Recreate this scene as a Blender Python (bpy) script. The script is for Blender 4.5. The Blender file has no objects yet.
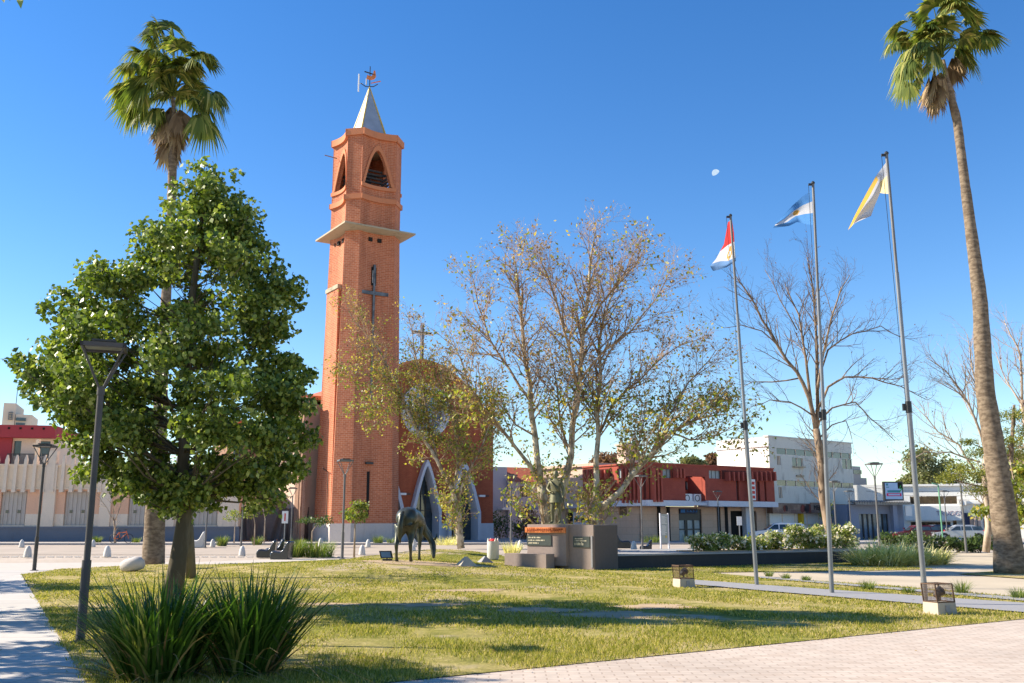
import bpy, bmesh, math, random
import numpy as np
from mathutils import Vector, Matrix
from mathutils.geometry import delaunay_2d_cdt
PI = math.pi
R = math.radians
scene = bpy.context.scene
COL = scene.collection
# ---------------------------------------------------------------- camera
FPX = 940.0
PITCH = math.atan(180 / FPX)
CAMH = 1.6
cam_d = bpy.data.cameras.new('camera')
cam = bpy.data.objects.new('camera', cam_d)
COL.objects.link(cam)
cam.location = (0, 0, CAMH)
cam.rotation_euler = (PI / 2 + PITCH, 0, 0)
cam_d.sensor_width = 36
cam_d.lens = FPX / 1024 * 36
cam_d.clip_end = 6000
cam_d.clip_start = 0.1
scene.camera = cam
# ---------------------------------------------------------------- world and sun
SUN_AZ = (-0.990, 0.14)          # horizontal direction towards the sun
SUN_EL = R(34)
world = bpy.data.worlds.new('World')
scene.world = world
world.use_nodes = True
wn = world.node_tree
for n in list(wn.nodes):
    wn.nodes.remove(n)
sky = wn.nodes.new('ShaderNodeTexSky')
sky.sky_type = 'NISHITA'
sky.sun_disc = False
sky.sun_elevation = SUN_EL
sky.sun_rotation = math.atan2(SUN_AZ[0], SUN_AZ[1])
sky.air_density = 1.0
sky.dust_density = 0.0
sky.ozone_density = 2.0
sky.altitude = 0
bg = wn.nodes.new('ShaderNodeBackground')
bg.inputs['Strength'].default_value = 0.098
wo = wn.nodes.new('ShaderNodeOutputWorld')
hs_ = wn.nodes.new('ShaderNodeHueSaturation')
hs_.inputs['Saturation'].default_value = 1.34
hs_.inputs['Hue'].default_value = .508
wn.links.new(sky.outputs[0], hs_.inputs['Color'])
wn.links.new(hs_.outputs[0], bg.inputs[0])
wn.links.new(bg.outputs[0], wo.inputs[0])
sun_d = bpy.data.lights.new('sun', 'SUN')
sun_d.energy = 5.0
sun_d.angle = R(0.5)
sun_d.color = (1.0, 0.91, 0.77)
sun = bpy.data.objects.new('sun', sun_d)
COL.objects.link(sun)
sv = Vector((SUN_AZ[0] * math.cos(SUN_EL), SUN_AZ[1] * math.cos(SUN_EL), math.sin(SUN_EL)))
sun.rotation_euler = sv.to_track_quat('Z', 'Y').to_euler()
scene.view_settings.view_transform = 'Standard'
scene.view_settings.look = 'None'
scene.view_settings.exposure = 1.08
scene.view_settings.gamma = 1.0
scene.render.engine = 'CYCLES'
scene.cycles.max_bounces = 6
scene.cycles.transparent_max_bounces = 6

# ---------------------------------------------------------------- pixel <-> world
MOUNDS = [(-3.0, 41.0, 2.0, 0.40), (-3.9, 31.0, 2.7, 0.30), (-7.5, 33.0, 3.0, 0.12), (-12.6, 34.0, 1.6, 0.16),
          (0.0, 25.5, 3.5, 0.06), (-3.0, 36, 2.2, .08)]
def HG(x, y):
    return sum(a * math.exp(-((x - cx) ** 2 + (y - cy) ** 2) / (2 * s * s)) for cx, cy, s, a in MOUNDS)
def ray(px, py):
    u = (px - 512) / FPX
    v = (341.5 - py) / FPX
    return Vector((u, math.cos(PITCH) - v * math.sin(PITCH), math.sin(PITCH) + v * math.cos(PITCH)))
def G(px, py, z=0.0):
    r = ray(px, py)
    t = (z - CAMH) / r.z
    return Vector((r.x * t, r.y * t, z))
def GL(px, py):
    z = 0.0
    for i in range(25):
        p = G(px, py, z)
        z = 0.6 * z + 0.4 * (HG(p.x, p.y) + 0.03)
    return Vector((p.x, p.y, z))
def at(px, py, Y):
    r = ray(px, py)
    t = Y / r.y
    return Vector((r.x * t, Y, r.z * t + CAMH))

# ---------------------------------------------------------------- tagging helpers
ORG = {}
def tag(o, label=None, cat=None, group=None, kind=None):
    if label: o['label'] = label
    if cat: o['category'] = cat
    if group: o['group'] = group
    if kind: o['kind'] = kind
    return o
def empty(name, loc, label=None, cat=None, group=None):
    o = bpy.data.objects.new(name, None)
    o.empty_display_size = 0.2
    COL.objects.link(o)
    o.location = loc
    ORG[o.name] = Vector(loc)
    return tag(o, label, cat, group)
def copy_tree(o, loc=None, label=None, parent=None):
    c = o.copy()
    COL.objects.link(c)
    if parent: c.parent = parent
    if loc is not None: c.location = loc
    if label: c['label'] = label
    for ch in list(o.children):
        copy_tree(ch, parent=c)
    return c
def finish(name, me, mats, parent, origin, smooth):
    if not isinstance(mats, (list, tuple)): mats = [mats]
    for m in mats: me.materials.append(m)
    if parent is not None: origin = ORG[parent.name]
    if origin is None: origin = Vector((0, 0, 0))
    origin = Vector(origin)
    me.transform(Matrix.Translation(-origin))
    if smooth:
        me.polygons.foreach_set('use_smooth', [True] * len(me.polygons))
        if smooth == 'auto':
            try: me.set_sharp_from_angle(angle=R(35))
            except Exception: pass
    me.update()
    o = bpy.data.objects.new(name, me)
    COL.objects.link(o)
    if parent is not None: o.parent = parent
    else: o.location = origin
    ORG[o.name] = origin
    return o
class MB:
    def __init__(s):
        s.v = []; s.f = []; s.m = []; s.marks = []
    def add(s, vs, fs, mi=0):
        b = len(s.v)
        s.marks.append((b, len(s.f)))
        s.v += [tuple(v) for v in vs]
        s.f += [tuple(b + i for i in f) for f in fs]
        s.m += [mi] * len(fs)
    def box(s, x0, x1, y0, y1, z0, z1, mi=0):
        s.hexa([(x0, y0), (x1, y0), (x1, y1), (x0, y1)], z0, z1, mi)
    def hexa(s, q, z0, z1, mi=0, top=None):
        top = top or q
        n = len(q)
        vs = [(p[0], p[1], z0) for p in q] + [(p[0], p[1], z1) for p in top]
        fs = [tuple(range(n - 1, -1, -1)), tuple(range(n, 2 * n))]
        fs += [(i, (i + 1) % n, n + (i + 1) % n, n + i) for i in range(n)]
        s.add(vs, fs, mi)
    def obox(s, F, u0, u1, z0, z1, w0, w1, mi=0):
        s.hexa([F.xy(u0, w1), F.xy(u1, w1), F.xy(u1, w0), F.xy(u0, w0)], z0, z1, mi)
    def cbox(s, c, sx, sy, z0, z1, rz=0, mi=0, tx=1, ty=1):
        ca, sa = math.cos(rz), math.sin(rz)
        def q(a, b): return [(c[0] + ca * x - sa * y, c[1] + sa * x + ca * y) for x, y in ((-a, -b), (a, -b), (a, b), (-a, b))]
        s.hexa(q(sx / 2, sy / 2), z0, z1, mi, q(sx / 2 * tx, sy / 2 * ty))
    def tube(s, pts, rad, n=6, mi=0, cap=True):
        pts = [Vector(p) for p in pts]
        if not isinstance(rad, (list, tuple)): rad = [rad] * len(pts)
        b = len(s.v)
        s.marks.append((b, len(s.f)))
        prev = None
        for i, p in enumerate(pts):
            d = (pts[min(i + 1, len(pts) - 1)] - pts[max(i - 1, 0)])
            if d.length < 1e-9: d = Vector((0, 0, 1))
            d.normalize()
            if prev is None:
                a = d.orthogonal().normalized()
            else:
                a = (prev - d * prev.dot(d))
                a = a.normalized() if a.length > 1e-6 else d.orthogonal().normalized()
            prev = a
            c = d.cross(a)
            for k in range(n):
                t = 2 * PI * k / n
                q = p + (a * math.cos(t) + c * math.sin(t)) * rad[i]
                s.v.append((q.x, q.y, q.z))
        fs = []
        for i in range(len(pts) - 1):
            for k in range(n):
                k2 = (k + 1) % n
                fs.append((b + i * n + k, b + i * n + k2, b + (i + 1) * n + k2, b + (i + 1) * n + k))
        if cap:
            fs.append(tuple(b + k for k in range(n - 1, -1, -1)))
            fs.append(tuple(b + (len(pts) - 1) * n + k for k in range(n)))
        s.f += fs
        s.m += [mi] * len(fs)
    def lathe(s, c, prof, n=20, mi=0, sx=1, sy=1):
        b = len(s.v)
        s.marks.append((b, len(s.f)))
        for r, z in prof:
            for k in range(n):
                t = 2 * PI * k / n
                s.v.append((c[0] + r * sx * math.cos(t), c[1] + r * sy * math.sin(t), c[2] + z))
        fs = []
        for i in range(len(prof) - 1):
            for k in range(n):
                k2 = (k + 1) % n
                fs.append((b + i * n + k, b + i * n + k2, b + (i + 1) * n + k2, b + (i + 1) * n + k))
        fs.append(tuple(b + k for k in range(n - 1, -1, -1)))
        fs.append(tuple(b + (len(prof) - 1) * n + k for k in range(n)))
        s.f += fs; s.m += [mi] * len(fs)
    def build(s, name, mats, parent=None, origin=None, smooth=False, uv=True):
        me = bpy.data.meshes.new(name)
        me.from_pydata(s.v, [], s.f)
        if len(set(s.m)) > 1: me.polygons.foreach_set('material_index', s.m)
        me.update()
        if uv and len(s.f) < 60000:
            l = me.uv_layers.new(name='UVMap')
            V = me.vertices
            dat = l.data
            for p in me.polygons:
                n = p.normal
                if abs(n.z) > 0.75:
                    for li in p.loop_indices:
                        c = V[me.loops[li].vertex_index].co
                        dat[li].uv = (c.x, c.y)
                else:
                    t = Vector((-n.y, n.x, 0)).normalized()
                    for li in p.loop_indices:
                        c = V[me.loops[li].vertex_index].co
                        dat[li].uv = (c.dot(t), c.z)
        return finish(name, me, mats, parent, origin, smooth)
def build_each(mb, name, mats, parent=None, **kw):
    out = []
    mk = mb.marks + [(len(mb.v), len(mb.f))]
    for (v0, f0), (v1, f1) in zip(mk[:-1], mk[1:]):
        if f1 == f0: continue
        m = MB()
        m.add(mb.v[v0:v1], [tuple(i - v0 for i in f) for f in mb.f[f0:f1]])
        out.append(m.build(name, mats, parent, **kw))
    return out
def build_loose(mb, name, mats, parent=None, **kw):
    """one object per group of touching pieces"""
    mk = mb.marks + [(len(mb.v), len(mb.f))]
    par = list(range(len(mk) - 1))
    def find(a):
        while par[a] != a: a = par[a]
        return a
    seen = {}
    for i in range(len(mk) - 1):
        for v in mb.v[mk[i][0]:mk[i + 1][0]]:
            k = (round(v[0], 2), round(v[1], 2), round(v[2], 2))
            if k in seen: par[find(i)] = find(seen[k])
            else: seen[k] = i
    groups = {}
    for i in range(len(mk) - 1):
        if mk[i + 1][1] > mk[i][1]: groups.setdefault(find(i), []).append(i)
    for g in groups.values():
        m = MB()
        for i in g:
            v0, f0 = mk[i]; v1, f1 = mk[i + 1]
            m.add(mb.v[v0:v1], [tuple(j - v0 for j in f) for f in mb.f[f0:f1]])
        m.build(name, mats, parent, **kw)
def np_mesh(name, verts, faces, mat, parent=None, origin=None, smooth=False):
    verts = np.asarray(verts, dtype=np.float32)
    faces = np.asarray(faces, dtype=np.int32)
    me = bpy.data.meshes.new(name)
    k = faces.shape[1]
    me.vertices.add(len(verts)); me.vertices.foreach_set('co', verts.ravel())
    me.loops.add(faces.size); me.loops.foreach_set('vertex_index', faces.ravel())
    me.polygons.add(len(faces))
    me.polygons.foreach_set('loop_start', np.arange(0, faces.size, k, dtype=np.int32))
    me.polygons.foreach_set('loop_total', np.full(len(faces), k, dtype=np.int32))
    me.update(calc_edges=True)
    return finish(name, me, mat, parent, origin, smooth)
class Fac:
    """a vertical facade plane: u runs along it, w comes out of it, z is up"""
    def __init__(s, P, ang):
        s.P = Vector((P[0], P[1])); s.a = ang
        s.u = Vector((math.cos(ang), math.sin(ang)))
        s.n = Vector((math.sin(ang), -math.cos(ang)))
    def xy(s, u, w=0):
        p = s.P + s.u * u + s.n * w
        return (p.x, p.y)
    def pt(s, u, z, w=0):
        p = s.P + s.u * u + s.n * w
        return Vector((p.x, p.y, z))
    def hit(s, px, py, w=0):
        r = ray(px, py)
        o = s.P + s.n * w
        den = r.x * s.n.x + r.y * s.n.y
        t = (o.x * s.n.x + o.y * s.n.y) / den
        x, y = r.x * t, r.y * t
        return (x - s.P.x) * s.u.x + (y - s.P.y) * s.u.y, CAMH + r.z * t
    def rect(s, x0, y0, x1, y1):
        xm, ym = (x0 + x1) / 2, (y0 + y1) / 2
        a = s.hit(x0, ym)[0]; b = s.hit(x1, ym)[0]
        zt = s.hit(xm, y0)[1]; zb = s.hit(xm, y1)[1]
        return min(a, b), max(a, b), zb, zt
    def wall(s, mb, u0, u1, z0, z1, holes, th=0.3, mi=0, w=0):
        us = sorted(set([u0, u1] + [min(max(h[i], u0), u1) for h in holes for i in (0, 1)]))
        for a, b in zip(us[:-1], us[1:]):
            if b - a < 1e-4: continue
            m = (a + b) / 2
            segs = sorted([(h[2], h[3]) for h in holes if h[0] < m < h[1]])
            z = z0
            for h0, h1 in segs:
                if h0 > z + 1e-4: mb.obox(s, a, b, z, min(h0, z1), w - th, w, mi)
                z = max(z, h1)
            if z < z1 - 1e-4: mb.obox(s, a, b, z, z1, w - th, w, mi)
def shadebox(mb, F, u0, u1, z0, z1, w0, w1, mi=0):
    mb.obox(F, u0, u1, z0, z1, w0, w1, mi)

# ---------------------------------------------------------------- materials
def srgb(r, g, b):
    def f(c):
        c /= 255
        return c / 12.92 if c < .04045 else ((c + .055) / 1.055) ** 2.4
    return (f(r), f(g), f(b), 1)
def newmat(name):
    m = bpy.data.materials.new(name)
    m.use_nodes = True
    nt = m.node_tree
    return m, nt, nt.nodes['Principled BSDF']
def coords(nt, uv=False, scale=None):
    tc = nt.nodes.new('ShaderNodeTexCoord')
    if uv: return tc.outputs['UV']
    g = nt.nodes.new('ShaderNodeNewGeometry')
    return g.outputs['Position']
def noise(nt, vec, scale, detail=4, rough=.55):
    n = nt.nodes.new('ShaderNodeTexNoise')
    n.inputs['Scale'].default_value = scale
    n.inputs['Detail'].default_value = detail
    n.inputs['Roughness'].default_value = rough
    if vec is not None: nt.links.new(vec, n.inputs['Vector'])
    return n.outputs['Fac']
def ramp(nt, fac, stops):
    r = nt.nodes.new('ShaderNodeValToRGB')
    e = r.color_ramp.elements
    while len(e) < len(stops): e.new(0.5)
    for i, (p, c) in enumerate(stops):
        e[i].position = p
        e[i].color = c if len(c) == 4 else (*c, 1)
    nt.links.new(fac, r.inputs[0])
    return r.outputs[0]
def mixc(nt, fac, a, b, mode='MIX'):
    m = nt.nodes.new('ShaderNodeMix')
    m.data_type = 'RGBA'; m.blend_type = mode
    for i, x in ((0, fac), (6, a), (7, b)):
        if isinstance(x, (int, float, tuple)):
            m.inputs[i].default_value = x if not isinstance(x, tuple) or len(x) == 4 else (*x, 1)
        else: nt.links.new(x, m.inputs[i])
    return m.outputs[2]
def bump(nt, bs, h, strength=.3, dist=.02):
    b = nt.nodes.new('ShaderNodeBump')
    b.inputs['Strength'].default_value = strength
    b.inputs['Distance'].default_value = dist
    nt.links.new(h, b.inputs['Height'])
    nt.links.new(b.outputs[0], bs.inputs['Normal'])
def sc(c, k): return tuple(min(1, x * k) for x in c[:3]) + (1,)
def plain(name, col, rough=.7, var=.15, scale=3, metal=0, bmp=0, spec=.3):
    m, nt, bs = newmat(name)
    v = coords(nt)
    f = noise(nt, v, scale, 6, .6)
    c = ramp(nt, f, [(.3, sc(col, 1 - var)), (.7, sc(col, 1 + var))])
    nt.links.new(c, bs.inputs['Base Color'])
    bs.inputs['Roughness'].default_value = rough
    bs.inputs['Metallic'].default_value = metal
    bs.inputs['Specular IOR Level'].default_value = spec
    if bmp:
        bump(nt, bs, noise(nt, v, scale * 8, 4), bmp, .02)
    return m
def stained(name, col, stain, amount=.5, scale=.5, rough=.8, streak=True):
    m, nt, bs = newmat(name)
    v = coords(nt)
    mp = nt.nodes.new('ShaderNodeMapping')
    mp.inputs['Scale'].default_value = (1, 1, .22 if streak else 1)
    nt.links.new(v, mp.inputs[0])
    f = noise(nt, mp.outputs[0], scale * 3, 8, .7)
    f2 = noise(nt, v, scale, 3, .5)
    a = ramp(nt, f, [(.5, (0, 0, 0)), (.72, (1, 1, 1))])
    b = ramp(nt, f2, [(.42, (0, 0, 0)), (.62, (1, 1, 1))])
    k = mixc(nt, 1.0, a, b, 'MULTIPLY')
    mm = nt.nodes.new('ShaderNodeMath'); mm.operation = 'MULTIPLY'; mm.inputs[1].default_value = amount
    nt.links.new(k, mm.inputs[0])
    g = noise(nt, v, 14, 3)
    base = ramp(nt, g, [(.3, sc(col, .93)), (.7, sc(col, 1.05))])
    c = mixc(nt, mm.outputs[0], base, stain)
    nt.links.new(c, bs.inputs['Base Color'])
    bs.inputs['Roughness'].default_value = rough
    bs.inputs['Specular IOR Level'].default_value = .2
    return m
def brickmat(name, c1, c2, mortar, w=.28, h=.1, ms=.014, uv=True, bias=0, off=.5, var=.2, rough=.85, vscale=1.2, bstr=.4, streak=False):
    m, nt, bs = newmat(name)
    v = coords(nt, uv)
    b = nt.nodes.new('ShaderNodeTexBrick')
    b.offset = off
    b.inputs['Color1'].default_value = c1
    b.inputs['Color2'].default_value = c2
    b.inputs['Mortar'].default_value = mortar
    b.inputs['Scale'].default_value = 1
    b.inputs['Mortar Size'].default_value = ms
    b.inputs['Mortar Smooth'].default_value = .2
    b.inputs['Bias'].default_value = bias
    b.inputs['Brick Width'].default_value = w
    b.inputs['Row Height'].default_value = h
    nt.links.new(v, b.inputs['Vector'])
    gv = coords(nt)
    if streak:
        mp = nt.nodes.new('ShaderNodeMapping'); mp.inputs['Scale'].default_value = (1, 1, .12)
        nt.links.new(gv, mp.inputs[0]); gv = mp.outputs[0]
    f = noise(nt, gv, vscale, 6, .65)
    f2 = noise(nt, coords(nt), vscale * 12, 3, .6)
    k = ramp(nt, f, [(.25, (1 - var,) * 3), (.75, (1 + var * .5,) * 3)])
    k2 = ramp(nt, f2, [(.25, (1 - var * .6,) * 3), (.75, (1 + var * .3,) * 3)])
    c = mixc(nt, 1.0, b.outputs['Color'], k, 'MULTIPLY')
    c = mixc(nt, 1.0, c, k2, 'MULTIPLY')
    nt.links.new(c, bs.inputs['Base Color'])
    bs.inputs['Roughness'].default_value = rough
    bs.inputs['Specular IOR Level'].default_value = .2
    iv = nt.nodes.new('ShaderNodeMath'); iv.operation = 'SUBTRACT'; iv.inputs[0].default_value = 1
    nt.links.new(b.outputs['Fac'], iv.inputs[1])
    bump(nt, bs, iv.outputs[0], bstr, .01)
    return m
def leafmat(name, stops, trans=.35, rough=.45, spec=.5):
    m, nt, bs = newmat(name)
    g = nt.nodes.new('ShaderNodeNewGeometry')
    c = ramp(nt, g.outputs['Random Per Island'], stops)
    nt.links.new(c, bs.inputs['Base Color'])
    bs.inputs['Roughness'].default_value = rough
    bs.inputs['Specular IOR Level'].default_value = spec
    t = nt.nodes.new('ShaderNodeBsdfTranslucent')
    c2 = mixc(nt, 1.0, c, (1.5, 1.6, .7, 1), 'MULTIPLY')
    nt.links.new(c2, t.inputs[0])
    mx = nt.nodes.new('ShaderNodeMixShader')
    mx.inputs[0].default_value = trans
    out = nt.nodes['Material Output']
    nt.links.new(bs.outputs[0], mx.inputs[1])
    nt.links.new(t.outputs[0], mx.inputs[2])
    nt.links.new(mx.outputs[0], out.inputs[0])
    return m
def barkmat(name, ca, cb, scale=3, zs=.25, bstr=.6, contrast=(.4, .6)):
    m, nt, bs = newmat(name)
    mp = nt.nodes.new('ShaderNodeMapping')
    mp.inputs['Scale'].default_value = (1, 1, zs)
    nt.links.new(coords(nt), mp.inputs[0])
    f = noise(nt, mp.outputs[0], scale, 6, .6)
    nt.links.new(ramp(nt, f, [(contrast[0], ca), (contrast[1], cb)]), bs.inputs['Base Color'])
    bs.inputs['Roughness'].default_value = .9
    bs.inputs['Specular IOR Level'].default_value = .15
    bump(nt, bs, f, bstr, .03)
    return m
M = {}
M['paver'] = brickmat('beige_plaza_pavers', (.52, .44, .35, 1), (.48, .39, .30, 1), (.38, .31, .25, 1), .4, .4, .01, var=.12, vscale=.25)
M['street'] = plain('worn_street_surface', (.40, .33, .26), .9, .12, .4)
M['sidewalk'] = plain('sidewalk', (.40, .36, .32), .9, .12, .6)
M['gravel'] = plain('beige_gravel', (.47, .39, .28), .95, .12, .5, bmp=.3)
M['concrete'] = stained('pale_concrete', (.53, .47, .40), (.25, .23, .2), .5, .8, streak=False)
M['conc_grey'] = stained('grey_concrete', (.30, .29, .285), (.2, .2, .2), .5, .8, streak=False)
M['deck'] = stained('deck_top', (.32, .31, .30), (.2, .19, .18), .5, .6, streak=False)
M['white_conc'] = stained('whitish_concrete', (.6, .57, .52), (.3, .27, .22), .5, .8)
M['blackwall'] = stained('blackened_concrete', (.045, .045, .047), (.11, .1, .09), .6, .8)
M['side_brown'] = stained('dark_brown_concrete', (.13, .10, .085), (.22, .18, .15), .5, 1.0)
M['monument'] = stained('brown_concrete', (.29, .225, .19), (.42, .36, .32), .6, 1.1)
M['brick'] = brickmat('tower_brick', (.56, .185, .085, 1), (.45, .13, .058, 1), (.60, .33, .22, 1), .40, .155, .014, var=.3, streak=True)
M['brickf'] = brickmat('facade_brick', (.40, .10, .045, 1), (.34, .08, .038, 1), (.36, .13, .07, 1), .28, .09, .008, var=.25, streak=True)
M['brickbrown'] = brickmat('brown_brick', (.30, .17, .11, 1), (.25, .14, .09, 1), (.3, .2, .15, 1), .28, .09, .01, var=.25)
M['cornice'] = stained('brick_cornice', (.56, .21, .10), (.22, .1, .06), .5, .8)
M['slab'] = stained('mossy_concrete', (.40, .34, .24), (.15, .13, .08), .7, .8)
M['stone'] = stained('pale_base_stone', (.52, .46, .42), (.3, .25, .2), .6, .7)
M['arch'] = stained('pale_grey_paint', (.50, .51, .56), (.3, .3, .33), .4, .7)
M['metal_roof'] = plain('zinc_sheet', (.33, .37, .42), .45, .12, 1.2, .3)
M['yellowtrim'] = plain('ochre_trim', (.55, .38, .08), .5, .15, 4)
M['dark'] = plain('dark_interior', (.012, .011, .01), .8, .2, 2)
M['louvre'] = plain('dark_louvre', (.03, .026, .022), .6, .3, 5)
def glassmat(name, col=(.03, .045, .055, 1), r=.12):
    m, nt, bs = newmat(name)
    f = noise(nt, coords(nt), 1.2, 3)
    nt.links.new(ramp(nt, f, [(.3, sc(col, .6)), (.7, sc(col, 1.6))]), bs.inputs['Base Color'])
    bs.inputs['Roughness'].default_value = r
    bs.inputs['Specular IOR Level'].default_value = .8
    return m
M['glass'] = glassmat('dark_window_glass')
M['glassb'] = glassmat('bluish_window_glass', (.10, .16, .22, 1), .2)
M['curtain'] = plain('curtained_window', (.32, .36, .36), .5, .25, 2.5, spec=.6)
M['grey_metal'] = plain('galvanised_steel', (.21, .215, .22), .4, .12, 2, .5)
M['dark_metal'] = plain('dark_painted_metal', (.028, .028, .027), .45, .2, 3, .1, spec=.5)
M['lamp_metal'] = plain('grey_lamp_paint', (.15, .145, .14), .5, .15, 3, .2)
M['led'] = plain('lamp_diffuser', (.22, .22, .21), .3, .05, 3)
M['bronze'] = plain('weathered_bronze', (.055, .058, .04), .38, .45, 4, .55, bmp=.2, spec=.5)
M['bronze_green'] = plain('green_bronze', (.15, .14, .075), .5, .35, 6, .35, bmp=.2)
M['copper'] = plain('orange_copper_letters', (.75, .23, .07), .45, .35, 9, .3)
M['plaque'] = plain('dark_green_plaque', (.075, .085, .075), .4, .1, 4, .2)
M['letters'] = plain('pale_raised_letters', (.6, .53, .36), .5, .1, 10)
M['black_seat'] = plain('polished_dark_seat', (.022, .024, .026), .22, .2, 3, spec=.7)
M['white_seat'] = plain('white_moulded_seat', (.6, .56, .5), .6, .1, 2)
M['rock'] = plain('pale_boulder', (.52, .47, .43), .8, .12, 3, bmp=.2)
M['pyr'] = plain('sandy_stone', (.42, .36, .28), .9, .15, 3, bmp=.3)
M['rust'] = plain('rusty_frame', (.11, .065, .04), .8, .4, 10)
M['plastic_w'] = plain('white_sign', (.72, .72, .7), .5, .05, 3)
M['plastic_r'] = plain('red_paint', (.55, .03, .025), .5, .1, 3)
M['black'] = plain('black_rubber', (.012, .012, .012), .6, .1, 5)
M['soil'] = plain('bare_soil', (.42, .30, .18), .95, .2, 1.5, bmp=.3)
M['pink'] = stained('faded_pink_plaster', (.72, .42, .27), (.4, .33, .3), .4, .5)
M['greyw'] = stained('grey_white_plaster', (.74, .60, .46), (.35, .32, .3), .5, .6)
M['cream'] = stained('dirty_cream_plaster', (.80, .63, .45), (.3, .25, .2), .7, .9)
M['plinth'] = stained('blue_grey_plinth', (.17, .18, .21), (.1, .1, .1), .5, .5)
M['shutter'] = plain('pale_metal_shutter', (.46, .40, .34), .5, .08, 1.5)
M['redwall'] = stained('raspberry_wall', (.36, .055, .065), (.2, .03, .03), .3, .5)
M['redpaint'] = brickmat('brick_red_paint', (.37, .085, .055, 1), (.34, .075, .05, 1), (.30, .065, .045, 1), .5, .25, .006, var=.18, vscale=.6)
M['salmon'] = brickmat('salmon_render_blocks', (.66, .44, .31, 1), (.63, .42, .29, 1), (.48, .31, .22, 1), 1.4, .55, .012, var=.12, vscale=.5, bstr=.2)
M['salmonp'] = stained('salmon_plaster', (.55, .40, .31), (.4, .3, .25), .4, .5)
M['bandw'] = stained('white_band', (.62, .62, .66), (.4, .4, .42), .4, .6)
M['white'] = stained('white_plaster', (.78, .76, .70), (.45, .42, .36), .35, .5)
M['dirtywhite'] = stained('dirty_white_plaster', (.60, .585, .52), (.13, .12, .10), .8, .55)
M['mural'] = brickmat('stone_mural', (.38, .25, .17, 1), (.22, .13, .1, 1), (.3, .22, .17, 1), .9, .45, .03, var=.4, vscale=1.5)
M['yellow'] = plain('yellow_column', (.62, .40, .02), .5, .1, 2)
M['bluegrey'] = stained('blue_grey_wall', (.26, .29, .37), (.15, .16, .2), .4, .6)
M['lilac'] = stained('lilac_grey_plaster', (.42, .39, .42), (.28, .25, .27), .4, .5)
M['rooftile'] = plain('red_roof_tiles', (.45, .12, .06), .8, .2, 4)
M['tarp'] = plain('brown_shade_cloth', (.115, .088, .08), .9, .1, 4)
M['wood'] = plain('weathered_wood', (.2, .13, .08), .8, .2, 6)
M['carw'] = plain('white_car_paint', (.7, .7, .7), .25, .03, 1, spec=.6)
M['card'] = plain('dark_blue_car_paint', (.02, .025, .05), .2, .1, 1, spec=.7)
M['carr'] = plain('red_car_paint', (.10, .01, .012), .25, .1, 1, spec=.6)
M['tail'] = plain('red_lens', (.5, .02, .02), .3, .1, 4)
M['screen'] = plain('billboard_poster', (.38, .53, .72), .4, .05, 1)
M['magenta'] = plain('magenta_ink', (.6, .02, .12), .5, .1, 2)
M['teal'] = plain('teal_ink', (.05, .25, .3), .5, .1, 2)
M['greenink'] = plain('green_ink', (.05, .45, .08), .5, .1, 2)
M['orange'] = plain('orange_paint', (.65, .13, .02), .4, .1, 3)
M['navy'] = plain('navy_sign', (.02, .03, .07), .5, .1, 2)
M['purple'] = plain('purple_ink', (.2, .08, .3), .5, .1, 2)
# flags
M['f_red'] = plain('flag_red', (.55, .03, .03), .8, .05, 3)
M['f_white'] = plain('flag_white', (.62, .62, .65), .8, .04, 3)
M['f_blue'] = plain('flag_sky_blue', (.10, .30, .66), .8, .06, 3)
M['f_pale'] = plain('flag_pale_blue', (.14, .27, .50), .8, .06, 3)
M['f_yellow'] = plain('flag_yellow', (.80, .50, .10), .8, .06, 3)
M['f_sun'] = plain('flag_gold_sun', (.60, .33, .08), .8, .1, 6)
for k_ in ('f_red', 'f_white', 'f_blue', 'f_pale', 'f_yellow', 'f_sun'):
    nt_ = M[k_].node_tree; b_ = nt_.nodes['Principled BSDF']
    t_ = nt_.nodes.new('ShaderNodeBsdfTranslucent'); x_ = nt_.nodes.new('ShaderNodeMixShader'); x_.inputs[0].default_value = .45
    nt_.links.new(b_.inputs['Base Color'].links[0].from_socket, t_.inputs[0])
    nt_.links.new(b_.outputs[0], x_.inputs[1]); nt_.links.new(t_.outputs[0], x_.inputs[2]); nt_.links.new(x_.outputs[0], nt_.nodes['Material Output'].inputs[0])
# leaves and bark
M['leaf_green'] = leafmat('glossy_green_leaves', [(0, (.045, .078, .014)), (.35, (.105, .155, .022)), (.7, (.21, .265, .04)), (1, (.40, .43, .12))], .28, .42, .4)
M['leaf_palm'] = leafmat('palm_fans', [(0, (.055, .085, .018)), (.5, (.13, .17, .03)), (.85, (.26, .27, .055)), (1, (.46, .40, .13))], .3, .6, .2)
M['leaf_dead'] = leafmat('dry_palm_fans', [(0, (.16, .105, .06)), (.5, (.25, .17, .10)), (1, (.36, .27, .16))], .15, .8, .1)
M['leaf_plane_g'] = leafmat('plane_leaves_green', [(0, (.09, .13, .02)), (.4, (.20, .24, .035)), (.75, (.38, .36, .06)), (1, (.50, .34, .07))], .4, .5)
M['leaf_plane_b'] = leafmat('plane_leaves_autumn', [(0, (.17, .10, .07)), (.4, (.30, .18, .10)), (.8, (.42, .27, .12)), (1, (.62, .42, .07))], .35, .6)
M['leaf_brown'] = leafmat('brown_seed_pods', [(0, (.12, .06, .04)), (1, (.28, .16, .09))], .2, .8, .1)
M['leaf_small'] = leafmat('young_tree_leaves', [(0, (.08, .12, .02)), (.6, (.17, .2, .035)), (1, (.3, .3, .06))], .4, .5)
M['leaf_hedge'] = leafmat('hedge_leaves', [(0, (.03, .055, .014)), (.5, (.06, .1, .022)), (1, (.12, .17, .04))], .3, .5)
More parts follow.
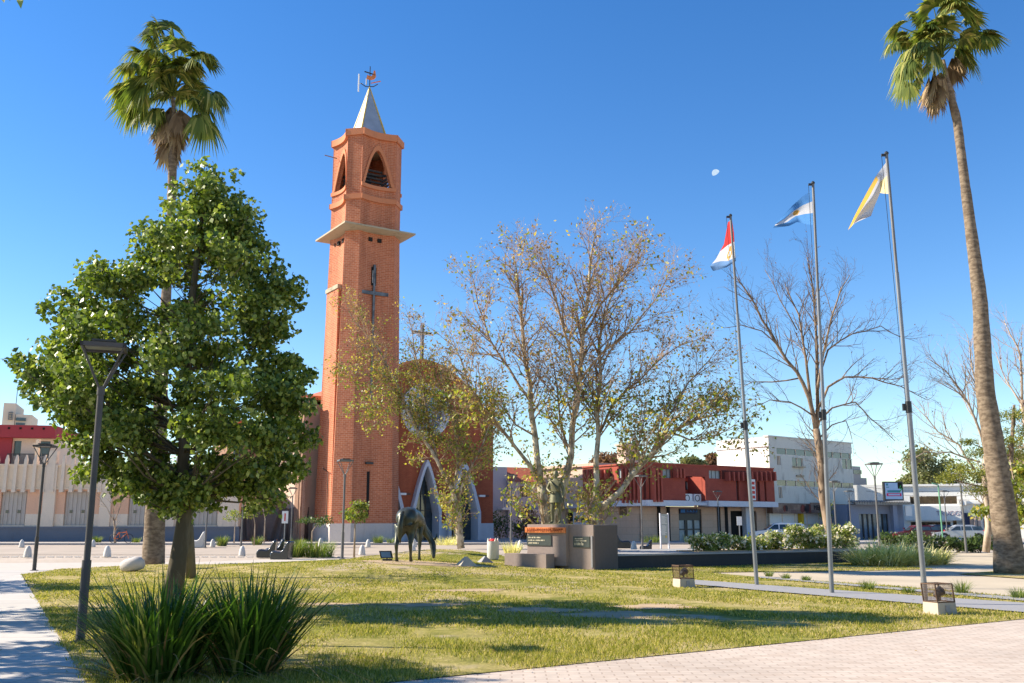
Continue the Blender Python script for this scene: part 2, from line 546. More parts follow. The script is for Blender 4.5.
M['leaf_rose'] = leafmat('rose_leaves', [(0, (.09, .13, .025)), (.5, (.19, .24, .05)), (1, (.36, .38, .10))], .35, .5)
M['petal'] = leafmat('pale_rose_petals', [(0, (.75, .6, .5)), (.5, (.85, .75, .65)), (1, (.9, .85, .8))], .3, .7, .1)
M['leaf_con'] = leafmat('conifer_needles', [(0, (.10, .13, .015)), (.5, (.21, .22, .03)), (1, (.36, .34, .06))], .3, .6)
M['leaf_far'] = leafmat('distant_tree_leaves', [(0, (.10, .11, .05)), (.5, (.18, .19, .08)), (1, (.28, .27, .12))], .3, .7)
M['blade'] = leafmat('strappy_blades', [(0, (.022, .055, .008)), (.5, (.045, .105, .014)), (.85, (.09, .17, .025)), (1, (.26, .26, .08))], .3, .35, .5)
M['blade_pale'] = leafmat('variegated_blades', [(0, (.26, .28, .07)), (.3, (.68, .60, .26)), (1, (.88, .80, .50))], .3, .5)
M['blade_mid'] = leafmat('tuft_blades', [(0, (.06, .10, .02)), (.5, (.12, .18, .03)), (1, (.28, .28, .08))], .35, .5)
M['turf'] = leafmat('short_grass_blades', [(0, (.11, .14, .015)), (.35, (.22, .225, .03)), (.65, (.38, .33, .08)), (1, (.56, .44, .19))], .35, .7, .1)
M['bark_green'] = barkmat('smooth_grey_bark', (.085, .07, .045, 1), (.15, .125, .085, 1), 4, .3)
M['bark_palm'] = barkmat('palm_bark', (.13, .095, .065, 1), (.25, .19, .13, 1), 5, 2.2, .8)
M['bark_plane'] = barkmat('mottled_plane_bark', (.22, .17, .11, 1), (.50, .43, .31, 1), 4, .6, .3, (.42, .56))
M['bark_bare'] = barkmat('tan_bark', (.15, .105, .07, 1), (.31, .225, .15, 1), 4, .4)
M['bark_pale'] = barkmat('pale_bark', (.3, .22, .15, 1), (.5, .4, .3, 1), 4, .4)
M['twig'] = plain('twig_bark', (.31, .21, .14), .9, .25, 2)
M['twig_dark'] = plain('dark_twig_bark', (.10, .068, .055), .9, .25, 2)

# lawn material: patches of green, straw and bare soil
def lawnmat():
    m, nt, bs = newmat('lawn')
    v = coords(nt)
    f1 = noise(nt, v, .22, 5, .62)
    f2 = noise(nt, v, 1.7, 6, .7)
    f3 = noise(nt, v, 26, 4, .7)
    c1 = ramp(nt, f2, [(.3, (.12, .14, .02)), (.5, (.21, .205, .035)), (.7, (.36, .30, .09))])
    c2 = ramp(nt, f2, [(.3, (.24, .21, .05)), (.5, (.42, .33, .13)), (.7, (.54, .42, .22))])
    k = ramp(nt, f1, [(.40, (0, 0, 0)), (.56, (1, 1, 1))])
    c = mixc(nt, k, c1, c2)
    g = ramp(nt, f3, [(.25, (.6, .6, .6)), (.75, (1.3, 1.3, 1.3))])
    c = mixc(nt, 1.0, c, g, 'MULTIPLY')
    f4 = noise(nt, v, .34, 3, .5)
    f5 = noise(nt, v, 2.2, 4, .6)
    s1 = ramp(nt, f4, [(.58, (0, 0, 0)), (.63, (1, 1, 1))])
    s2 = ramp(nt, f5, [(.35, (0, 0, 0)), (.55, (1, 1, 1))])
    k2 = mixc(nt, 1.0, s1, s2, 'MULTIPLY')
    c = mixc(nt, k2, c, (.42, .33, .22, 1))
    nt.links.new(c, bs.inputs['Base Color'])
    bs.inputs['Roughness'].default_value = .95
    bs.inputs['Specular IOR Level'].default_value = .1
    bump(nt, bs, f3, .6, .04)
    return m
M['lawn'] = lawnmat()
M['herring'] = brickmat('pinkish_brick_paving', (.58, .48, .39, 1), (.42, .31, .23, 1), (.42, .33, .26, 1), .24, .12, .010, var=.22, bias=-.6, vscale=.35, bstr=.3)
M['slabs'] = brickmat('concrete_path_slabs', (.56, .51, .46, 1), (.51, .47, .42, 1), (.28, .26, .24, 1), 3.0, .62, .012, var=.12, off=0, vscale=.6)

# ================================================================ SETTING
def sheet(name, poly, z, mat, hf=None, step=None, kind='structure'):
    pts = [Vector((p[0], p[1])) for p in poly]
    n = len(pts)
    edges = [(i, (i + 1) % n) for i in range(n)]
    if step:
        # subdivide the outline and scatter interior points
        q = []
        for i in range(n):
            a, b = pts[i], pts[(i + 1) % n]
            k = max(1, int((b - a).length / step))
            q += [a.lerp(b, j / k) for j in range(k)]
        pts = q; n = len(pts)
        edges = [(i, (i + 1) % n) for i in range(n)]
        xs = [p.x for p in pts]; ys = [p.y for p in pts]
        x = min(xs)
        while x < max(xs):
            y = min(ys)
            while y < max(ys):
                pts.append(Vector((x + .013, y + .017)))
                y += step
            x += step
    v, e, f, _, _, _ = delaunay_2d_cdt(pts, edges, [], 1, 1e-5)
    mb = MB()
    fs = []
    for t in f:
        a, b, c = [v[i] for i in t[:3]]
        cr = (b.x - a.x) * (c.y - a.y) - (b.y - a.y) * (c.x - a.x)
        fs.append(tuple(t) if cr > 0 else tuple(reversed(t)))
    mb.add([(p.x, p.y, z + (hf(p.x, p.y) if hf else 0)) for p in v], fs)
    o = mb.build(name, mat, uv=True, smooth=bool(hf))
    return tag(o, kind=kind)
sheet('ground', [(-1500, -300), (1500, -300), (1500, 2500), (-1500, 2500)], -0.03, M['paver'])
LAWN = [(-15.0, 29.6), (-3.35, 8.2), (-1.13, 9.96), (8.47, 16.14), (14.5, 20.1), (30, 24), (30, 27.5)]
LAWN += [tuple(G(x, y)[:2]) for x, y in ((1024, 598), (860, 584), (756, 577.5), (705, 573), (860, 571.5), (935, 569.6), (903, 566.7), (870, 563))]
LAWN += [(12, 39.5), (3.2, 33.6), (2.0, 36), (0.2, 38)]
LAWN += [tuple(G(x, y)[:2]) for x, y in ((498, 559.5),)]
LAWN += [(-1.2, 43), (-1.6, 45.2), (-4.0, 46.0), (-5.6, 43.5)]
LAWN += [tuple(G(x, y)[:2]) for x, y in ((400, 557.5), (376, 557), (350, 561), (320, 564), (270, 566.5), (210, 569), (60, 570.5))]
sheet('lawn', LAWN, 0.02, M['lawn'], HG, 0.5)
BR = [(-3.35, 8.2), (-1.13, 9.96), (8.47, 16.14), (14.5, 20.1), (40, 36.5), (40, -8), (-3.35, -8)]
sheet('brick_pavement', BR, 0.012, M['herring'])
sheet('left_path', [(-14.97, 29.5), (-3.33, 8.22), (-3.33, 3), (-14, 3), (-26, 27), (-24, 31.5), (-13, 32.5), (-12.0, 31.9), (-13.6, 31.3)], 0.014, M['slabs'])
sheet('plaza_path', [tuple(G(x, y)[:2]) for x, y in ((-200, 571), (60, 570.4), (210, 568.9), (270, 566.4), (320, 563.9), (350, 560.9), (340, 559), (300, 558.5), (200, 562), (-200, 564.5))], 0.008, M['concrete'])
ST = [tuple(G(x, y)[:2]) for x, y in ((694, 587), (1024, 614.6), (1500, 655), (1500, 640), (1024, 605), (695, 582.3))]
sheet('grey_path', ST, 0.045, M['conc_grey'], HG, 0.6)
ST2 = [tuple(G(x, y)[:2]) for x, y in ((760, 579.3), (1024, 602.6), (1500, 645), (1500, 638), (1024, 599.6), (760, 577.8))]
sheet('narrow_grey_path', ST2, 0.041, M['conc_grey'], HG, 0.6)
sheet('gravel_court', [tuple(G(x, y)[:2]) for x, y in ((705, 573), (756, 577.5), (860, 584), (1024, 598), (1500, 630), (1700, 560), (1100, 549), (960, 554), (903, 566.7), (935, 569.6), (860, 571.5))], 0.006, M['gravel'])
sheet('palm_grass_strip', [tuple(G(x, y)[:2]) for x, y in ((958, 574.8), (1000, 571.5), (1200, 566), (1300, 590), (1040, 580.5))], 0.03, M['lawn'])
sheet('street', [(-120, 47.5), (-8, 47.5), (4, 47.5), (60, 50), (140, 60), (140, 72), (40, 69), (-8, 66), (-120, 66)], -0.012, M['street'])
sheet('far_pavement', [(-120, 68), (-8, 68), (40, 71), (140, 74), (140, 130), (-120, 130)], 0.0, M['sidewalk'])
k = MB()
k.add([], [])
k.hexa([(-120, 67.8), (-8, 67.8), (-8, 68.0), (-120, 68.0)], -.02, .10)
k.hexa([(-8, 67.8), (40, 70.8), (40, 71.0), (-8, 68.0)], -.02, .10)
tag(k.build('kerb', M['conc_grey']), kind='structure')
k = MB()
for i in range(160):                       # dotted white tile line by the near side of the street
    x = -40 + i * .42
    if x > -8: break
    k.box(x, x + .26, 44.6, 44.8, -.025, .004)
tag(k.build('painted_marking', M['white_conc']), kind='structure')
# dirt pad at the horse
padc = GL(408, 562)
pts = [(padc.x + 1.9 * (1 + .25 * math.sin(3 * t)) * math.cos(t) + .6, padc.y + 1.0 * (1 + .2 * math.cos(2 * t)) * math.sin(t)) for t in [2 * PI * i / 24 for i in range(24)]]
sheet('bare_soil', pts, 0.03, M['soil'], HG, 0.4)

SOIL = [(432, 604.5, .75, .45), (330, 604, .7, .35), (540, 609.5, .9, .4), (618, 614, 1.0, .5), (655, 606, .8, .45), (470, 590, .9, .4), (250, 622, .6, .4)]
for i_, (sx_, sy_, ra, rb) in enumerate(SOIL):
    c_ = GL(sx_, sy_)
    pts = [(c_.x + ra * (1 + .3 * math.sin(3 * t + i_) + .15 * math.sin(7 * t + 2 * i_)) * math.cos(t), c_.y + rb * (1 + .3 * math.cos(2 * t + i_) + .15 * math.sin(5 * t)) * math.sin(t)) for t in [2 * PI * k_ / 40 for k_ in range(40)]]
    sheet('bare_soil', pts, 0.026, M['soil'], HG, 0.4)

# ================================================================ CHURCH
PH = R(33)
C0 = (-13.7, 76.0)
TF = Fac(C0, PH)                  # tower right (street) face
S = 5.15; K = 0.95
def tp(a, b):                     # tower local: a along street face, b into the depth
    p = Vector(C0) + TF.u * a - TF.n * b
    return (p.x, p.y)
def tower_ring(off=0.0, dip=0.38, n=8, k=K):
    """outline of a square with chamfered corners and concave sides, grown by off"""
    pts = []
    def side(p, q):
        p = Vector(p); q = Vector(q)
        d = (q - p); nrm = Vector((-d.y, d.x)).normalized()
        for i in range(n + 1):
            t = i / n
            pts.append(p.lerp(q, t) + nrm * dip * 4 * t * (1 - t))
    o = off
    side((k - o * .4, -o), (S - k + o * .4, -o))
    side((S + o, k - o * .4), (S + o, S - k + o * .4))
    side((S - k + o * .4, S + o), (k - o * .4, S + o))
    side((-o, S - k + o * .4), (-o, k - o * .4))
    return [tp(p.x, p.y) for p in pts]
church = empty('church_bell_tower', (C0[0], C0[1], 0), 'tall orange brick bell tower with pointed belfry openings and a small zinc spire', 'tower')
mb = MB()
mb.hexa(tower_ring(0.50), 0, 1.45)
mb.build('stone_base', M['stone'], church)
Z_SL = 25.9; Z_BEL = 28.3; Z_TOP = 35.0
mb = MB()
mb.hexa(tower_ring(.42), 1.45, Z_SL, 0, tower_ring())
mb.hexa(tower_ring(), Z_SL + .28, 28.9)
mb.build('brick_shaft', M['brick'], church)
# ledge slab: a flat square concrete slab with thin edges
mb = MB()
o = 0.72
q = [tp(-o, -o), tp(S + o, -o), tp(S + o, S + o), tp(-o, S + o)]
q2 = [tp(-o + .9, -o + .9), tp(S + o - .9, -o + .9), tp(S + o - .9, S + o - .9), tp(-o + .9, S + o - .9)]
mb.hexa(q2, Z_SL, Z_SL + .18, 0, q)
mb.hexa(q, Z_SL + .18, Z_SL + .32)
mb.build('concrete_ledge', M['slab'], church)
# small dark putlog holes under the ledge
mb = MB()
for u in (1.1, 1.9, 2.75, 3.7):
    mb.obox(TF, u, u + .33, Z_SL - .75, Z_SL - .42, -.42, -.19)
TL = Fac(tp(0, S), PH - PI / 2)   # left face, u runs from the back corner to the near corner
for u in (1.3, 2.1, 3.1, 3.8):
    mb.obox(TL, u, u + .33, Z_SL - .75, Z_SL - .42, -.42, -.19)
build_each(mb, 'vent_hole', M['dark'], church)
# belfry: concave walls with pointed openings cut through, built as strips
def pointed(u, c, hw, z0, zt):
    """height of a pointed opening's top at u"""
    x = abs(u - c) / hw
    if x >= 1: return z0
    return z0 + (zt - z0) * (1 - x ** 1.75)
def belfry(Fc, dip, mbw, mbr, mbd):
    n = 26
    c = S / 2; hw = 1.27; zb = 30.2; zt = 33.5
    W = []
    def wof(u):
        t = (u - K) / (S - 2 * K)
        return -dip * 4 * t * (1 - t)
    us = [K + (S - 2 * K) * i / n for i in range(n + 1)]
    for a, b in zip(us[:-1], us[1:]):
        def col(za0, za1, zb0, zb1, th=.34, m=mbw, pr=0):
            # a strip whose bottom/top can slope
            p = [Fc.pt(a, 0, wof(a) + pr), Fc.pt(b, 0, wof(b) + pr), Fc.pt(b, 0, wof(b) - th), Fc.pt(a, 0, wof(a) - th)]
            vs = [(p[0].x, p[0].y, za0), (p[1].x, p[1].y, zb0), (p[2].x, p[2].y, zb0), (p[3].x, p[3].y, za0),
                  (p[0].x, p[0].y, za1), (p[1].x, p[1].y, zb1), (p[2].x, p[2].y, zb1), (p[3].x, p[3].y, za1)]
            m.add(vs, [(3, 2, 1, 0), (4, 5, 6, 7), (0, 1, 5, 4), (1, 2, 6, 5), (2, 3, 7, 6), (3, 0, 4, 7)])
        ta, tb_ = pointed(a, c, hw, zb, zt), pointed(b, c, hw, zb, zt)
        if ta > zb or tb_ > zb:
            col(28.9, zb, 28.9, zb)
            col(ta, 34.5, tb_, 34.5)
        else:
            col(28.9, 34.5, 28.9, 34.5)
        # raised surround
        oa, ob = pointed(a, c, hw + .3, zb - .25, zt + .45), pointed(b, c, hw + .3, zb - .25, zt + .45)
        if oa > zb - .25 or ob > zb - .25:
            col(max(ta, zb), max(oa, ta, zb - .1), max(tb_, zb), max(ob, tb_, zb - .1), .1, mbr, .09)
            col(zb - .32, zb, zb - .32, zb, .12, mbr, .12)
        # curved string course and cornice
        col(28.7, 29.15, 28.7, 29.15, .3, mbr, .22)
        col(34.5, 35.1, 34.5, 35.1, .3, mbr, .25)
    # slatted screen inside
    for i in range(5):
        z = zb + .1 + i * .34
        mbd.obox(Fc, c - hw, c + hw * .55, z, z + .16, -.95, -.80)
mw, mr, md = MB(), MB(), MB()
FACES = [Fac(tp(0, 0), PH), Fac(tp(S, 0), PH + PI / 2), Fac(tp(S, S), PH + PI), Fac(tp(0, S), PH - PI / 2)]
for Fc in FACES[:4]:
    belfry(Fc, .38, mw, mr, md)
# chamfered corner piers
for Fc in FACES:
    a = Fc.pt(K, 0, 0); b_ = Fc.pt(0, 0, -K)
    for (pr, z0, z1, m) in ((0, 28.9, 34.5, mw), (.22, 28.7, 29.15, mr), (.25, 34.5, 35.1, mr)):
        c = Fc.pt(K, 0, -K)
        aa = Fc.pt(K + .05, 0, pr); bb = Fc.pt(-pr, 0, -K - .05)
        m.hexa([tuple(bb[:2]), tuple(aa[:2]), tuple(Fc.pt(K + .05, 0, -.3)[:2]), tuple(Fc.pt(.3, 0, -K - .05)[:2])], z0, z1)
mw.build('belfry_wall', M['brick'], church)
build_loose(mr, 'brick_cornice', M['cornice'], church)
md.build('belfry_louvre', M['louvre'], church)
mb = MB()
mb.hexa(tower_ring(-.2), 34.4, 34.8)
mb.hexa(tower_ring(-.45), 28.8, 29.2)
build_each(mb, 'belfry_floor', M['slab'], church)
mb = MB()                                    # bell
bc = tp(S / 2, S / 2)
mb.lathe((bc[0], bc[1], 30.6), [(.02, 1.15), (.25, 1.1), (.36, .85), (.42, .4), (.62, .05), (.66, 0)], 16)
mb.box(bc[0] - 1.9, bc[0] + 1.9, bc[1] - .08, bc[1] + .08, 31.75, 31.95)
mb.build('bell', M['dark_metal'], church)
# spire
apex = at(370, 92, bc[1]); 
spc = Vector((bc[0], bc[1]))
mb = MB(); my = MB()
h = 1.35
base = [Vector(tp(S / 2 - h, S / 2 - h)), Vector(tp(S / 2 + h, S / 2 - h)), Vector(tp(S / 2 + h, S / 2 + h)), Vector(tp(S / 2 - h, S / 2 + h))]
ZA = 40.4
vs = [(p.x, p.y, 34.8) for p in base] + [(spc.x, spc.y, ZA)]
mb.add(vs, [(3, 2, 1, 0), (0, 1, 4), (1, 2, 4), (2, 3, 4), (3, 0, 4)])
for i in range(4):
    my.tube([vs[i], vs[4]], [.11, .05], 5)
sp = mb.build('spire', M['metal_roof'], church)
my.build('ridge_trim', M['yellowtrim'], sp)
# weather vane: shaft, compass arms, rooster
mb = MB()
mb.tube([(spc.x, spc.y, ZA - .1), (spc.x, spc.y, ZA + 2.0)], .045, 6)
mb.tube([(spc.x - .75, spc.y - .3, ZA + .2), (spc.x - .35, spc.y, ZA + .02), (spc.x + .35, spc.y, ZA + .02), (spc.x + .7, spc.y + .2, ZA + .35)], .045, 5)
mb.tube([(spc.x - .5, spc.y, ZA + 1.5), (spc.x + .5, spc.y, ZA + 1.15)], .06, 5)
mb.tube([(spc.x - .3, spc.y, ZA + .2), (spc.x - .3, spc.y, ZA + .8)], .05, 5)
vane = mb.build('weather_vane', M['dark_metal'], church)
mb = MB()
prof = [(-.32, .55), (-.22, .95), (-.05, .8), (.15, .78), (.28, .95), (.34, 1.3), (.45, 1.36), (.5, 1.2), (.56, .75), (.4, .5), (.1, .42), (-.1, .45)]
n = len(prof)
vs = [(spc.x + x, spc.y - .04, ZA + .25 + z) for x, z in prof] + [(spc.x + x, spc.y + .04, ZA + .25 + z) for x, z in prof]
mb.add(vs, [tuple(range(n)), tuple(range(2 * n - 1, n - 1, -1))] + [(i, i + n, (i + 1) % n + n, (i + 1) % n) for i in range(n)])
mb.tube([(spc.x + .1, spc.y, ZA + .35), (spc.x + 1.0, spc.y, ZA + .55)], .05, 5)
mb.build('rooster', M['copper'], vane)
mb = MB()
mb.tube([(spc.x - .95, spc.y - .3, ZA - .6), (spc.x - .95, spc.y - .3, ZA + 1.1)], .07, 6)
mb.tube([(spc.x - .95, spc.y - .3, ZA + .2), (spc.x - .6, spc.y - .2, ZA + .2)], .04, 5)
mb.build('antenna', M['plastic_w'], church)
# tall inlaid cross on the street face (dark strip with glass lamp)
mb = MB()
def face_w(u):
    t = (u - K) / (S - 2 * K); return -.38 * 4 * t * (1 - t)
cu = S / 2 - .1
mb.obox(TF, cu - .09, cu + .09, 11.5, 23.1, -.42, -.1)
mb.obox(TF, cu - 1.45, cu - .091, 20.45, 20.75, -.42, -.08)
mb.obox(TF, cu + .091, cu + 1.45, 20.45, 20.75, -.42, -.08)
mb.build('inlaid_cross', plain('dark_steel_inlay', (.13, .12, .115), .35, .6, 1.2, .6), church)
mb = MB()
mb.obox(TF, cu - .22, cu + .22, 21.3, 22.9, -.42, -.24)
mb.build('niche_window', M['dark'], church)
mb = MB(); mb.obox(TF, cu - .13, cu + .13, 21.5, 22.6, -.42, -.21); mb.build('niche_lamp', M['plastic_w'], church)
mb = MB(); mb.obox(TF, 2.25, 2.47, 1.9, 5.6, -.3, .06); mb.build('slit_window', M['dark'], church)
mb = MB(); mb.obox(TF, 2.05, 2.7, 6.2, 6.35, -.3, .25); mb.build('wall_lamp', M['dark_metal'], church)
# buttress strip on the left side, ending in a small cap
mb = MB(); mb.obox(TL, 1.0, 3.6, 1.45, 21.0, -.4, .16); mb.build('buttress', M['brick'], church)
mb = MB(); mb.obox(TL, .95, 3.65, 21.0, 21.35, -.4, .26); mb.build('buttress_cap', M['slab'], church)
mb = MB(); mb.tube([TL.pt(3.0, 1.6, .24), TL.pt(3.0, 5.6, .24), TL.pt(3.0, 5.9, .7)], .05, 5); mb.build('wall_pipe', M['dark_metal'], church)
mb = MB(); mb.tube([TL.pt(1.6, 33.3, -.1), TL.pt(1.4, 33.45, 1.0)], .045, 5); mb.build('pole_bracket', M['wood'], church)

# nave with the curved front
CF = Fac((TF.xy(S, -1.4)[0], TF.xy(S, -1.4)[1]), PH)
nave = empty('church_nave', (CF.P.x, CF.P.y, 0), 'dark brick church front with curved gable, pale pointed door arches and round window', 'church')
uR, _ = CF.hit(493, 500)
uC, zA = CF.hit(424, 362)
hw = uR - uC
uL = uC - hw
zE = CF.hit(493, 424)[1]
rc_u, rc_z = CF.hit(425, 411)
rr = abs(CF.hit(449, 411)[0] - rc_u)
def topz(u):
    x = abs(u - uC) / hw
    return zE + (zA - zE) * (1 - x ** 1.9)
arch_defs = []
for xl, xr, yt in ((409.5, 439, 460), (446, 478, 462)):
    a, _ = CF.hit(xl, 500); b, _ = CF.hit(xr, 500)
    arch_defs.append(((a + b) / 2, (b - a) / 2, CF.hit((xl + xr) / 2, yt)[1]))
arch_defs.append((2 * arch_defs[0][0] - arch_defs[1][0], arch_defs[1][1], arch_defs[1][2]))
def archz(u, c, w, zt, z0=0.0):
    x = abs(u - c) / w
    return z0 if x > 1 else z0 + (zt - z0) * (.36 + .64 * (1 - x ** 1.35))
mb = MB(); mbs = MB(); my = MB()
N = 150
us = [uL + 2 * hw * i / N for i in range(N + 1)]
def strip(m, Fc, a, b, za0, zb0, za1, zb1, w0, w1, mi=0):
    p = [Fc.pt(a, 0, w1), Fc.pt(b, 0, w1), Fc.pt(b, 0, w0), Fc.pt(a, 0, w0)]
    vs = [(p[0].x, p[0].y, za0), (p[1].x, p[1].y, zb0), (p[2].x, p[2].y, zb0), (p[3].x, p[3].y, za0),
          (p[0].x, p[0].y, za1), (p[1].x, p[1].y, zb1), (p[2].x, p[2].y, zb1), (p[3].x, p[3].y, za1)]
    m.add(vs, [(3, 2, 1, 0), (4, 5, 6, 7), (0, 1, 5, 4), (1, 2, 6, 5), (2, 3, 7, 6), (3, 0, 4, 7)], mi)
for a, b in zip(us[:-1], us[1:]):
    za = max([archz(a, *d) for d in arch_defs]); zb = max([archz(b, *d) for d in arch_defs])
    ra = math.sqrt(max(0, (rr * .8) ** 2 - (a - rc_u) ** 2)); rb = math.sqrt(max(0, (rr * .8) ** 2 - (b - rc_u) ** 2))
    lo_a, lo_b = max(za, 1.45), max(zb, 1.45)
    if ra > 0 or rb > 0:
        strip(mb, CF, a, b, lo_a, lo_b, rc_z - ra, rc_z - rb, -.9, 0)
        strip(mb, CF, a, b, rc_z + ra, rc_z + rb, topz(a), topz(b), -.9, 0)
    else:
        strip(mb, CF, a, b, lo_a, lo_b, topz(a), topz(b), -.9, 0)
    if za < 1.45 or zb < 1.45:
        strip(mbs, CF, a, b, 0, 0, 1.45, 1.45, -.9, .12)
    strip(my, CF, a, b, topz(a), topz(b), topz(a) + .22, topz(b) + .22, -1.0, .12)
mb.build('brick_front', M['brickf'], nave)
build_loose(mbs, 'stone_base', M['arch'], nave)
my.build('coping', M['cornice'], nave)
# arch frames: deep pale ribs standing out from the wall
for c, w, zt in arch_defs:
    mb = MB(); md = MB()
    n = 44
    def prof(k, w_, zt_):
        if k == 0: return c - w_, 0.0
        if k == n: return c + w_, 0.0
        x = -1 + 2 * (k - 1) / (n - 2)
        return c + w_ * x, archz(c + w_ * x * .99999, c, w_, zt_)
    for k in range(n):
        (a0, z0), (a1, z1) = prof(k, w, zt), prof(k + 1, w, zt)
        (b0, y0), (b1, y1) = prof(k, w * .82, zt - .55), prof(k + 1, w * .82, zt - .55)
        vs = []
        for wd in (.55, -.85):
            vs += [CF.pt(a0, z0, wd), CF.pt(a1, z1, wd), CF.pt(b1, y1, wd), CF.pt(b0, y0, wd)]
        mb.add(vs, [(0, 1, 2, 3), (7, 6, 5, 4), (0, 4, 5, 1), (3, 2, 6, 7)])
    fr = mb.build('door_arch', M['arch'], nave)
    for k in range(n):
        (b0, y0), (b1, y1) = prof(k, w * .82, zt - .55), prof(k + 1, w * .82, zt - .55)
        if abs(b1 - b0) < 1e-4: continue
        strip(md, CF, b0, b1, 0, 0, y0, y1, -.8, -.72)
    md.build('glazed_door', M['glass'], fr)
    m2 = MB()
    for du in (-.33, 0, .33):
        zz = archz(c + du * w, c, w * .82, zt - .55)
        m2.obox(CF, c + du * w - .04, c + du * w + .04, 0, zz - .1, -.72, -.64)
    for z in (1.1, 2.5, 3.9):
        m2.obox(CF, c - w * .68, c + w * .68, z, z + .07, -.72, -.65)
    m2.build('mullion', M['dark_metal'], fr)
# rose window
mb = MB()
n = 48
for k in range(n):
    t0, t1 = 2 * PI * k / n, 2 * PI * (k + 1) / n
    vs = []
    for wd in (.22, -.7):
        for r_, t in ((rr, t0), (rr, t1), (rr * .78, t1), (rr * .78, t0)):
            vs.append(CF.pt(rc_u + r_ * math.cos(t), rc_z + r_ * math.sin(t), wd))
    mb.add(vs, [(0, 1, 2, 3), (7, 6, 5, 4), (4, 5, 1, 0), (3, 2, 6, 7)])
rose = mb.build('rose_window', M['arch'], nave)
mb = MB()
vs = [CF.pt(rc_u + rr * .79 * math.cos(2 * PI * k / n), rc_z + rr * .79 * math.sin(2 * PI * k / n), -.5) for k in range(n)]
mb.add(vs, [tuple(range(n))])
mb.build('stained_glass', M['glassb'], rose)
mb = MB()
for k in range(6):
    t = PI * k / 6
    mb.tube([CF.pt(rc_u + rr * .79 * math.cos(t), rc_z + rr * .79 * math.sin(t), -.4), CF.pt(rc_u - rr * .79 * math.cos(t), rc_z - rr * .79 * math.sin(t), -.4)], .06, 4)
mb.build('tracery', M['arch'], rose)
# facade wall lamps
for px, py in ((403, 494), (482, 496)):
    u, z = CF.hit(px, py)
    mb = MB(); mb.obox(CF, u - .4, u + .2, z - .09, z + .09, 0, .25); l_ = mb.build('wall_lamp', M['plastic_w'], nave)
    mb = MB(); mb.obox(CF, u + .2, u + .6, z - .05, z + .05, 0, .2); mb.build('bracket', M['dark_metal'], l_)
# barrel body behind the facade
mb = MB(); mr = MB()
D = 24
n = 24
for i in range(n):
    a, b = uL + .3 + (2 * hw - .6) * i / n, uL + .3 + (2 * hw - .6) * (i + 1) / n
    strip(mr, CF, a, b, topz(a) - .5, topz(b) - .5, topz(a) - .15, topz(b) - .15, -D, -.9)
mb.obox(CF, uL + .3, uL + .6, 0, zE, -D, -.9)
mb.obox(CF, uR - .6, uR - .3, 0, zE, -D, -.9)
mb.obox(CF, uL + .6, uR - .6, 0, zE + 1, -D, -D + .3)
mb.build('side_wall', M['cream'], nave)
mr.build('vaulted_roof', M['rooftile'], nave)
# cross on the gable
uX, zX0 = CF.hit(424, 366); zX1 = CF.hit(424, 322)[1]; zXm = CF.hit(424, 332)[1]
mb = MB()
mb.obox(CF, uX - .13, uX + .13, zA - .1, zX1, -.55, -.3)
ul = CF.hit(415, 332)[0]; ur = CF.hit(434, 332)[0]
mb.obox(CF, ul, uX - .13, zXm - .14, zXm + .14, -.54, -.31)
mb.obox(CF, uX + .13, ur, zXm - .14, zXm + .14, -.54, -.31)
cr = mb.build('gable_cross', M['white'], nave)
mb = MB(); mb.obox(CF, uX - .06, uX + .06, zA + .2, zX1 - .2, -.3, -.27); mb.obox(CF, ul + .1, ur - .1, zXm - .06, zXm + .06, -.3, -.272); mb.build('cross_inlay', M['dark_metal'], cr)

# cream side wing seen left of the tower
nl = Vector(CF.xy(uL + .3, -.9))
WL = Fac((CF.xy(uL - 2.5, -6)), PH - PI / 2)      # faces left; u negative goes away to the back
wing = empty('church_side_wing', (WL.P.x, WL.P.y, 0), 'cream plastered side wing of the church just left of the tower, with brown brick corners', 'church wing')
mb = MB()
zt = WL.hit(296, 400)[1]
uf = WL.hit(268, 480)[0]; un = 2.0
u_br = WL.hit(303, 480)[0]
wins = []
for px in (290,):
    a, b, z0, z1 = WL.rect(px - 3, 440, px + 2, 466)
    wins.append((a, b, z0, z1))
WL.wall(mb, uf, u_br, 0, zt, wins, .3)
mb.obox(WL, uf, un, 0, zt - .4, -7, -.31)
mb.build('plaster_wall', M['salmonp'], wing)
mb = MB(); mb.obox(WL, u_br, un, 0, zt - .5, -.3, .12); mb.build('brick_corner', M['brickbrown'], wing)
mb = MB(); mb.obox(WL, uf - .2, un + .1, zt, zt + .35, -7.2, .25); mb.build('cornice', M['cornice'], wing)
for w_ in wins:
    mb = MB(); mb.obox(WL, w_[0], w_[1], w_[2], w_[3], -.28, -.2); mb.build('window', M['glass'], wing)
for px in (283, 300):
    u = WL.hit(px, 480)[0]
    mb = MB(); mb.obox(WL, u, u + .25, 0, zt - 1.5, 0, .18); mb.build('pilaster', M['brickbrown'], wing)
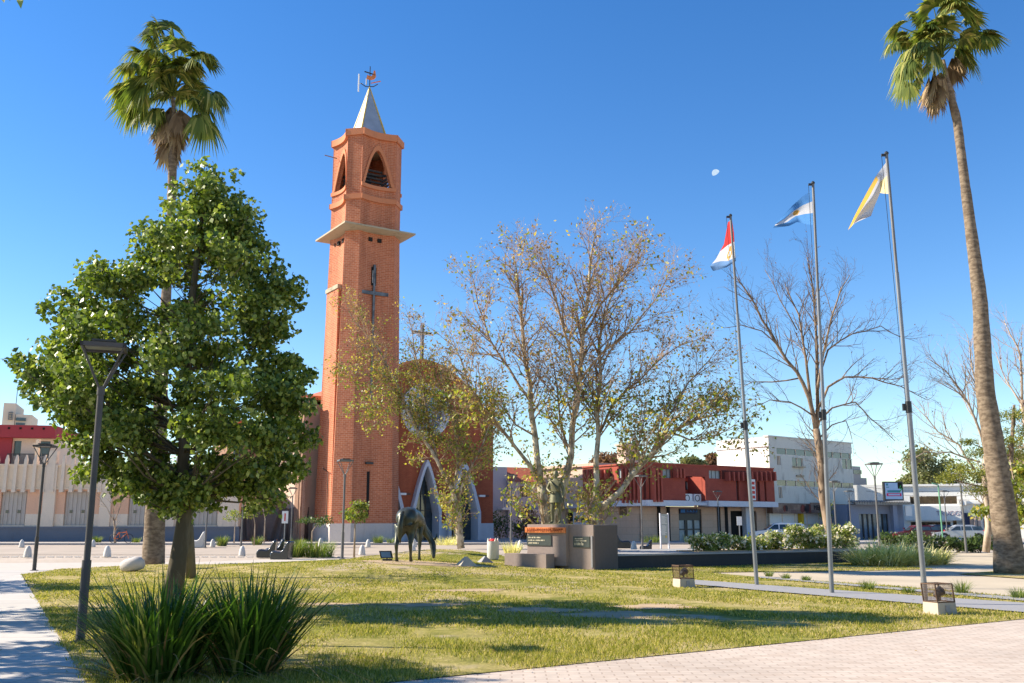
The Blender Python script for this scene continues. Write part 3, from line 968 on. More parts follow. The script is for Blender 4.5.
# transept: brown brick end facing the square
TP = Fac(WL.xy(uf, 0), PH)
u0 = TP.hit(236, 480)[0]
tr = empty('church_transept', (TP.P.x, TP.P.y, 0), 'brown brick transept wall standing behind the shade cloth fence', 'church wing')
mb = MB()
zt2 = TP.hit(250, 424)[1]
a, b, z0, z1 = TP.rect(234, 448, 241, 470)
TP.wall(mb, u0, 0, 0, zt2, [(a, b, z0, z1)], .4)
mb.obox(TP, u0, 0, 0, zt2 - .3, -8, -.41)
mb.build('brick_wall', M['brickbrown'], tr)
mb = MB(); mb.obox(TP, a, b, z0, z1, -.3, -.22); mb.build('window', M['glass'], tr)
mb = MB(); mb.obox(TP, u0 - .2, .2, zt2, zt2 + .3, -8.2, .3); mb.build('roof_edge', M['rooftile'], tr)
mb = MB(); mb.obox(TP, TP.hit(256, 480)[0], TP.hit(257.5, 480)[0], 0, zt2, .0, .12); mb.build('downpipe', M['grey_metal'], tr)

# shade cloth fence between the old wall and the tower
SF = Fac(G(308, 541)[:2], R(8))
ua = SF.hit(241, 520)[0]; zf = SF.hit(275, 508)[1]
fence = empty('shade_cloth_fence', (SF.P.x, SF.P.y, 0), 'sagging brown shade cloth fence closing the gap beside the brick tower', 'fence')
mb = MB()
n = 90; m_ = 10
vs = []
for j in range(m_ + 1):
    for i in range(n + 1):
        t = i / n; z = zf * j / m_
        sag = .12 * math.sin(t * PI * 5) ** 2 * (j / m_) 
        w = .10 * math.sin(t * 60 + z * 2.5 * math.sin(t * 9)) + .12 * math.sin(t * 23 - z * 1.7)
        p = SF.pt(ua * (1 - t), z - sag * z / zf + .08, w + .15)
        vs.append(tuple(p))
fs = [(j * (n + 1) + i, j * (n + 1) + i + 1, (j + 1) * (n + 1) + i + 1, (j + 1) * (n + 1) + i) for j in range(m_) for i in range(n)]
mb.add(vs, fs)
mb.build('shade_cloth', M['tarp'], fence, smooth=True)
for i in range(6):
    mb = MB(); p = SF.pt(ua * i / 5, 0, -.12); mb.tube([p, p + Vector((0, 0, zf + .15))], .05, 6); mb.build('post', M['wood'], fence)

# ================================================================ LEFT STREET WALL BUILDING
LW = Fac(G(100, 540.5)[:2], R(7))
LW = Fac((-34.0, 78.5), R(1))
old = empty('old_walled_building', (LW.P.x, LW.P.y, 0), 'long faded pink and white one storey building with a spiked parapet and metal shutters', 'building')
ue = LW.hit(240, 510)[0]; us_ = LW.hit(-260, 510)[0]
def LR(*a): return LW.rect(*a)
zpl = LW.hit(60, 526.5)[1]; zfr = LW.hit(60, 488)[1]; ztp = LW.hit(60, 466)[1]; zmid = LW.hit(60, 514)[1]
zend = LW.hit(230, 484)[1]
holes = []
sp_u = LW.hit(128, 510)[0] - LW.hit(64, 510)[0]
u64, u90 = LW.hit(64, 510)[0], LW.hit(90, 510)[0]
wz0, wz1 = zpl + .08, LW.hit(76, 491)[1]
k0 = -5
wins = []
for i in range(k0, 3):
    a = u64 + sp_u * i; b = a + (u90 - u64)
    if b < ue - 1: wins.append((a, b, wz0, wz1))
mb = MB()
LW.wall(mb, us_, ue, zmid, zfr, wins, .35)
mb.build('pink_wall', M['pink'], old)
mb = MB(); LW.wall(mb, us_, ue, zpl, zmid, wins, .35, w=.002); mb.build('pale_lower_wall', M['greyw'], old)
mb = MB(); mb.obox(LW, us_, ue + .05, 0, zpl, -.6, .12); mb.obox(LW, us_, ue + .05, zpl - .15, zpl, -.3, .2); mb.build('grey_plinth', M['plinth'], old)
mb = MB(); mb.obox(LW, us_, ue, zfr, ztp, -.4, .08); mb.obox(LW, us_, ue, ztp, ztp + .12, -.45, .16); mb.obox(LW, us_, ue, zfr - .12, zfr, -.35, .14); mb.build('frieze', M['cream'], old)
mb = MB(); mb.obox(LW, us_, ue, 0, ztp - .3, -10, -.62); mb.build('body', M['cream'], old)
for a, b, z0, z1 in wins:
    mb = MB()
    mb.obox(LW, a, b, z0, z1, -.3, -.22)
    x = a + .05
    while x < b - .1:
        mb.obox(LW, x, x + .16, z0 + .03, z1 - .03, -.22, -.17)
        x += (b - a) / 6
    w_ = mb.build('shutter', M['shutter'], old)
    mb = MB(); mb.obox(LW, a + .4, a + .62, z0 + 1.0, z0 + 1.25, -.17, -.15); mb.obox(LW, b - .75, b - .5, z0 + 1.0, z0 + 1.25, -.17, -.15)
    build_each(mb, 'shutter_vent', M['glass'], w_)
    mb = MB(); mb.obox(LW, a - .05, b + .05, z0 - .1, z0 - .002, -.3, .1); mb.build('sill', M['greyw'], old)
# pilasters and merlons
pil = []
for px0, px1 in ((44, 56), (-60, -48), (101, 112), (165, 176), (220, 240)):
    a, b = LW.hit(px0, 500)[0], LW.hit(px1, 500)[0]
    mb = MB()
    mb.obox(LW, a, b, zpl, ztp + .1 if px0 < 200 else zend + 1.6, -.3, .22)
    if px0 == 44:
        mb.obox(LW, a + .15, b - .15, ztp + .1, ztp + 1.25, -.25, .18)
    mb.build('pilaster', M['greyw'], old)
u17, u26 = LW.hit(7.5, 470)[0], LW.hit(17, 470)[0]
du = u26 - u17
for i in range(-18, 26):
    u = u17 + du * i
    if u > ue - 1.5: break
    zt_ = LW.hit(17, 455)[1]
    mb = MB()
    mb.obox(LW, u - .13, u + .13, zfr - .12, zt_ - .45, .081, .28)
    q0 = [LW.xy(u - .13, .28), LW.xy(u + .13, .28), LW.xy(u + .13, .04), LW.xy(u - .13, .04)]
    q1 = [LW.xy(u - .05, .2), LW.xy(u + .05, .2), LW.xy(u + .05, .1), LW.xy(u - .05, .1)]
    mb.hexa(q0, zt_ - .45, zt_, 0, q1)
    mb.obox(LW, u - .16, u + .16, zfr - .35, zfr - .12, .02, .34)
    mb.build('merlon', M['greyw'], old)
# end bay signs (right end)
mb = MB(); mb.obox(LW, LW.hit(196, 500)[0], LW.hit(199, 500)[0], 2.6, 3.1, .0, .06); mb.obox(LW, LW.hit(201, 500)[0], LW.hit(204, 500)[0], 2.6, 3.1, .0, .06); build_each(mb, 'meter_box', M['dark'], old)
# stone cross finial standing on the parapet behind
c = LW.pt(LW.hit(22, 460)[0], 0, -2.5)
mb = MB()
zc0 = ztp - .3; 
mb.cbox(c, .5, .5, zc0, zc0 + .9, 0, 0, .7, .7)
mb.cbox(c, .28, .28, zc0 + .9, zc0 + 2.7)
mb.cbox(c, .8, .26, zc0 + 2.0, zc0 + 2.35)
mb.build('stone_cross', M['cream'], old)

# building with raspberry band behind the wall
RB = Fac((-52.0, 97.0), R(10))
rb = empty('raspberry_roofed_building', (RB.P.x, RB.P.y, 0), 'two storey white building with a raspberry red roof band behind the spiked wall', 'building')
a0, a1, z0, z1 = RB.rect(-120, 425, 58, 437.5)
mb = MB(); mb.obox(RB, a0, a1, z0, z1, -9, .9); mb.build('red_band', M['redwall'], rb)
aw = RB.hit(12.5, 445)[0]
mb = MB(); mb.obox(RB, a0, aw, 0, z0 - .002, -9, .3); mb.build('red_wall', M['redwall'], rb)
wz0 = RB.hit(30, 456)[1]; wz1 = RB.hit(30, 441)[1]
H1 = (RB.hit(13.5, 448)[0], RB.hit(21, 448)[0], wz0, wz1); H2 = (RB.hit(37, 448)[0], RB.hit(50, 448)[0], wz0, wz1)
mb = MB(); RB.wall(mb, aw, a1, 0, z0 - .002, [H1, H2], .3); mb.obox(RB, aw, a1, 0, z0 - .1, -9, -.31); mb.build('white_wall', M['greyw'], rb)
for h_ in (H1, H2):
    mb = MB(); mb.obox(RB, h_[0], h_[1], h_[2], h_[3], -.3, -.22); mb.build('window', M['glass'], rb)
mb = MB()
for i in range(4):
    u = RB.hit(12 + i * 11.5, 429)[0]; z = RB.hit(12, 429)[1]
    mb.obox(RB, u - .1, u + .1, z - .1, z + .1, .9, .96)
build_each(mb, 'spotlight', M['dark'], rb)
mb = MB(); mb.obox(RB, a0, a1, wz0 - 1.2, wz0 - .9, .3, 1.3); mb.build('balcony_slab', M['greyw'], rb)
rail = MB()
for i in range(40):
    u = aw + (a1 - aw) * i / 40
    rail.tube([RB.pt(u, wz0 - .9, 1.2), RB.pt(u, wz0 + .1, 1.2)], .03, 4)
rail.obox(RB, aw, a1, wz0 + .1, wz0 + .16, 1.15, 1.25)
rail.build('balcony_railing', M['dark_metal'], rb)
# pale high-rise
HB = Fac((-118.0, 190.0), R(20))
hb = empty('pale_high_rise', (HB.P.x, HB.P.y, 0), 'pale concrete high rise top showing above the raspberry red roof', 'building')
def hbx(x0, y0, x1, dep, nm):
    a, b, _, z1 = HB.rect(x0, y0, x1, 440)
    mb = MB(); mb.obox(HB, a, b, 0, z1, -dep, 0); return mb.build(nm, M['greyw'], hb)
hbx(2, 403, 14.5, 12, 'stair_tower'); hbx(14.6, 414.5, 31, 10, 'block')
a, b, z0, z1 = HB.rect(16, 418, 26, 421); mb = MB(); mb.obox(HB, a, b, z0, z1, .0, .4); mb.build('window_band', M['glass'], hb)
a, b, z0, z1 = HB.rect(16, 423, 25, 425.5); mb = MB(); mb.obox(HB, a, b, z0, z1, .0, .4); mb.build('window_band', M['glass'], hb)
a, b, z0, z1 = HB.rect(9, 413, 13, 420); mb = MB()
for t in range(4): mb.obox(HB, a, b, z0 + (z1 - z0) * t / 3, z0 + (z1 - z0) * t / 3 + .15, .0, 1.0)
mb.obox(HB, a, a + .15, z0, z1, .8, 1); mb.obox(HB, b - .15, b, z0, z1, .8, 1)
mb.build('metal_balcony', M['grey_metal'], hb)
p = HB.pt(HB.hit(14.5, 400)[0] + .3, HB.hit(14.5, 404)[1], -.5); mb = MB(); mb.tube([p - Vector((0, 0, 2)), p + Vector((0, 0, 4))], .08, 4); mb.build('mast', M['grey_metal'], hb)

# ================================================================ BUILDINGS RIGHT OF THE CHURCH
A35 = R(35)
# lilac building (front in shade)
LB = Fac(at(494, 530, 98)[:2], R(25))
lb = empty('lilac_grey_building', (LB.P.x, LB.P.y, 0), 'plain lilac grey two storey building with small red tiled roof right of the church', 'building')
z1 = LB.hit(500, 467)[1]; ub = LB.hit(507, 500)[0]
mb = MB(); mb.obox(LB, -3, ub, 0, z1, -10, 0); mb.build('tall_block', M['lilac'], lb)
u2 = LB.hit(552, 500)[0]; z2 = LB.hit(525, 481)[1]
wa = LB.rect(518.5, 486, 526, 497); wb = LB.rect(498, 499.5, 507, 508)
mb = MB(); LB.wall(mb, ub, u2, 0, z2, [wa], .3, w=.3); mb.obox(LB, ub, u2, 0, z2, -9, -.01); mb.build('low_block', M['lilac'], lb)
mb = MB(); mb.obox(LB, wa[0], wa[1], wa[2], wa[3], .05, .12); w_ = mb.build('window', M['glass'], lb)
mb = MB(); um = (wa[0] + wa[1]) / 2; mb.obox(LB, um - .06, um + .06, wa[2], wa[3], .12, .18); mb.build('window_bar', M['wood'], w_)
zr = LB.hit(525, 475)[1]
mb = MB()
q = [LB.xy(ub, .8), LB.xy(u2, .8), LB.xy(u2, -3), LB.xy(ub, -3)]; qt = [LB.xy(ub, -2), LB.xy(u2, -2), LB.xy(u2, -3), LB.xy(ub, -3)]
mb.hexa(q, z2 - .1, zr + .9, 0, qt); mb.build('tiled_roof', M['rooftile'], lb)
mb = MB()
b0 = wb
for zz in (b0[2], b0[3]): mb.tube([LB.pt(b0[0] + .2, zz, 1.0), LB.pt(b0[1], zz, 1.0)], .05, 4)
for t in range(5): u = b0[0] + .2 + (b0[1] - b0[0] - .2) * t / 4; mb.tube([LB.pt(u, b0[2], 1.0), LB.pt(u, b0[3], 1.0)], .04, 4)
mb.obox(LB, b0[0], b0[1] + .1, b0[2] - .2, b0[2], 0, 1.1)
mb.build('balcony', M['plastic_w'], lb)
# sunlit salmon building whose side faces left, with dark garage and pale door
SB = Fac(at(584, 535, 84)[:2], A35 - PI / 2)
sb = empty('sunlit_salmon_building', (SB.P.x, SB.P.y, 0), 'sunlit salmon plaster building behind the statue with a dark garage and pale door', 'building')
ua = SB.hit(541, 500)[0]; z1 = SB.hit(565, 468)[1]
g = SB.rect(566, 512, 573, 524.5); dd = SB.rect(573.2, 512, 588, 524.5)
mb = MB(); SB.wall(mb, ua, 2, 0, z1, [(g[0], g[1], 0, g[3])], .3); mb.obox(SB, ua, 2, 0, z1 - .2, -8, -.31); mb.build('plaster_wall', M['salmonp'], sb)
mb = MB(); mb.obox(SB, g[0], g[1], 0, g[3], -.3, -.25); mb.build('garage_opening', M['dark'], sb)
mb = MB(); mb.obox(SB, g[1] + .1, min(dd[1], 1.8), 0, dd[3], 0, .08); d_ = mb.build('pale_door', M['bandw'], sb)
mb = MB(); zz = dd[3] - .9; u = g[1] + .3; mb.obox(SB, u, u + .7, zz, zz + .4, .08, .1); mb.obox(SB, u + .9, u + 1.5, zz, zz + .4, .08, .1); build_each(mb, 'door_pane', M['glass'], d_)
mb = MB(); mb.obox(SB, ua - .1, 2, z1, z1 + .25, -8, .25); mb.build('roof_edge', M['salmonp'], sb)
mb = MB(); mb.obox(SB, ua - .5, 2, g[3] + .3, g[3] + .6, 0, 1.2); mb.build('canopy', M['lilac'], sb)
p = SB.pt(SB.hit(595, 500)[0], 0, -2) if False else at(628, 480, 95)
mb = MB(); mb.cbox((p.x, p.y), 1.5, 1.5, 0, at(628, 446, 95).z, .5); mb.cbox((p.x, p.y), 1.8, 1.8, at(628, 446, 95).z, at(628, 444, 95).z, .5)
tag(mb.build('water_tank_tower', M['salmonp'], origin=(p.x, p.y, 0)), 'pale square water tank tower rising behind the red office building', 'tower')

# ---- red office building
RF = Fac(at(647, 541, 77)[:2], A35)                 # street front (in shade)
RL = Fac(RF.P, A35 - PI / 2)                        # left side (sunlit); u<0 goes back
red = empty('red_office_building', (RF.P.x, RF.P.y, 0), 'brick red and salmon two storey office building with vertical fins and a white floor band', 'building')
uEnd = RF.hit(775, 500)[0]
zT = RF.hit(700, 466)[1]; zB1 = RF.hit(700, 501)[1]; zB0 = RF.hit(700, 506.5)[1]
uSide = RL.hit(583, 490)[0]
def RFr(*a): return RF.rect(*a)
uR0, uR1 = RF.hit(685, 480)[0], RF.hit(705, 480)[0]
IN = -1.5                                            # ground floor set back
# upper walls
w1 = RFr(660, 469, 671.5, 478); w2 = RFr(709, 470.5, 721, 478.5)
sl = [RFr(736.5, 481, 739, 500), RFr(757.5, 481.5, 760, 501), RFr(764.5, 481.5, 766.5, 501)]
mb = MB()
RF.wall(mb, 0, uR0, zB1, zT, [w1], .35)
RF.wall(mb, uR1, uEnd, zB1, zT, [w2] + sl, .35)
wl = RL.rect(617, 468.5, 623, 478)
RL.wall(mb, uSide, -.36, zB1, zT, [wl], .35)
RF.wall(mb, uR0, uR1, zT - .9, zT, [], .35)
mb.obox(RF, uR1 - .02, uR1 + .3, zB1, zT - .901, -2.2, -.36)
mb.obox(RF, uR0 - .3, uR0 + .02, zB1, zT - .901, -2.2, -.36)
mb.obox(RF, .5, uR0 - .31, zB1, zT - .35, uSide + .3, -.5)
mb.obox(RF, uR1 + .31, uEnd, zB1, zT - .35, uSide + .3, -.5)
rw = RFr(687, 480, 698, 494)
RF.wall(mb, uR0, uR1 + 0.0, zB1, zT - .901, [(uR0 + 1.0, uR0 + 3.0, zB1 + 1.0, zT - 1.2)], .2, w=-2.0)
mb.obox(RF, uR0 + .02, uR1, zB1, zT - .35, uSide + .3, -2.25)
mb.build('red_upper_wall', M['redpaint'], red)
mb = MB(); mb.obox(RF, uR0 + 1.0, uR0 + 3.0, zB1 + 1.0, zT - 1.2, -2.15, -2.1); c_ = mb.build('balcony_window', M['glass'], red)
mb = MB(); mb.obox(RF, uR0 + 1.15, uR0 + 1.6, zB1 + 1.05, zT - 1.3, -2.1, -2.06); mb.obox(RF, uR0 + 2.3, uR0 + 2.8, zB1 + 1.05, zT - 1.3, -2.1, -2.06); build_each(mb, 'curtain', M['curtain'], c_)
for w_ in (w1, w2):
    mb = MB(); mb.obox(RF, w_[0], w_[1], w_[2], w_[3], -.3, -.2); c_ = mb.build('window', M['curtain'], red)
    mb = MB()
    for t in (0, .33, .66, .96): u = w_[0] + (w_[1] - w_[0]) * t; mb.obox(RF, u, u + .06, w_[2], w_[3], -.2, -.14)
    build_each(mb, 'window_frame', M['grey_metal'], c_)
mb = MB(); mb.obox(RL, wl[0], wl[1], wl[2], wl[3], -.3, -.2); mb.build('window', M['curtain'], red)
for s_ in sl:
    mb = MB(); mb.obox(RF, s_[0], s_[1], s_[2], s_[3], -.3, -.2); mb.build('slit_window', M['glass'], red)
# dark recess panels behind the fins, then the fins
def fins(Fc, xs, y0, y1, recess=None, dz=0):
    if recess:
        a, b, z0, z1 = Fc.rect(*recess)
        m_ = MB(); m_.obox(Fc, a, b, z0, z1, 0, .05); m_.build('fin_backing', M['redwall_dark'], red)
    for x in xs:
        u = Fc.hit(x, (y0 + y1) / 2)[0]; z1 = Fc.hit(x, y0)[1]; z0 = Fc.hit(x, y1)[1]
        m_ = MB(); m_.obox(Fc, u - .09, u + .09, z0, z1, .05, .55); m_.build('fin', M['redpaint2'], red)
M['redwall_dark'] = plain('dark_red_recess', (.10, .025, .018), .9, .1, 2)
M['redpaint2'] = plain('brick_red_fins', (.36, .08, .052), .8, .1, 2)
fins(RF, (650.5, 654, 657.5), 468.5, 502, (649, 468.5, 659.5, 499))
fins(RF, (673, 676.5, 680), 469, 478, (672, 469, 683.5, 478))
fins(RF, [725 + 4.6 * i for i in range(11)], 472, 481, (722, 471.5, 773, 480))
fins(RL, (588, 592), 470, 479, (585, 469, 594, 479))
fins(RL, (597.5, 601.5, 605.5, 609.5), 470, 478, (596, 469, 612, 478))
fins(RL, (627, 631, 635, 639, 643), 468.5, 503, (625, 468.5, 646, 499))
fins(RL, (605, 610, 615), 482, 498, None)
mb = MB()
mb.obox(RF, -.05, uR0 + .6, zB0, zB1, -.6, .35); mb.obox(RF, uR1, uEnd, zB0 + .02, zB1 + .03, -.6, .35)
mb.obox(RF, uR0 + .6, uR1, zB0 + .1, zB1 - .12, -2.5, .15)
mb.obox(RL, uSide, -.02, zB0, zB1, -.5, .352)
mb.build('white_floor_band', M['bandw'], red)
mb = MB(); mb.obox(RF, -.1, uR0, zT, zT + .12, -.5, .1); mb.obox(RF, uR0, uR1, zT + .001, zT + .1, -.5, .05); mb.obox(RF, uR1, uEnd, zT, zT + .12, -.5, .1); mb.obox(RL, uSide, -.5, zT + .002, zT + .122, -.5, .1); mb.build('roof_edge', M['redpaint2'], red)
# ground floor
gd = RFr(683, 511, 701.5, 538); gd = (gd[0], gd[1], 0, gd[3])
G2 = Fac(RF.xy(0, IN), A35)
dd = G2.rect(679, 509, 702, 540); dd = (dd[0], dd[1], 0, dd[3])
d2 = G2.rect(731, 511, 757, 540); d2 = (d2[0], d2[1], 0, d2[3])
e2 = G2.hit(770, 520)[0]
mb = MB(); G2.wall(mb, .8, e2 + 3, 0, zB0 - .002, [dd, d2], .3)
GL2 = Fac(G2.xy(.8, 0), A35 - PI / 2)
wg = GL2.rect(618.5, 506, 627, 515)
GL2.wall(mb, uSide, -.01, 0, zB0 - .002, [wg], .3)
mb.build('salmon_ground_wall', M['salmon'], red)
mb = MB(); mb.obox(GL2, wg[0], wg[1], wg[2], wg[3], -.25, -.15); mb.build('shuttered_window', M['wood'], red)
mb = MB()
mb.obox(G2, dd[0], dd[1], 0, dd[3], -.28, -.2); gl = mb.build('glazed_entrance', M['curtain'], red)
mb = MB()
for t in (0, .3, .36, .66, .97): u = dd[0] + (dd[1] - dd[0]) * t; mb.obox(G2, u, u + .12, 0, dd[3] - .9, -.2, -.1)
for z in (.9, 2.6, dd[3] - .95): mb.obox(G2, dd[0], dd[1], z, z + .1, -.2, -.11)
mb.obox(G2, dd[0], dd[1], dd[3] - .85, dd[3], -.2, -.1)
mb.build('door_frame', M['dark_metal'], gl)
a, b, z0, z1 = G2.rect(679, 508.5, 696.5, 513.5)
mb = MB(); mb.obox(G2, a, b, z0, z1, .02, .12); sg = mb.build('shop_sign', M['navy'], red)
mb = MB()
for t in range(10): mb.obox(G2, a + .8 + t * .13, a + .88 + t * .13, z0 + .12, z1 - .14 - .06 * (t % 3), .12, .135)
mb.obox(G2, a + .1, a + .6, z0 + .08, z1 - .08, .12, .13)
mb.build('sign_lettering', M['f_blue'], sg)
mb = MB(); mb.obox(G2, d2[0], d2[1], 0, d2[3], -.28, -.2); mb.build('dark_shopfront', M['dark'], red)
for x in (658.5, 668, 718.5, 726):
    u = G2.hit(x, 520)[0]; mb = MB(); mb.obox(G2, u - .14, u + .14, 0, zB0 - .01, 0, .12); mb.build('dark_slot', M['dark'], red)
mb = MB(); mb.obox(G2, G2.hit(742, 520)[0], G2.hit(746.5, 520)[0], 0, zB0 - .003, .02, .5); mb.build('pale_pier', M['bandw'], red)
for i in range(2):
    u = uR0 + .35 + i * 1.2
    mb = MB(); mb.obox(RF, u, u + .95, zB1 - .1, zB1 + .6, -.9, -.5); ac = mb.build('air_conditioner', M['plastic_w'], red)
    mb = MB(); c = RF.pt(u + .35, zB1 + .25, -.49)
    ring = [c + Vector((RF.u.x * .25 * math.cos(t), RF.u.y * .25 * math.cos(t), .25 * math.sin(t))) for t in [2 * PI * k / 16 for k in range(17)]]
    mb.tube(ring, .035, 4); mb.build('fan_grille', M['dark_metal'], ac)
u = RF.hit(747, 490)[0]; z = RF.hit(747, 490)[1]
mb = MB(); mb.obox(RF, u - .3, u + .25, z - .9, z + .9, .6, .75); sg = mb.build('projecting_sign', M['plastic_w'], red)
mb = MB()
for t in range(4): mb.obox(RF, u - .2, u + .15, z - .75 + t * .4, z - .5 + t * .4, .75, .765)
mb.build('sign_lettering', M['plastic_r'], sg)

# ---- dirty white three storey building
WF = Fac(at(773.5, 541, 87)[:2], R(38))
WS = Fac(WF.P, R(38) - PI / 2)
wb_ = empty('dirty_white_building', (WF.P.x, WF.P.y, 0), 'three storey dirty white building with black stains, ribbon windows and yellow columns', 'building')
uE = WF.hit(853, 470)[0]; zT = WF.hit(774, 437)[1]
uB = WS.hit(717, 460)[0]
r1 = WF.rect(782, 448.5, 852, 454); r2 = WF.rect(779, 481, 852, 487)
zM1 = WF.hit(800, 503.5)[1]; zM0 = WF.hit(800, 513.5)[1]
r1 = (WF.hit(776.5, 451)[0], uE, WF.hit(778, 454)[1], WF.hit(778, 448)[1])
r2 = (WF.hit(777, 484)[0], uE, WF.hit(778, 485.5)[1], WF.hit(778, 480)[1])
big = WF.rect(792, 455, 803, 465); big = (big[0], big[1], big[2] - .1, r1[2] - .25)
holes = [r1, r2, big]
for ys in ((456, 465), (487, 498)):
    h_ = WF.rect(776.3, ys[0], 779.5, ys[1]); holes.append((r1[0], r1[0] + .55, h_[2], h_[3]))
cor = WF.rect(842, 455, 853, 469); holes.append((cor[0], uE, cor[2], r1[2] - .05))
mb = MB(); WF.wall(mb, 0, uE, zM1, zT, holes, .35)
mb.obox(WF, .1, uE - .1, 0, zT - .3, uB + .4, -.6)
mb.build('stained_front_wall', M['dirtywhite'], wb_)
mb = MB(); WS.wall(mb, uB, -.351, 0, zT + .001, [], .35); mb.obox(WS, uB, -.36, 0, zT - .5, -uE + .5, -.36); mb.build('white_side_wall', M['white'], wb_)
mb = MB(); mb.obox(WS, uB - .1, .05, zT - .9, zT - .65, 0, .12); mb.build('string_course', M['white'], wb_)
a, b, z0, z1 = WS.rect(717, 462, 741, 475)
mb = MB(); mb.obox(WS, a, b, 0, z1 - 1.0, .02, 3.0); mb.obox(WS, a - .1, b + .1, z1 - 1.0, z1 - .75, .02, 3.1); mb.build('low_annex', M['white'], wb_)
for h_ in holes:
    mb = MB(); mb.obox(WF, h_[0], h_[1] - .002, h_[2], h_[3], -.2, -.11)
    g_ = mb.build('window', M['glassb'] if h_[1] > uE - .1 and h_[3] - h_[2] > 1.2 else M['glass'], wb_)
    mb = MB(); u = h_[0]
    while u < h_[1]:
        mb.obox(WF, u, u + .09, h_[2], h_[3], -.11, -.06); u += 1.5 if h_[1] - h_[0] > 3 else (h_[1] - h_[0]) / 2 - .06
    mb.build('mullion', M['greyw'], g_)
mb = MB(); mb.obox(WF, -.1, uE + .1, zT, zT + .12, -.5, .08); mb.build('roof_edge', M['dirtywhite'], wb_)
mb = MB(); mb.obox(WF, big[0], big[1], big[2] - .15, big[2] - .02, .0, .3); h_ = WF.rect(796, 475, 803, 477); mb.obox(WF, h_[0], h_[1], h_[2], h_[3], 0, .15); mb.build('ledge', M['slab'], wb_)
mb = MB(); mb.obox(WF, -.2, uE + .5, zM0, zM1 - .002, -.4, .25); mu = mb.build('stone_mural_band', M['mural'], wb_)
# uneven relief shapes on the mural
rng = random.Random(5)
m1, m2 = MB(), MB()
for i in range(16):
    u = 1.2 + rng.random() * (uE - 2.4); z = zM0 + .1 + rng.random() * (zM1 - zM0 - .9)
    if WF.hit(808, 508)[0] < u < WF.hit(828, 508)[0]: continue
    m = m1 if rng.random() < .6 else m2
    pts = []
    k = 7
    cx, cz = u, z + .35
    rr_ = .25 + .3 * rng.random()
    ring = [(cx + rr_ * (.6 + .5 * rng.random()) * math.cos(2 * PI * j / k), cz + min(rr_ * 1.1, .42) * (.6 + .5 * rng.random()) * math.sin(2 * PI * j / k)) for j in range(k)]
    vs = [WF.pt(a_, b_, .29) for a_, b_ in ring] + [WF.pt(a_, b_, .25) for a_, b_ in ring]
    m.add(vs, [tuple(range(k))] + [(j, j + k, (j + 1) % k + k, (j + 1) % k) for j in range(k)])
build_each(m1, 'relief_figure', plain('dark_mural_relief', (.07, .05, .045), .9, .2, 3), mu); build_each(m2, 'relief_figure', plain('red_brown_mural_relief', (.22, .06, .04), .9, .2, 3), mu)
a, b, z0, z1 = WF.rect(808, 502, 829, 513)
mb = MB(); mb.obox(WF, a, b, zM0 + .02, zM1 + .1, .251, .33); sp_ = mb.build('name_panel', M['mural'], mu)
def text_mesh(name, txt, size, mat, pos, ang, parent, thick=.01, bold=0.0):
    cu = bpy.data.curves.new('t', 'FONT'); cu.body = txt; cu.size = size; cu.extrude = thick; cu.align_x = 'CENTER'; cu.align_y = 'CENTER'; cu.offset = bold
    ob = bpy.data.objects.new('t', cu); COL.objects.link(ob)
    dg = bpy.context.evaluated_depsgraph_get()
    me = bpy.data.meshes.new_from_object(ob.evaluated_get(dg))
    bpy.data.objects.remove(ob)
    me.transform(Matrix.Translation(Vector(pos)) @ Matrix.Rotation(ang, 4, 'Z') @ Matrix.Rotation(PI / 2, 4, 'X'))
    return finish(name, me, mat, parent, None, False)
uc = (a + b) / 2
text_mesh('panel_lettering', 'MERCE D', .62, M['dark'], WF.pt(uc, zM1 - .38, .345), R(38), sp_)
text_mesh('panel_lettering', 'DE A', .5, M['dark'], WF.pt(uc, zM0 + .42, .345), R(38), sp_)
# ground floor shops
mb = MB(); mb.obox(WF, 0, uE, 0, zM0 - .01, -.6, -.4); sh = mb.build('shop_window', M['curtain'], wb_)
mb = MB(); u = 0
while u < uE: mb.obox(WF, u, u + .1, 0, zM0 - .012, -.4, -.32); u += 1.9
mb.obox(WF, 0, uE, zM0 - 1.1, zM0 - .95, -.4, -.33); mb.build('shop_frame', M['greyw'], sh)
for x in (815 - 13, 847):
    u = WF.hit(x, 520)[0]; mb = MB(); mb.obox(WF, u - .18, u + .18, 0, zM0 - .011, -.3, .1); mb.build('yellow_column', M['yellow'], wb_)
# grey block beyond
GB = Fac(at(853, 535, 108)[:2], R(38))
gb = empty('stepped_grey_block', (GB.P.x, GB.P.y, 0), 'small stepped grey block beyond the end of the dirty white building', 'building')
for x0, x1, y0, nm in ((840, 862, 466, 'upper_block'), (862.1, 868, 478, 'lower_block')):
    a, b, _, z1 = GB.rect(x0, y0, x1, 520)
    mb = MB(); mb.obox(GB, a, b, 0, z1, -6, 0); mb.build(nm, M['conc_grey'], gb)
a, b, z0, z1 = GB.rect(853, 470, 861, 474); mb = MB(); mb.obox(GB, a, b, z0, z1, .0, .08); mb.build('window_band', M['glass'], gb)
a, b, _, z1 = GB.rect(840, 485, 872, 520)
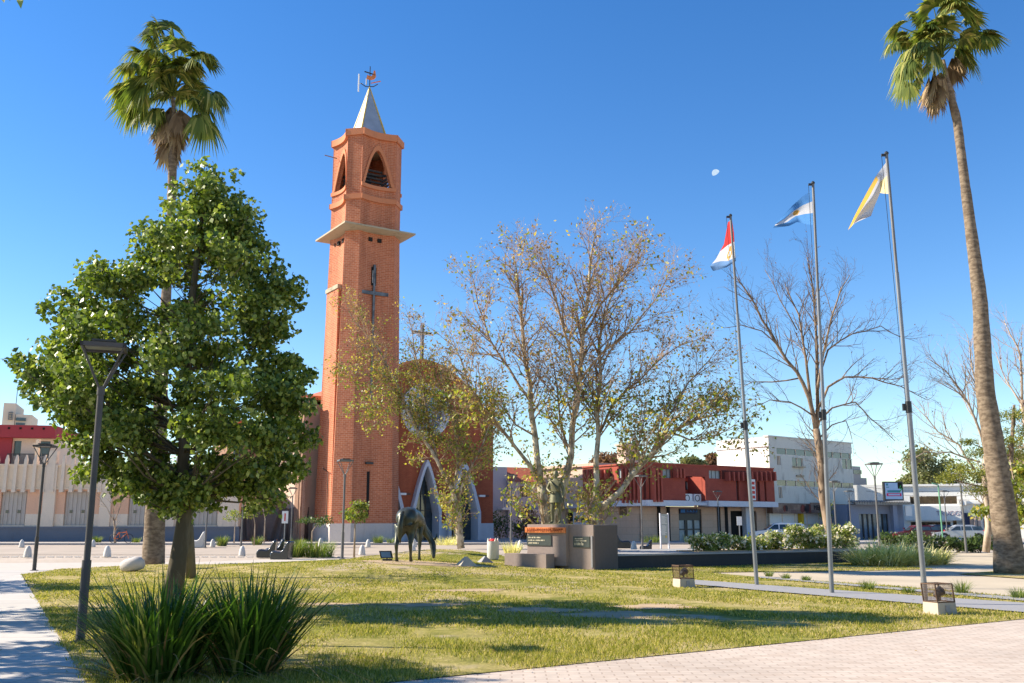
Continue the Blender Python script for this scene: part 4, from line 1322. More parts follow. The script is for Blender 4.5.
# ---- blue grey shop with corrugated awning
BF = Fac(at(905, 535, 88)[:2], R(8))
bs_ = empty('blue_grey_shop', (BF.P.x, BF.P.y, 0), 'low blue grey shop with corrugated awning edge and glass front below the billboard', 'shop')
a, _, _, z1 = BF.rect(850, 503.5, 904, 508)
mb = MB(); z0 = BF.hit(880, 514)[1]
BF.wall(mb, a, 0, 0, z1, [(a + .8, -1.5, 0, z0)], .3); mb.obox(BF, a, 0, 0, z1 - .1, -8, -.6); mb.build('wall', M['bluegrey'], bs_)
mb = MB(); mb.obox(BF, a + .8, -1.5, 0, z0, -.5, -.3); gl = mb.build('glass_front', M['glassb'], bs_)
mb = MB()
for t in range(7): u = a + .8 + (-2.3 - a) * t / 6; mb.obox(BF, u - .06, u + .06, 0, z0, -.3, -.2)
mb.build('mullion', M['dark_metal'], gl)
mb = MB()
u = a
while u < .3: mb.tube([BF.pt(u, z1 + .05, 1.1), BF.pt(u, z1 + .2, -.2)], .11, 6); u += .25
mb.obox(BF, a, .3, z1 - .12, z1 - .02, -.2, 1.1)
mb.build('corrugated_awning', M['grey_metal'], bs_)
u = BF.hit(891.5, 520)[0]; mb = MB(); mb.obox(BF, u - .2, u + .2, 0, z1 - .13, .3, .75); mb.build('pillar', M['bluegrey'], bs_)
a2, b2, z02, z12 = BF.rect(900, 506, 906, 516); mb = MB(); mb.obox(BF, a2, b2, z02, z12, .8, .95); mb.build('hanging_sign', M['plastic_w'], bs_)
# billboard on the shop's roof
BBc = at(893.5, 491, 86)
BB = Fac(BBc[:2], R(4))
a, b, z0, z1 = BB.rect(884, 481.5, 903.3, 500.5)
bb = empty('roof_billboard', (BBc.x, BBc.y, z1), 'black framed light blue advertising billboard standing on the blue grey shop roof', 'billboard')
mb = MB(); mb.obox(BB, a, b, z0, z1, -.3, 0); mb.build('frame', M['dark_metal'], bb)
mb = MB(); mb.obox(BB, a + .12, b - .12, z0 + .12, z1 - .12, 0, .03); po = mb.build('poster', M['screen'], bb)
w_ = b - a; h_ = z1 - z0
mb = MB(); mb.obox(BB, a + w_ * .12, b - w_ * .12, z0 + h_ * .23, z0 + h_ * .38, .03, .045); mb.build('red_banner', M['magenta'], po)
mb = MB(); mb.obox(BB, a + w_ * .2, b - w_ * .2, z0 + h_ * .27, z0 + h_ * .34, .045, .05); mb.build('pale_banner_text', M['screen'], po)
mb = MB(); mb.obox(BB, a + w_ * .17, b - w_ * .17, z0 + h_ * .42, z0 + h_ * .54, .03, .045); mb.build('teal_strip', M['teal'], po)
mb = MB(); mb.obox(BB, b - w_ * .28, b - .121, z0 + h_ * .62, z1 - .121, .03, .04); mb.build('dark_corner', M['dark'], po)
mb = MB()
for (x, z) in ((.84, .72), (.9, .6), (.82, .5)):
    c = BB.pt(a + w_ * x, z0 + h_ * z, .05)
    vs = [c + Vector((dx * w_, 0, dz * h_)) for dx, dz in ((-.06, -.1), (.0, -.06), (.06, .1), (-.0, .04))]
    mb.add(vs, [(0, 1, 2, 3)])
    mb.add([v + Vector((0, .01, 0)) for v in vs], [(3, 2, 1, 0)])
mb.build('green_leaf_print', M['greenink'], po)
mb = MB(); mb.obox(BB, a + w_ * .12, a + w_ * .22, z0 + h_ * .78, z0 + h_ * .9, .03, .04); mb.obox(BB, a + w_ * .12, a + w_ * .27, z0 + h_ * .68, z0 + h_ * .72, .03, .04); mb.build('emblem', M['teal'], po)
mb = MB(); 
for t in (.15, .5, .85): mb.tube([BB.pt(a + w_ * t, 4.2, -.2), BB.pt(a + w_ * t, z0, -.2)], .08, 5)
mb.build('support_post', M['dark_metal'], bb)

# ---- white commercial row on the right
CR = Fac(at(905, 540, 97)[:2], R(-24))
cr = empty('white_shop_row', (CR.P.x, CR.P.y, 0), 'long white two storey shop row with shaded balcony openings and pale lettering', 'building')
def CRr(*a): return CR.rect(*a)
zt = CR.hit(940, 486)[1]
o1 = CRr(910, 496, 957, 504); o2 = CRr(911, 522, 951, 534); o2 = (o2[0], o2[1], 0, o2[3])
o3 = CRr(953, 512, 957, 534); o3 = (o3[0], o3[1], 0.2, o3[3])
uend = CR.hit(1060, 500)[0]
h3 = CRr(986, 498, 990, 506)
mb = MB(); ul_ = CR.hit(850, 500)[0]
CR.wall(mb, -1.0, uend, 0, zt, [o1, o2, o3, h3], .5); mb.obox(CR, -1, uend, 0, zt - .3, -12, -2.2)
mb.obox(CR, ul_, -1.001, 0, CR.hit(880, 484.5)[1], -10, -.3)
mb.build('white_wall', M['white'], cr)
mb = MB()
for o_ in (o1, o2, o3, h3): mb.obox(CR, o_[0], o_[1], o_[2], o_[3], -2.2, -2.1)
build_each(mb, 'shaded_window', M['brown_glass'] if 'brown_glass' in M else plain('brown_shaded_glass', (.10, .075, .045), .4, .5, .9), cr)
mb = MB()
for t in range(9): u = o1[0] + (o1[1] - o1[0]) * t / 8; mb.obox(CR, u - .06, u + .06, o1[2], o1[3], -1.0, -.9)
for t in range(6): u = o2[0] + (o2[1] - o2[0]) * t / 5; mb.obox(CR, u - .12, u + .12, 0, o2[3], -.9, -.7)
mb.build('opening_frame', M['wood'], cr)
b1 = CRr(905, 506, 961, 520.5)
mb = MB(); mb.obox(CR, b1[0], b1[1], b1[2], b1[3], .0, .6); mb.obox(CR, -1, uend, zt, zt + .2, -.6, .25); mb.obox(CR, b1[1], uend, b1[3] + .2, b1[3] + .45, 0, .35); mb.build('canopy_band', M['white'], cr)
uc, zc = CR.hit(952, 513.5)
text_mesh('fascia_lettering', 'TRUGGY', .62, plain('mauve_letters', (.30, .22, .28), .6, .1, 2), CR.pt(uc - .2, zc, .63), R(-24), cr)
a, b, z0, z1 = CRr(958, 499, 966, 505); mb = MB(); mb.obox(CR, a, b, z0, z1, .1, .6); ac = mb.build('air_conditioner', M['white'], cr)
mb = MB(); c = CR.pt(a + .35, (z0 + z1) / 2, .61); mb.tube([c + Vector((.22 * math.cos(t), 0, .22 * math.sin(t))) for t in [2 * PI * k / 14 for k in range(15)]], .03, 4); mb.build('fan_grille', M['dark_metal'], ac)
a, b, z0, z1 = CRr(984, 519, 989, 531); mb = MB(); mb.obox(CR, a, b, z0 - .5, z1, .0, .06); mb.build('doorway', M['dark'], cr)
a, b, z0, z1 = CRr(963, 519, 970, 535); mb = MB(); mb.obox(CR, a, b, 0, z1 + .6, .6, .7); mb.build('dark_banner', M['navy'], cr)
for x in (971, 975, 979): 
    u = CR.hit(x, 520)[0]; mb = MB(); mb.obox(CR, u - .12, u + .12, 0, b1[3] - 1, .0, .3); mb.build('pilaster', M['salmonp'], cr)
a, b, z0, z1 = CRr(1014, 508.5, 1050, 519)
rs = MB(); rs.obox(CR, a, b, z0, z1, .6, .8); rs_ = rs.build('red_letter_sign', M['white'], cr)
text_mesh('red_lettering', 'ECO', 1.3, M['plastic_r'], CR.pt((a + b) / 2, (z0 + z1) / 2, .83), R(-24), rs_, .02, .03)

# church forecourt step / low walls left of red building and pavement planting strips handled with plants

M['dry_blade'] = leafmat('dry_blades', [(0, (.16, .11, .05)), (1, (.40, .30, .14))], .2, .7, .1)
M['bark_limb'] = barkmat('tan_branch_bark', (.24, .16, .10, 1), (.42, .31, .21, 1), 4, .6)
# ================================================================ VEGETATION HELPERS
UP = Vector((0, 0, 1))
def rvec(rng):
    return Vector((rng.gauss(0, 1), rng.gauss(0, 1), rng.gauss(0, 1))).normalized()
def plen(pts): return sum((b - a).length for a, b in zip(pts[:-1], pts[1:]))
def along(pts, t):
    L = plen(pts) * t
    for a, b in zip(pts[:-1], pts[1:]):
        l = (b - a).length
        if L <= l or b is pts[-1]:
            return a.lerp(b, min(1, L / max(l, 1e-6))), (b - a).normalized()
        L -= l
    return pts[-1], (pts[-1] - pts[-2]).normalized()
def sprout(wood, twig, pts, rad0, rad1, lvl, P, rng, tips):
    p = P[lvl]
    L = plen(pts)
    n = max(1, int(L * (1 - p.get('start', .2)) / p['gap']))
    for i in range(n):
        t = p.get('start', .2) + (1 - p.get('start', .2)) * (i + rng.random()) / n
        pos, d = along(pts, t)
        rad = rad0 + (rad1 - rad0) * t
        ln = p['len'] * rng.uniform(.55, 1.2) * (1 - .35 * t)
        side = rvec(rng); side = (side - d * side.dot(d)).normalized()
        a = R(rng.uniform(*p.get('ang', (30, 60))))
        dd = (d * math.cos(a) + side * math.sin(a) + UP * p.get('up', .15)).normalized()
        q = [pos]
        k = p.get('seg', 3)
        for j in range(k):
            dd = (dd + rvec(rng) * p.get('wob', .22) + UP * p.get('up', .15) * .4).normalized()
            q.append(q[-1] + dd * ln / k)
        r0 = min(rad * .65, p['r']); r1 = max(r0 * .4, .004)
        (wood if r0 > .022 else twig).tube(q, [r0 + (r1 - r0) * j / k for j in range(k + 1)], 5 if r0 > .022 else 3, cap=False)
        if lvl + 1 < len(P):
            sprout(wood, twig, q, r0, r1, lvl + 1, P, rng, tips)
        else:
            for j in range(1, k + 1): tips.append(q[j])
def leaf_arrays(pts, size, jit, nr, per=1, droop=.3, aspect=.55):
    """rhombic folded leaves around the given points"""
    pts = np.repeat(np.asarray([tuple(p) for p in pts], dtype=np.float32).reshape(-1, 3), per, axis=0)
    n = len(pts)
    c = pts + nr.normal(0, jit, (n, 3))
    d = nr.normal(0, 1, (n, 3)); d[:, 2] -= droop
    d /= np.linalg.norm(d, axis=1, keepdims=True)
    s = nr.normal(0, 1, (n, 3)); s -= d * (s * d).sum(1, keepdims=True)
    s /= np.linalg.norm(s, axis=1, keepdims=True)
    nn = np.cross(d, s)
    L = nr.uniform(size * .65, size * 1.3, (n, 1))
    v = np.stack([c, c + d * L * .45 + s * L * aspect * .5 + nn * L * .08, c + d * L, c + d * L * .45 - s * L * aspect * .5 + nn * L * .08], 1)
    return v.reshape(-1, 3), np.arange(n * 4).reshape(n, 4)
def leaves(name, pts, size, jit, mat, parent, seed, per=1, **kw):
    if not len(pts): return None
    v, f = leaf_arrays(pts, size, jit, np.random.default_rng(seed), per, **kw)
    return np_mesh(name, v, f, mat, parent)
def blades(name, base, n, rad, h, spread, width, mat, parent=None, seed=0, droop=.5, seg=5, origin=None):
    """a clump of arching strap leaves"""
    nr = np.random.default_rng(seed)
    a = nr.uniform(0, 2 * PI, n); rr_ = rad * np.sqrt(nr.uniform(0, 1, n))
    bx, by = base[0] + rr_ * np.cos(a), base[1] + rr_ * np.sin(a)
    ang = a + nr.normal(0, .5, n)
    L = h * nr.uniform(.65, 1.15, n); lean = spread * nr.uniform(.1, 1.0, n); dr = droop * nr.uniform(.2, 1.3, n)
    V = []
    for j in range(seg + 1):
        t = j / seg
        out = L * (lean * t + dr * .35 * t ** 3)
        z = base[2] + L * (t * np.sqrt(np.clip(1 - lean ** 2 * .6, .2, 1)) - dr * .45 * t ** 3)
        w = width * (1 - t ** 2 * .92) * nr.uniform(.95, 1.05)
        cx, cy = bx + out * np.cos(ang), by + out * np.sin(ang)
        tw = ang + PI / 2 + .4 * np.sin(a * 7)
        V.append(np.stack([cx - w / 2 * np.cos(tw), cy - w / 2 * np.sin(tw), z], 1))
        V.append(np.stack([cx + w / 2 * np.cos(tw), cy + w / 2 * np.sin(tw), z], 1))
    V = np.stack(V, 1)
    k = 2 * (seg + 1)
    F = []
    for j in range(seg):
        o_ = np.arange(n) * k + 2 * j
        F.append(np.stack([o_, o_ + 1, o_ + 3, o_ + 2], 1))
    return np_mesh(name, V.reshape(-1, 3), np.concatenate(F), mat, parent, origin)

# ================================================================ DENSE GREEN TREE (left)
def dense_tree(base, outline, Y, label, nclump, seed, per=46, crown_pts=None, trunk=None, trunk_r=.2, leafsize=.145, cl=.36, group=None):
    rng = random.Random(seed); nr = np.random.default_rng(seed)
    t = empty('broadleaf_tree', base, label, 'tree', group)
    ys = [o_[0] for o_ in outline]
    rows = []
    for (y, a, b) in outline:
        p0, p1 = at(a, y, Y), at(b, y, Y)
        rows.append((p0.z, (p0.x + p1.x) / 2, (p1.x - p0.x) / 2))
    rows.sort()
    def cs(z):
        for r0, r1 in zip(rows[:-1], rows[1:]):
            if r0[0] <= z <= r1[0]:
                k_ = (z - r0[0]) / (r1[0] - r0[0] + 1e-9)
                return r0[1] + (r1[1] - r0[1]) * k_, r0[2] + (r1[2] - r0[2]) * k_
        return rows[-1][1], .1
    z0, z1 = rows[0][0], rows[-1][0]
    wmax = max(r_[2] for r_ in rows)
    LB_ = []
    if nclump > 400:
        while len(LB_) < 62:
            z = rng.uniform(z0, z1); cx, w = cs(z)
            if rng.random() > (w / wmax) + .12: continue
            a = rng.uniform(0, 2 * PI); r_ = rng.random() ** .38; w2 = max(w - .42, .08)
            q = Vector((cx + w2 * r_ * math.cos(a), base[1] + min(w2, wmax * .9) * r_ * math.sin(a), z))
            if all((q - o_).length > .62 for o_ in LB_): LB_.append(q)
    if LB_:
        for (z, cx, w) in rows[2:]:
            for sg in (-1, 1):
                if w > .7: LB_.append(Vector((cx + sg * (w - .68), base[1] + rng.uniform(-.6, .6), z - .1)))
        LB_.append(Vector((rows[-1][1], base[1], z1 - .35))); LB_.append(Vector((rows[-1][1] - .15, base[1] + .2, z1 - .75)))
    C = []
    for q in LB_:
        for k_ in range(nclump // 62 + 1):
            v_ = rvec(rng); C.append(q + Vector((v_.x, v_.y, v_.z * .75)) * rng.uniform(.15, .62))
    while len(C) < (nclump if not LB_ else len(C)):
        z = rng.uniform(z0, z1)
        cx, w = cs(z)
        if rng.random() > (w / wmax) ** 1.2 + .05: continue
        a = rng.uniform(0, 2 * PI); r_ = (rng.random() ** .42)
        w2 = max(w - cl * .7, .15)
        p = Vector((cx + w2 * r_ * math.cos(a), base[1] + min(w2, wmax * .9) * r_ * math.sin(a), z))
        if nclump > 400 and math.sin(p.x * 2.1 + p.z * 1.3) * math.sin(p.y * 1.9 + p.x) * math.cos(p.z * 2.3) > .33 and rng.random() < .8: continue
        C.append(p)
    pts = []
    for p in C:
        k_ = int(per * rng.uniform(.5, 1.4)); s_ = cl * rng.uniform(.6, 1.2)
        g_ = nr.normal(0, 1, (k_, 3)); g_ /= np.linalg.norm(g_, axis=1, keepdims=True)
        g_ *= (nr.uniform(0, 1, (k_, 1)) ** .45) * s_
        g_[:, 2] *= .75
        pts.append(g_ + np.array(p))
    pts = np.concatenate(pts)
    leaves('foliage', pts, leafsize, .02, M['leaf_green'], t, seed, droop=.7, aspect=.75)
    wood, twig = MB(), MB()
    tr_ = trunk or [Vector(base), Vector(base) + Vector((0, 0, 2.5)), Vector((rows[-1][1], base[1], z1 - .6))]
    m_ = len(tr_)
    rad = [trunk_r * (1.25 if i == 0 else 1) * (1 - .85 * (i / (m_ - 1)) ** 1.2) + .02 for i in range(m_)]
    wood.tube(tr_, rad, 10)
    for p in C[::6 if nclump > 400 else 3]:
        # nearest point on the trunk, lower than the clump
        best = min(((along(tr_, k_ / 20)[0], k_ / 20) for k_ in range(5, 20)), key=lambda q: abs((p.z - q[0].z) - .55 * (Vector((p.x, p.y, 0)) - Vector((q[0].x, q[0].y, 0))).length))
        s_ = best[0]; mid = s_.lerp(p, .5) + rvec(rng) * .12 - Vector((0, 0, .12))
        r_ = max(.012, trunk_r * .26 * (1 - best[1]))
        twig.tube([s_, mid, p], [r_, r_ * .6, .008], 5, cap=False)
    wood.build('trunk', M['bark_green'], t, smooth=True, uv=False)
    twig.build('limbs', M['bark_green'], t, smooth=True, uv=False)
    return t
OUT = [(170, 206, 216), (182, 193, 228), (200, 170, 250), (225, 150, 266), (240, 112, 275), (262, 104, 290), (285, 80, 306), (305, 44, 304), (330, 34, 304),
       (350, 48, 304), (370, 35, 318), (385, 20, 330), (405, 40, 326), (430, 62, 328), (455, 62, 315), (472, 90, 298), (484, 130, 285), (494, 150, 250), (500, 158, 215)]
TY = 18.0
tb = GL(171, 606)
tb = Vector((at(171, 606, TY).x, TY, HG(-6.6, 18) + .01))
dense_tree(tb, OUT, TY, 'dense dark green broadleaf tree with leaning grey trunk behind the arching grass clumps', 900, 3, per=50, leafsize=.104, cl=.24,
           trunk=[tb, at(178, 560, TY), at(184, 520, TY), at(183, 470, TY), at(186, 400, TY), at(192, 300, TY), at(206, 190, TY)], trunk_r=.15)
# thin companion trunk just behind it
st = GL(191, 578)
mb = MB(); mb.tube([st, at(190, 540, st.y), at(188, 500, st.y), at(187, 440, st.y)], [.15, .12, .10, .06], 8)
t = empty('slim_tree', st, 'slim grey trunk of a small tree close behind the dense green tree', 'tree')
mb.build('trunk', M['bark_green'], t, smooth=True, uv=False)
rng = random.Random(9)
leaves('foliage', [at(187, 420, st.y) + Vector((rng.gauss(0, .9), rng.gauss(0, .9), rng.gauss(0, .8))) for _ in range(900)], .14, .05, M['leaf_green'], t, 9)
# trees beyond the left edge whose shade falls on the path and lawn
def offtree(x, y, h, w, lab, seed, n):
    o_ = []
    for f, k_ in ((.28, .35), (.4, .85), (.55, 1), (.7, .85), (.85, .6), (1, .12)):
        # convert heights to pixel rows on the plane of the tree
        z = h * f
        d = y * math.cos(PITCH) + (z - CAMH) * math.sin(PITCH); v = -y * math.sin(PITCH) + (z - CAMH) * math.cos(PITCH)
        py = 341.5 - FPX * v / d
        o_.append((py, 512 + FPX * (x - w * k_) / d, 512 + FPX * (x + w * k_) / d))
    return dense_tree(Vector((x, y, 0)), o_, y, lab, n, seed, per=30, trunk_r=.2, leafsize=.19, cl=.45, group='shade trees beside the left path')
offtree(-11.9, 11.6, 7.6, 2.9, 'shade tree just outside the left edge, nearest the camera', 21, 200)
offtree(-15.6, 16.8, 7.5, 3.0, 'shade tree beside the left path, second from the camera', 22, 190)
offtree(-21.5, 25.0, 8.0, 3.4, 'shade tree beside the left path, farthest from the camera', 23, 190)
# the drooping twig in the top left corner
tw = at(4, -14, 6.0)
t = empty('overhanging_branch', tw, 'leafy branch tip hanging into the top left corner', 'branch')
mb = MB(); mb.tube([at(-160, -80, 6.4), at(-60, -40, 6.1), tw, at(24, -12, 6.0), at(45, -9, 6)], [.03, .02, .008, .006, .004], 5); mb.build('stem', M['bark_green'], t, uv=False)
vs = []; fs = []
for (px, py, L, w_) in ((20, -6, 15, 7), (3, -8, 11, 7), (9, -9, 10, 6), (-6, -10, 16, 8), (38, -9, 9, 5), (52, -18, 14, 7)):
    b_ = len(vs)
    for dx, dy, dz in ((0, 0, 0), (-w_ / 2, L * .45, .01), (1, L, 0), (w_ / 2, L * .45, -.01)):
        vs.append(at(px + dx, py + dy, 6.0 + dz))
    fs.append((b_, b_ + 1, b_ + 2, b_ + 3))
mb = MB(); mb.add(vs, fs); mb.build('leaves', M['leaf_green'], t, uv=False)

# ================================================================ PALMS
def fan(V, F, hub, d, n, rad, rng, droop, half=115):
    d = d.normalized()
    side = d.cross(UP)
    if side.length < .1: side = Vector((1, 0, 0))
    side.normalize()
    nrm = side.cross(d)
    # tip the fan blade over a bit
    roll = rng.gauss(0, .5)
    side = (side * math.cos(roll) + nrm * math.sin(roll)).normalized()
    for i in range(n):
        a = R(-half + 2 * half * i / (n - 1))
        L = rad * (1 - .28 * abs(a / R(half)) ** 2) * rng.uniform(.85, 1.1)
        dir_ = d * math.cos(a) + side * math.sin(a)
        wv = (side * math.cos(a) - d * math.sin(a)) * (.030 + rad * .022)
        b = len(V)
        m_ = 4
        for j in range(m_ + 1):
            t = j / m_
            p = hub + dir_ * L * t - UP * droop * L * max(0, t - .35) ** 1.6 * 1.5
            if j == m_: p += rvec(rng) * .05
            w_ = wv * (.5 + 1.4 * t if t < .5 else 2.4 * (1 - t) + .04)
            V.append(p - w_); V.append(p + w_)
        for j in range(m_):
            F.append((b + 2 * j, b + 2 * j + 1, b + 2 * j + 3, b + 2 * j + 2))
def palm(base, trunkpts, radii, crown, targets, dead, label, seed, Y, rad=1.15, top=None):
    rng = random.Random(seed)
    t = empty('fan_palm', base, label, 'palm tree')
    mb = MB(); 
    # refine the trunk with leaf scar rings
    fine, fr = [], []
    n = 60
    for i in range(n + 1):
        p, _ = along(trunkpts, i / n)
        k_ = i / n * (len(radii) - 1); j = min(int(k_), len(radii) - 2)
        r_ = radii[j] + (radii[j + 1] - radii[j]) * (k_ - j)
        fine.append(p); fr.append(r_ * (1 + rng.uniform(-.035, .035)))
    mb.tube(fine, fr, 16)
    mb.build('trunk', M['bark_palm'], t, smooth=True, uv=False)
    V, F = [], []; st_ = MB()
    for (px, py) in targets:
        tgt = at(px, py, Y + rng.uniform(-1.3, 1.3))
        for rep_ in range(2 if rng.random() < .6 else 1):
            tg = tgt + rvec(rng) * .22
            d = tg - crown
            hub = crown + d * .74
            mid = crown + d * .35 + UP * .18
            st_.tube([crown, mid, hub], [.03, .022, .014], 4, cap=False)
            dd = (hub - mid).normalized() + Vector((-.12, 0, -.25))     # combed by the wind
            fan(V, F, hub, dd, 30, rad * .80 * rng.uniform(.7, 1.15), rng, rng.uniform(.3, 1.3), 105)
    for k_ in range(14):
        d = rvec(rng); d.z = abs(d.z) * .9 + .1; d.normalize()
        fan(V, F, crown + d * .75 + UP * .1, d, 26, rad * .8, rng, rng.uniform(.5, 1.1), 95)
        st_.tube([crown - UP * .2, crown + d * .75 + UP * .1], [.03, .015], 4, cap=False)
    np_mesh('fronds', [tuple(v) for v in V], F, M['leaf_palm'], t)
    st_.build('stalks', M['leaf_palm'], t, uv=False)
    V, F = [], []
    for (px, py) in dead:
        tgt = at(px, py, Y + rng.uniform(-.5, .5))
        d = tgt - crown
        hub = crown + d * .55
        fan(V, F, hub, (Vector((d.x * .3, d.y * .3, -1))), 24, rad * 1.05, rng, .15, 40)
    np_mesh('dead_frond_skirt', [tuple(v) for v in V], F, M['leaf_dead'], t)
    return t
PY = 34.0
cr_ = at(173, 92, PY)
pb = Vector((at(153, 568, PY).x, PY, .12))
palm(pb, [pb, at(154, 540, PY), at(156, 500, PY), at(163, 350, PY), at(171, 215, PY), at(173, 150, PY), at(174, 112, PY), at(173, 97, PY)], [.40, .32, .25, .21, .17, .16, .16, .06], cr_,
     [(158, 6), (150, 14), (168, 10), (180, 16), (143, 26), (175, 34), (160, 40), (178, 70), (150, 52), (165, 70), (160, 60), (155, 22), (170, 26), (183, 30), (137, 42), (148, 50), (122, 62), (128, 78), (113, 84), (136, 88), (166, 52), (126, 104), (131, 114), (150, 70), (150, 116),
      (204, 46), (199, 62), (219, 92), (231, 99), (208, 110), (212, 126), (140, 62), (160, 88), (183, 60), (192, 78)],
     [(165, 140), (170, 150), (178, 145), (184, 135), (160, 130), (186, 125), (172, 165), (168, 120), (180, 118), (163, 150), (175, 172), (188, 145), (158, 140), (178, 160), (166, 182)],
     'tall fan palm with windblown crown rising behind the dense green tree', 4, PY)
PY2 = 30.0
cr2 = at(942, 52, PY2)
pb2 = Vector((at(1011, 575, PY2).x, PY2, 0))
palm(pb2, [pb2, at(1008, 545, PY2), at(1002, 500, PY2), at(993, 440, PY2), at(985, 390, PY2), at(980, 300, PY2), at(967, 200, PY2), at(957, 120, PY2), at(948, 85, PY2), at(943, 60, PY2)],
     [.48, .38, .32, .28, .25, .21, .17, .145, .14, .06], cr2,
     [(880, 22), (884, 44), (892, 66), (902, 92), (917, 30), (924, 12), (915, 62), (945, 5), (973, 16), (996, 24), (978, 34), (972, 52), (935, -14), (925, 72), (958, -5), (905, 5), (985, 2), (908, 45), (925, 45), (950, 25), (893, 32), (912, 84)],
     [(930, 95), (935, 102), (940, 90), (928, 82), (922, 105), (938, 112), (932, 112), (925, 98), (960, 64), (965, 60), (946, 90), (918, 98), (929, 118)],
     'tall leaning fan palm at the right edge with thick swollen base', 6, PY2, rad=1.0)

# ================================================================ PLANE TREES AND BARE TREES
def px_tree(name, label, Y, limbs, P, seed, bark, twigm, leafsets, cat='tree', group=None, base=None, dj=2.0, rk=.68):
    """limbs: list of (pixel polyline, r0, r1, depth drift)"""
    rng = random.Random(seed)
    b0 = at(*limbs[0][0][0], Y)
    if base is not None: b0 = base
    t = empty(name, b0, label, cat, group)
    wood, twig, limb = MB(), MB(), MB(); tips = []
    for pl, r0, r1, dd in limbs:
        n = len(pl)
        pts = [at(px, py, Y + dd[0] + (dd[1] - dd[0]) * i / (n - 1)) for i, (px, py) in enumerate(pl)]
        if pl is limbs[0][0] and base is not None: pts[0] = Vector(base)
        # wobbly refinement
        q = [pts[0]]
        for a, b in zip(pts[:-1], pts[1:]):
            q.append(a.lerp(b, .5) + rvec(rng) * (b - a).length * .04)
            q.append(b)
        m_ = len(q); r0 *= rk; r1 *= rk
        (wood if r0 > .075 else limb).tube(q, [r0 + (r1 - r0) * i / (m_ - 1) for i in range(m_)], 9 if r0 > .12 else 6, cap=True)
        if r0 <= .16 or n > 2:
            sprout(limb, twig, q, r0, r1, 0, P, rng, tips)
    wood.build('trunk', bark, t, smooth=True, uv=False)
    if limb.f: limb.build('branches', M['bark_limb'] if bark is M['bark_plane'] else bark, t, smooth=True, uv=False)
    twig.build('twigs', twigm, t, uv=False)
    rng2 = random.Random(seed + 1)
    for nm, size, mat, prob, per, sel in leafsets:
        pp = [p for p in tips if rng2.random() < prob(p) * (1.5 if math.sin(p.x * 2.7 + 1) * math.sin(p.z * 2.3) * math.cos(p.y * 2) > -.1 else .35)]
        leaves(nm, pp, size, sel, mat, t, seed + 7, per=per)
    return t
PP = [dict(gap=.18, len=2.15, r=.034, ang=(25, 60), up=.18, start=.25, seg=4),
      dict(gap=.18, len=1.0, r=.012, ang=(30, 65), up=.10, start=.15, seg=3),
      dict(gap=.135, len=.45, r=.0068, ang=(30, 70), up=.05, start=.2, seg=2, wob=.3)]
def zpx(y, Y): return at(512, y, Y).z
# plane tree A, in front of the church
YA = 41.0
bA = GL(461, 548.6)
YA = bA.y
zlo, zhi = zpx(470, YA), zpx(330, YA)
def g_low(p): return max(0, min(1, (zpx(345, YA) - p.z) / (zpx(345, YA) - zpx(430, YA)))) * .75
PA = [dict(gap=.18, len=1.8, r=.032, ang=(25, 65), up=.12, start=.15, seg=4),
      dict(gap=.17, len=.9, r=.013, ang=(30, 70), up=.05, start=.15, seg=3),
      dict(gap=.17, len=.40, r=.008, ang=(30, 75), up=.0, start=.1, seg=2, wob=.35)]
px_tree('plane_tree', 'leaning plane tree with thinning yellow green leaves in front of the church doors', YA,
        [([(461, 549), (459, 520), (455, 498), (451, 484)], .33, .24, (0, 0)),
         ([(451, 486), (438, 462), (424, 440), (412, 420), (402, 395), (388, 368), (376, 345)], .20, .05, (0, -.6)),
         ([(438, 462), (430, 430), (424, 395), (414, 350), (408, 315)], .11, .03, (0, .9)),
         ([(453, 490), (458, 462), (455, 430), (447, 400), (440, 370)], .12, .03, (0, .5)),
         ([(457, 500), (465, 478), (478, 455), (488, 430), (494, 405)], .12, .03, (0, -.8)),
         ([(412, 420), (396, 412), (378, 408), (362, 405)], .05, .02, (-.3, -1.2)),
         ([(402, 395), (380, 380), (358, 372), (340, 365)], .06, .02, (-.4, .8)),
         ([(388, 368), (370, 340), (352, 318), (345, 300)], .05, .02, (-.5, -.2)),
         ([(424, 395), (440, 370), (455, 350)], .05, .02, (.5, 1.3))],
        PA, 11, M['bark_plane'], M['twig'],
        [('green_leaves', .18, M['leaf_plane_g'], lambda p: min(1, g_low(p) * 1.25 + .08), 2, .14),
         ('autumn_leaves', .15, M['leaf_plane_b'], lambda p: .62, 1, .09)], base=bA, group='plane trees in the square')
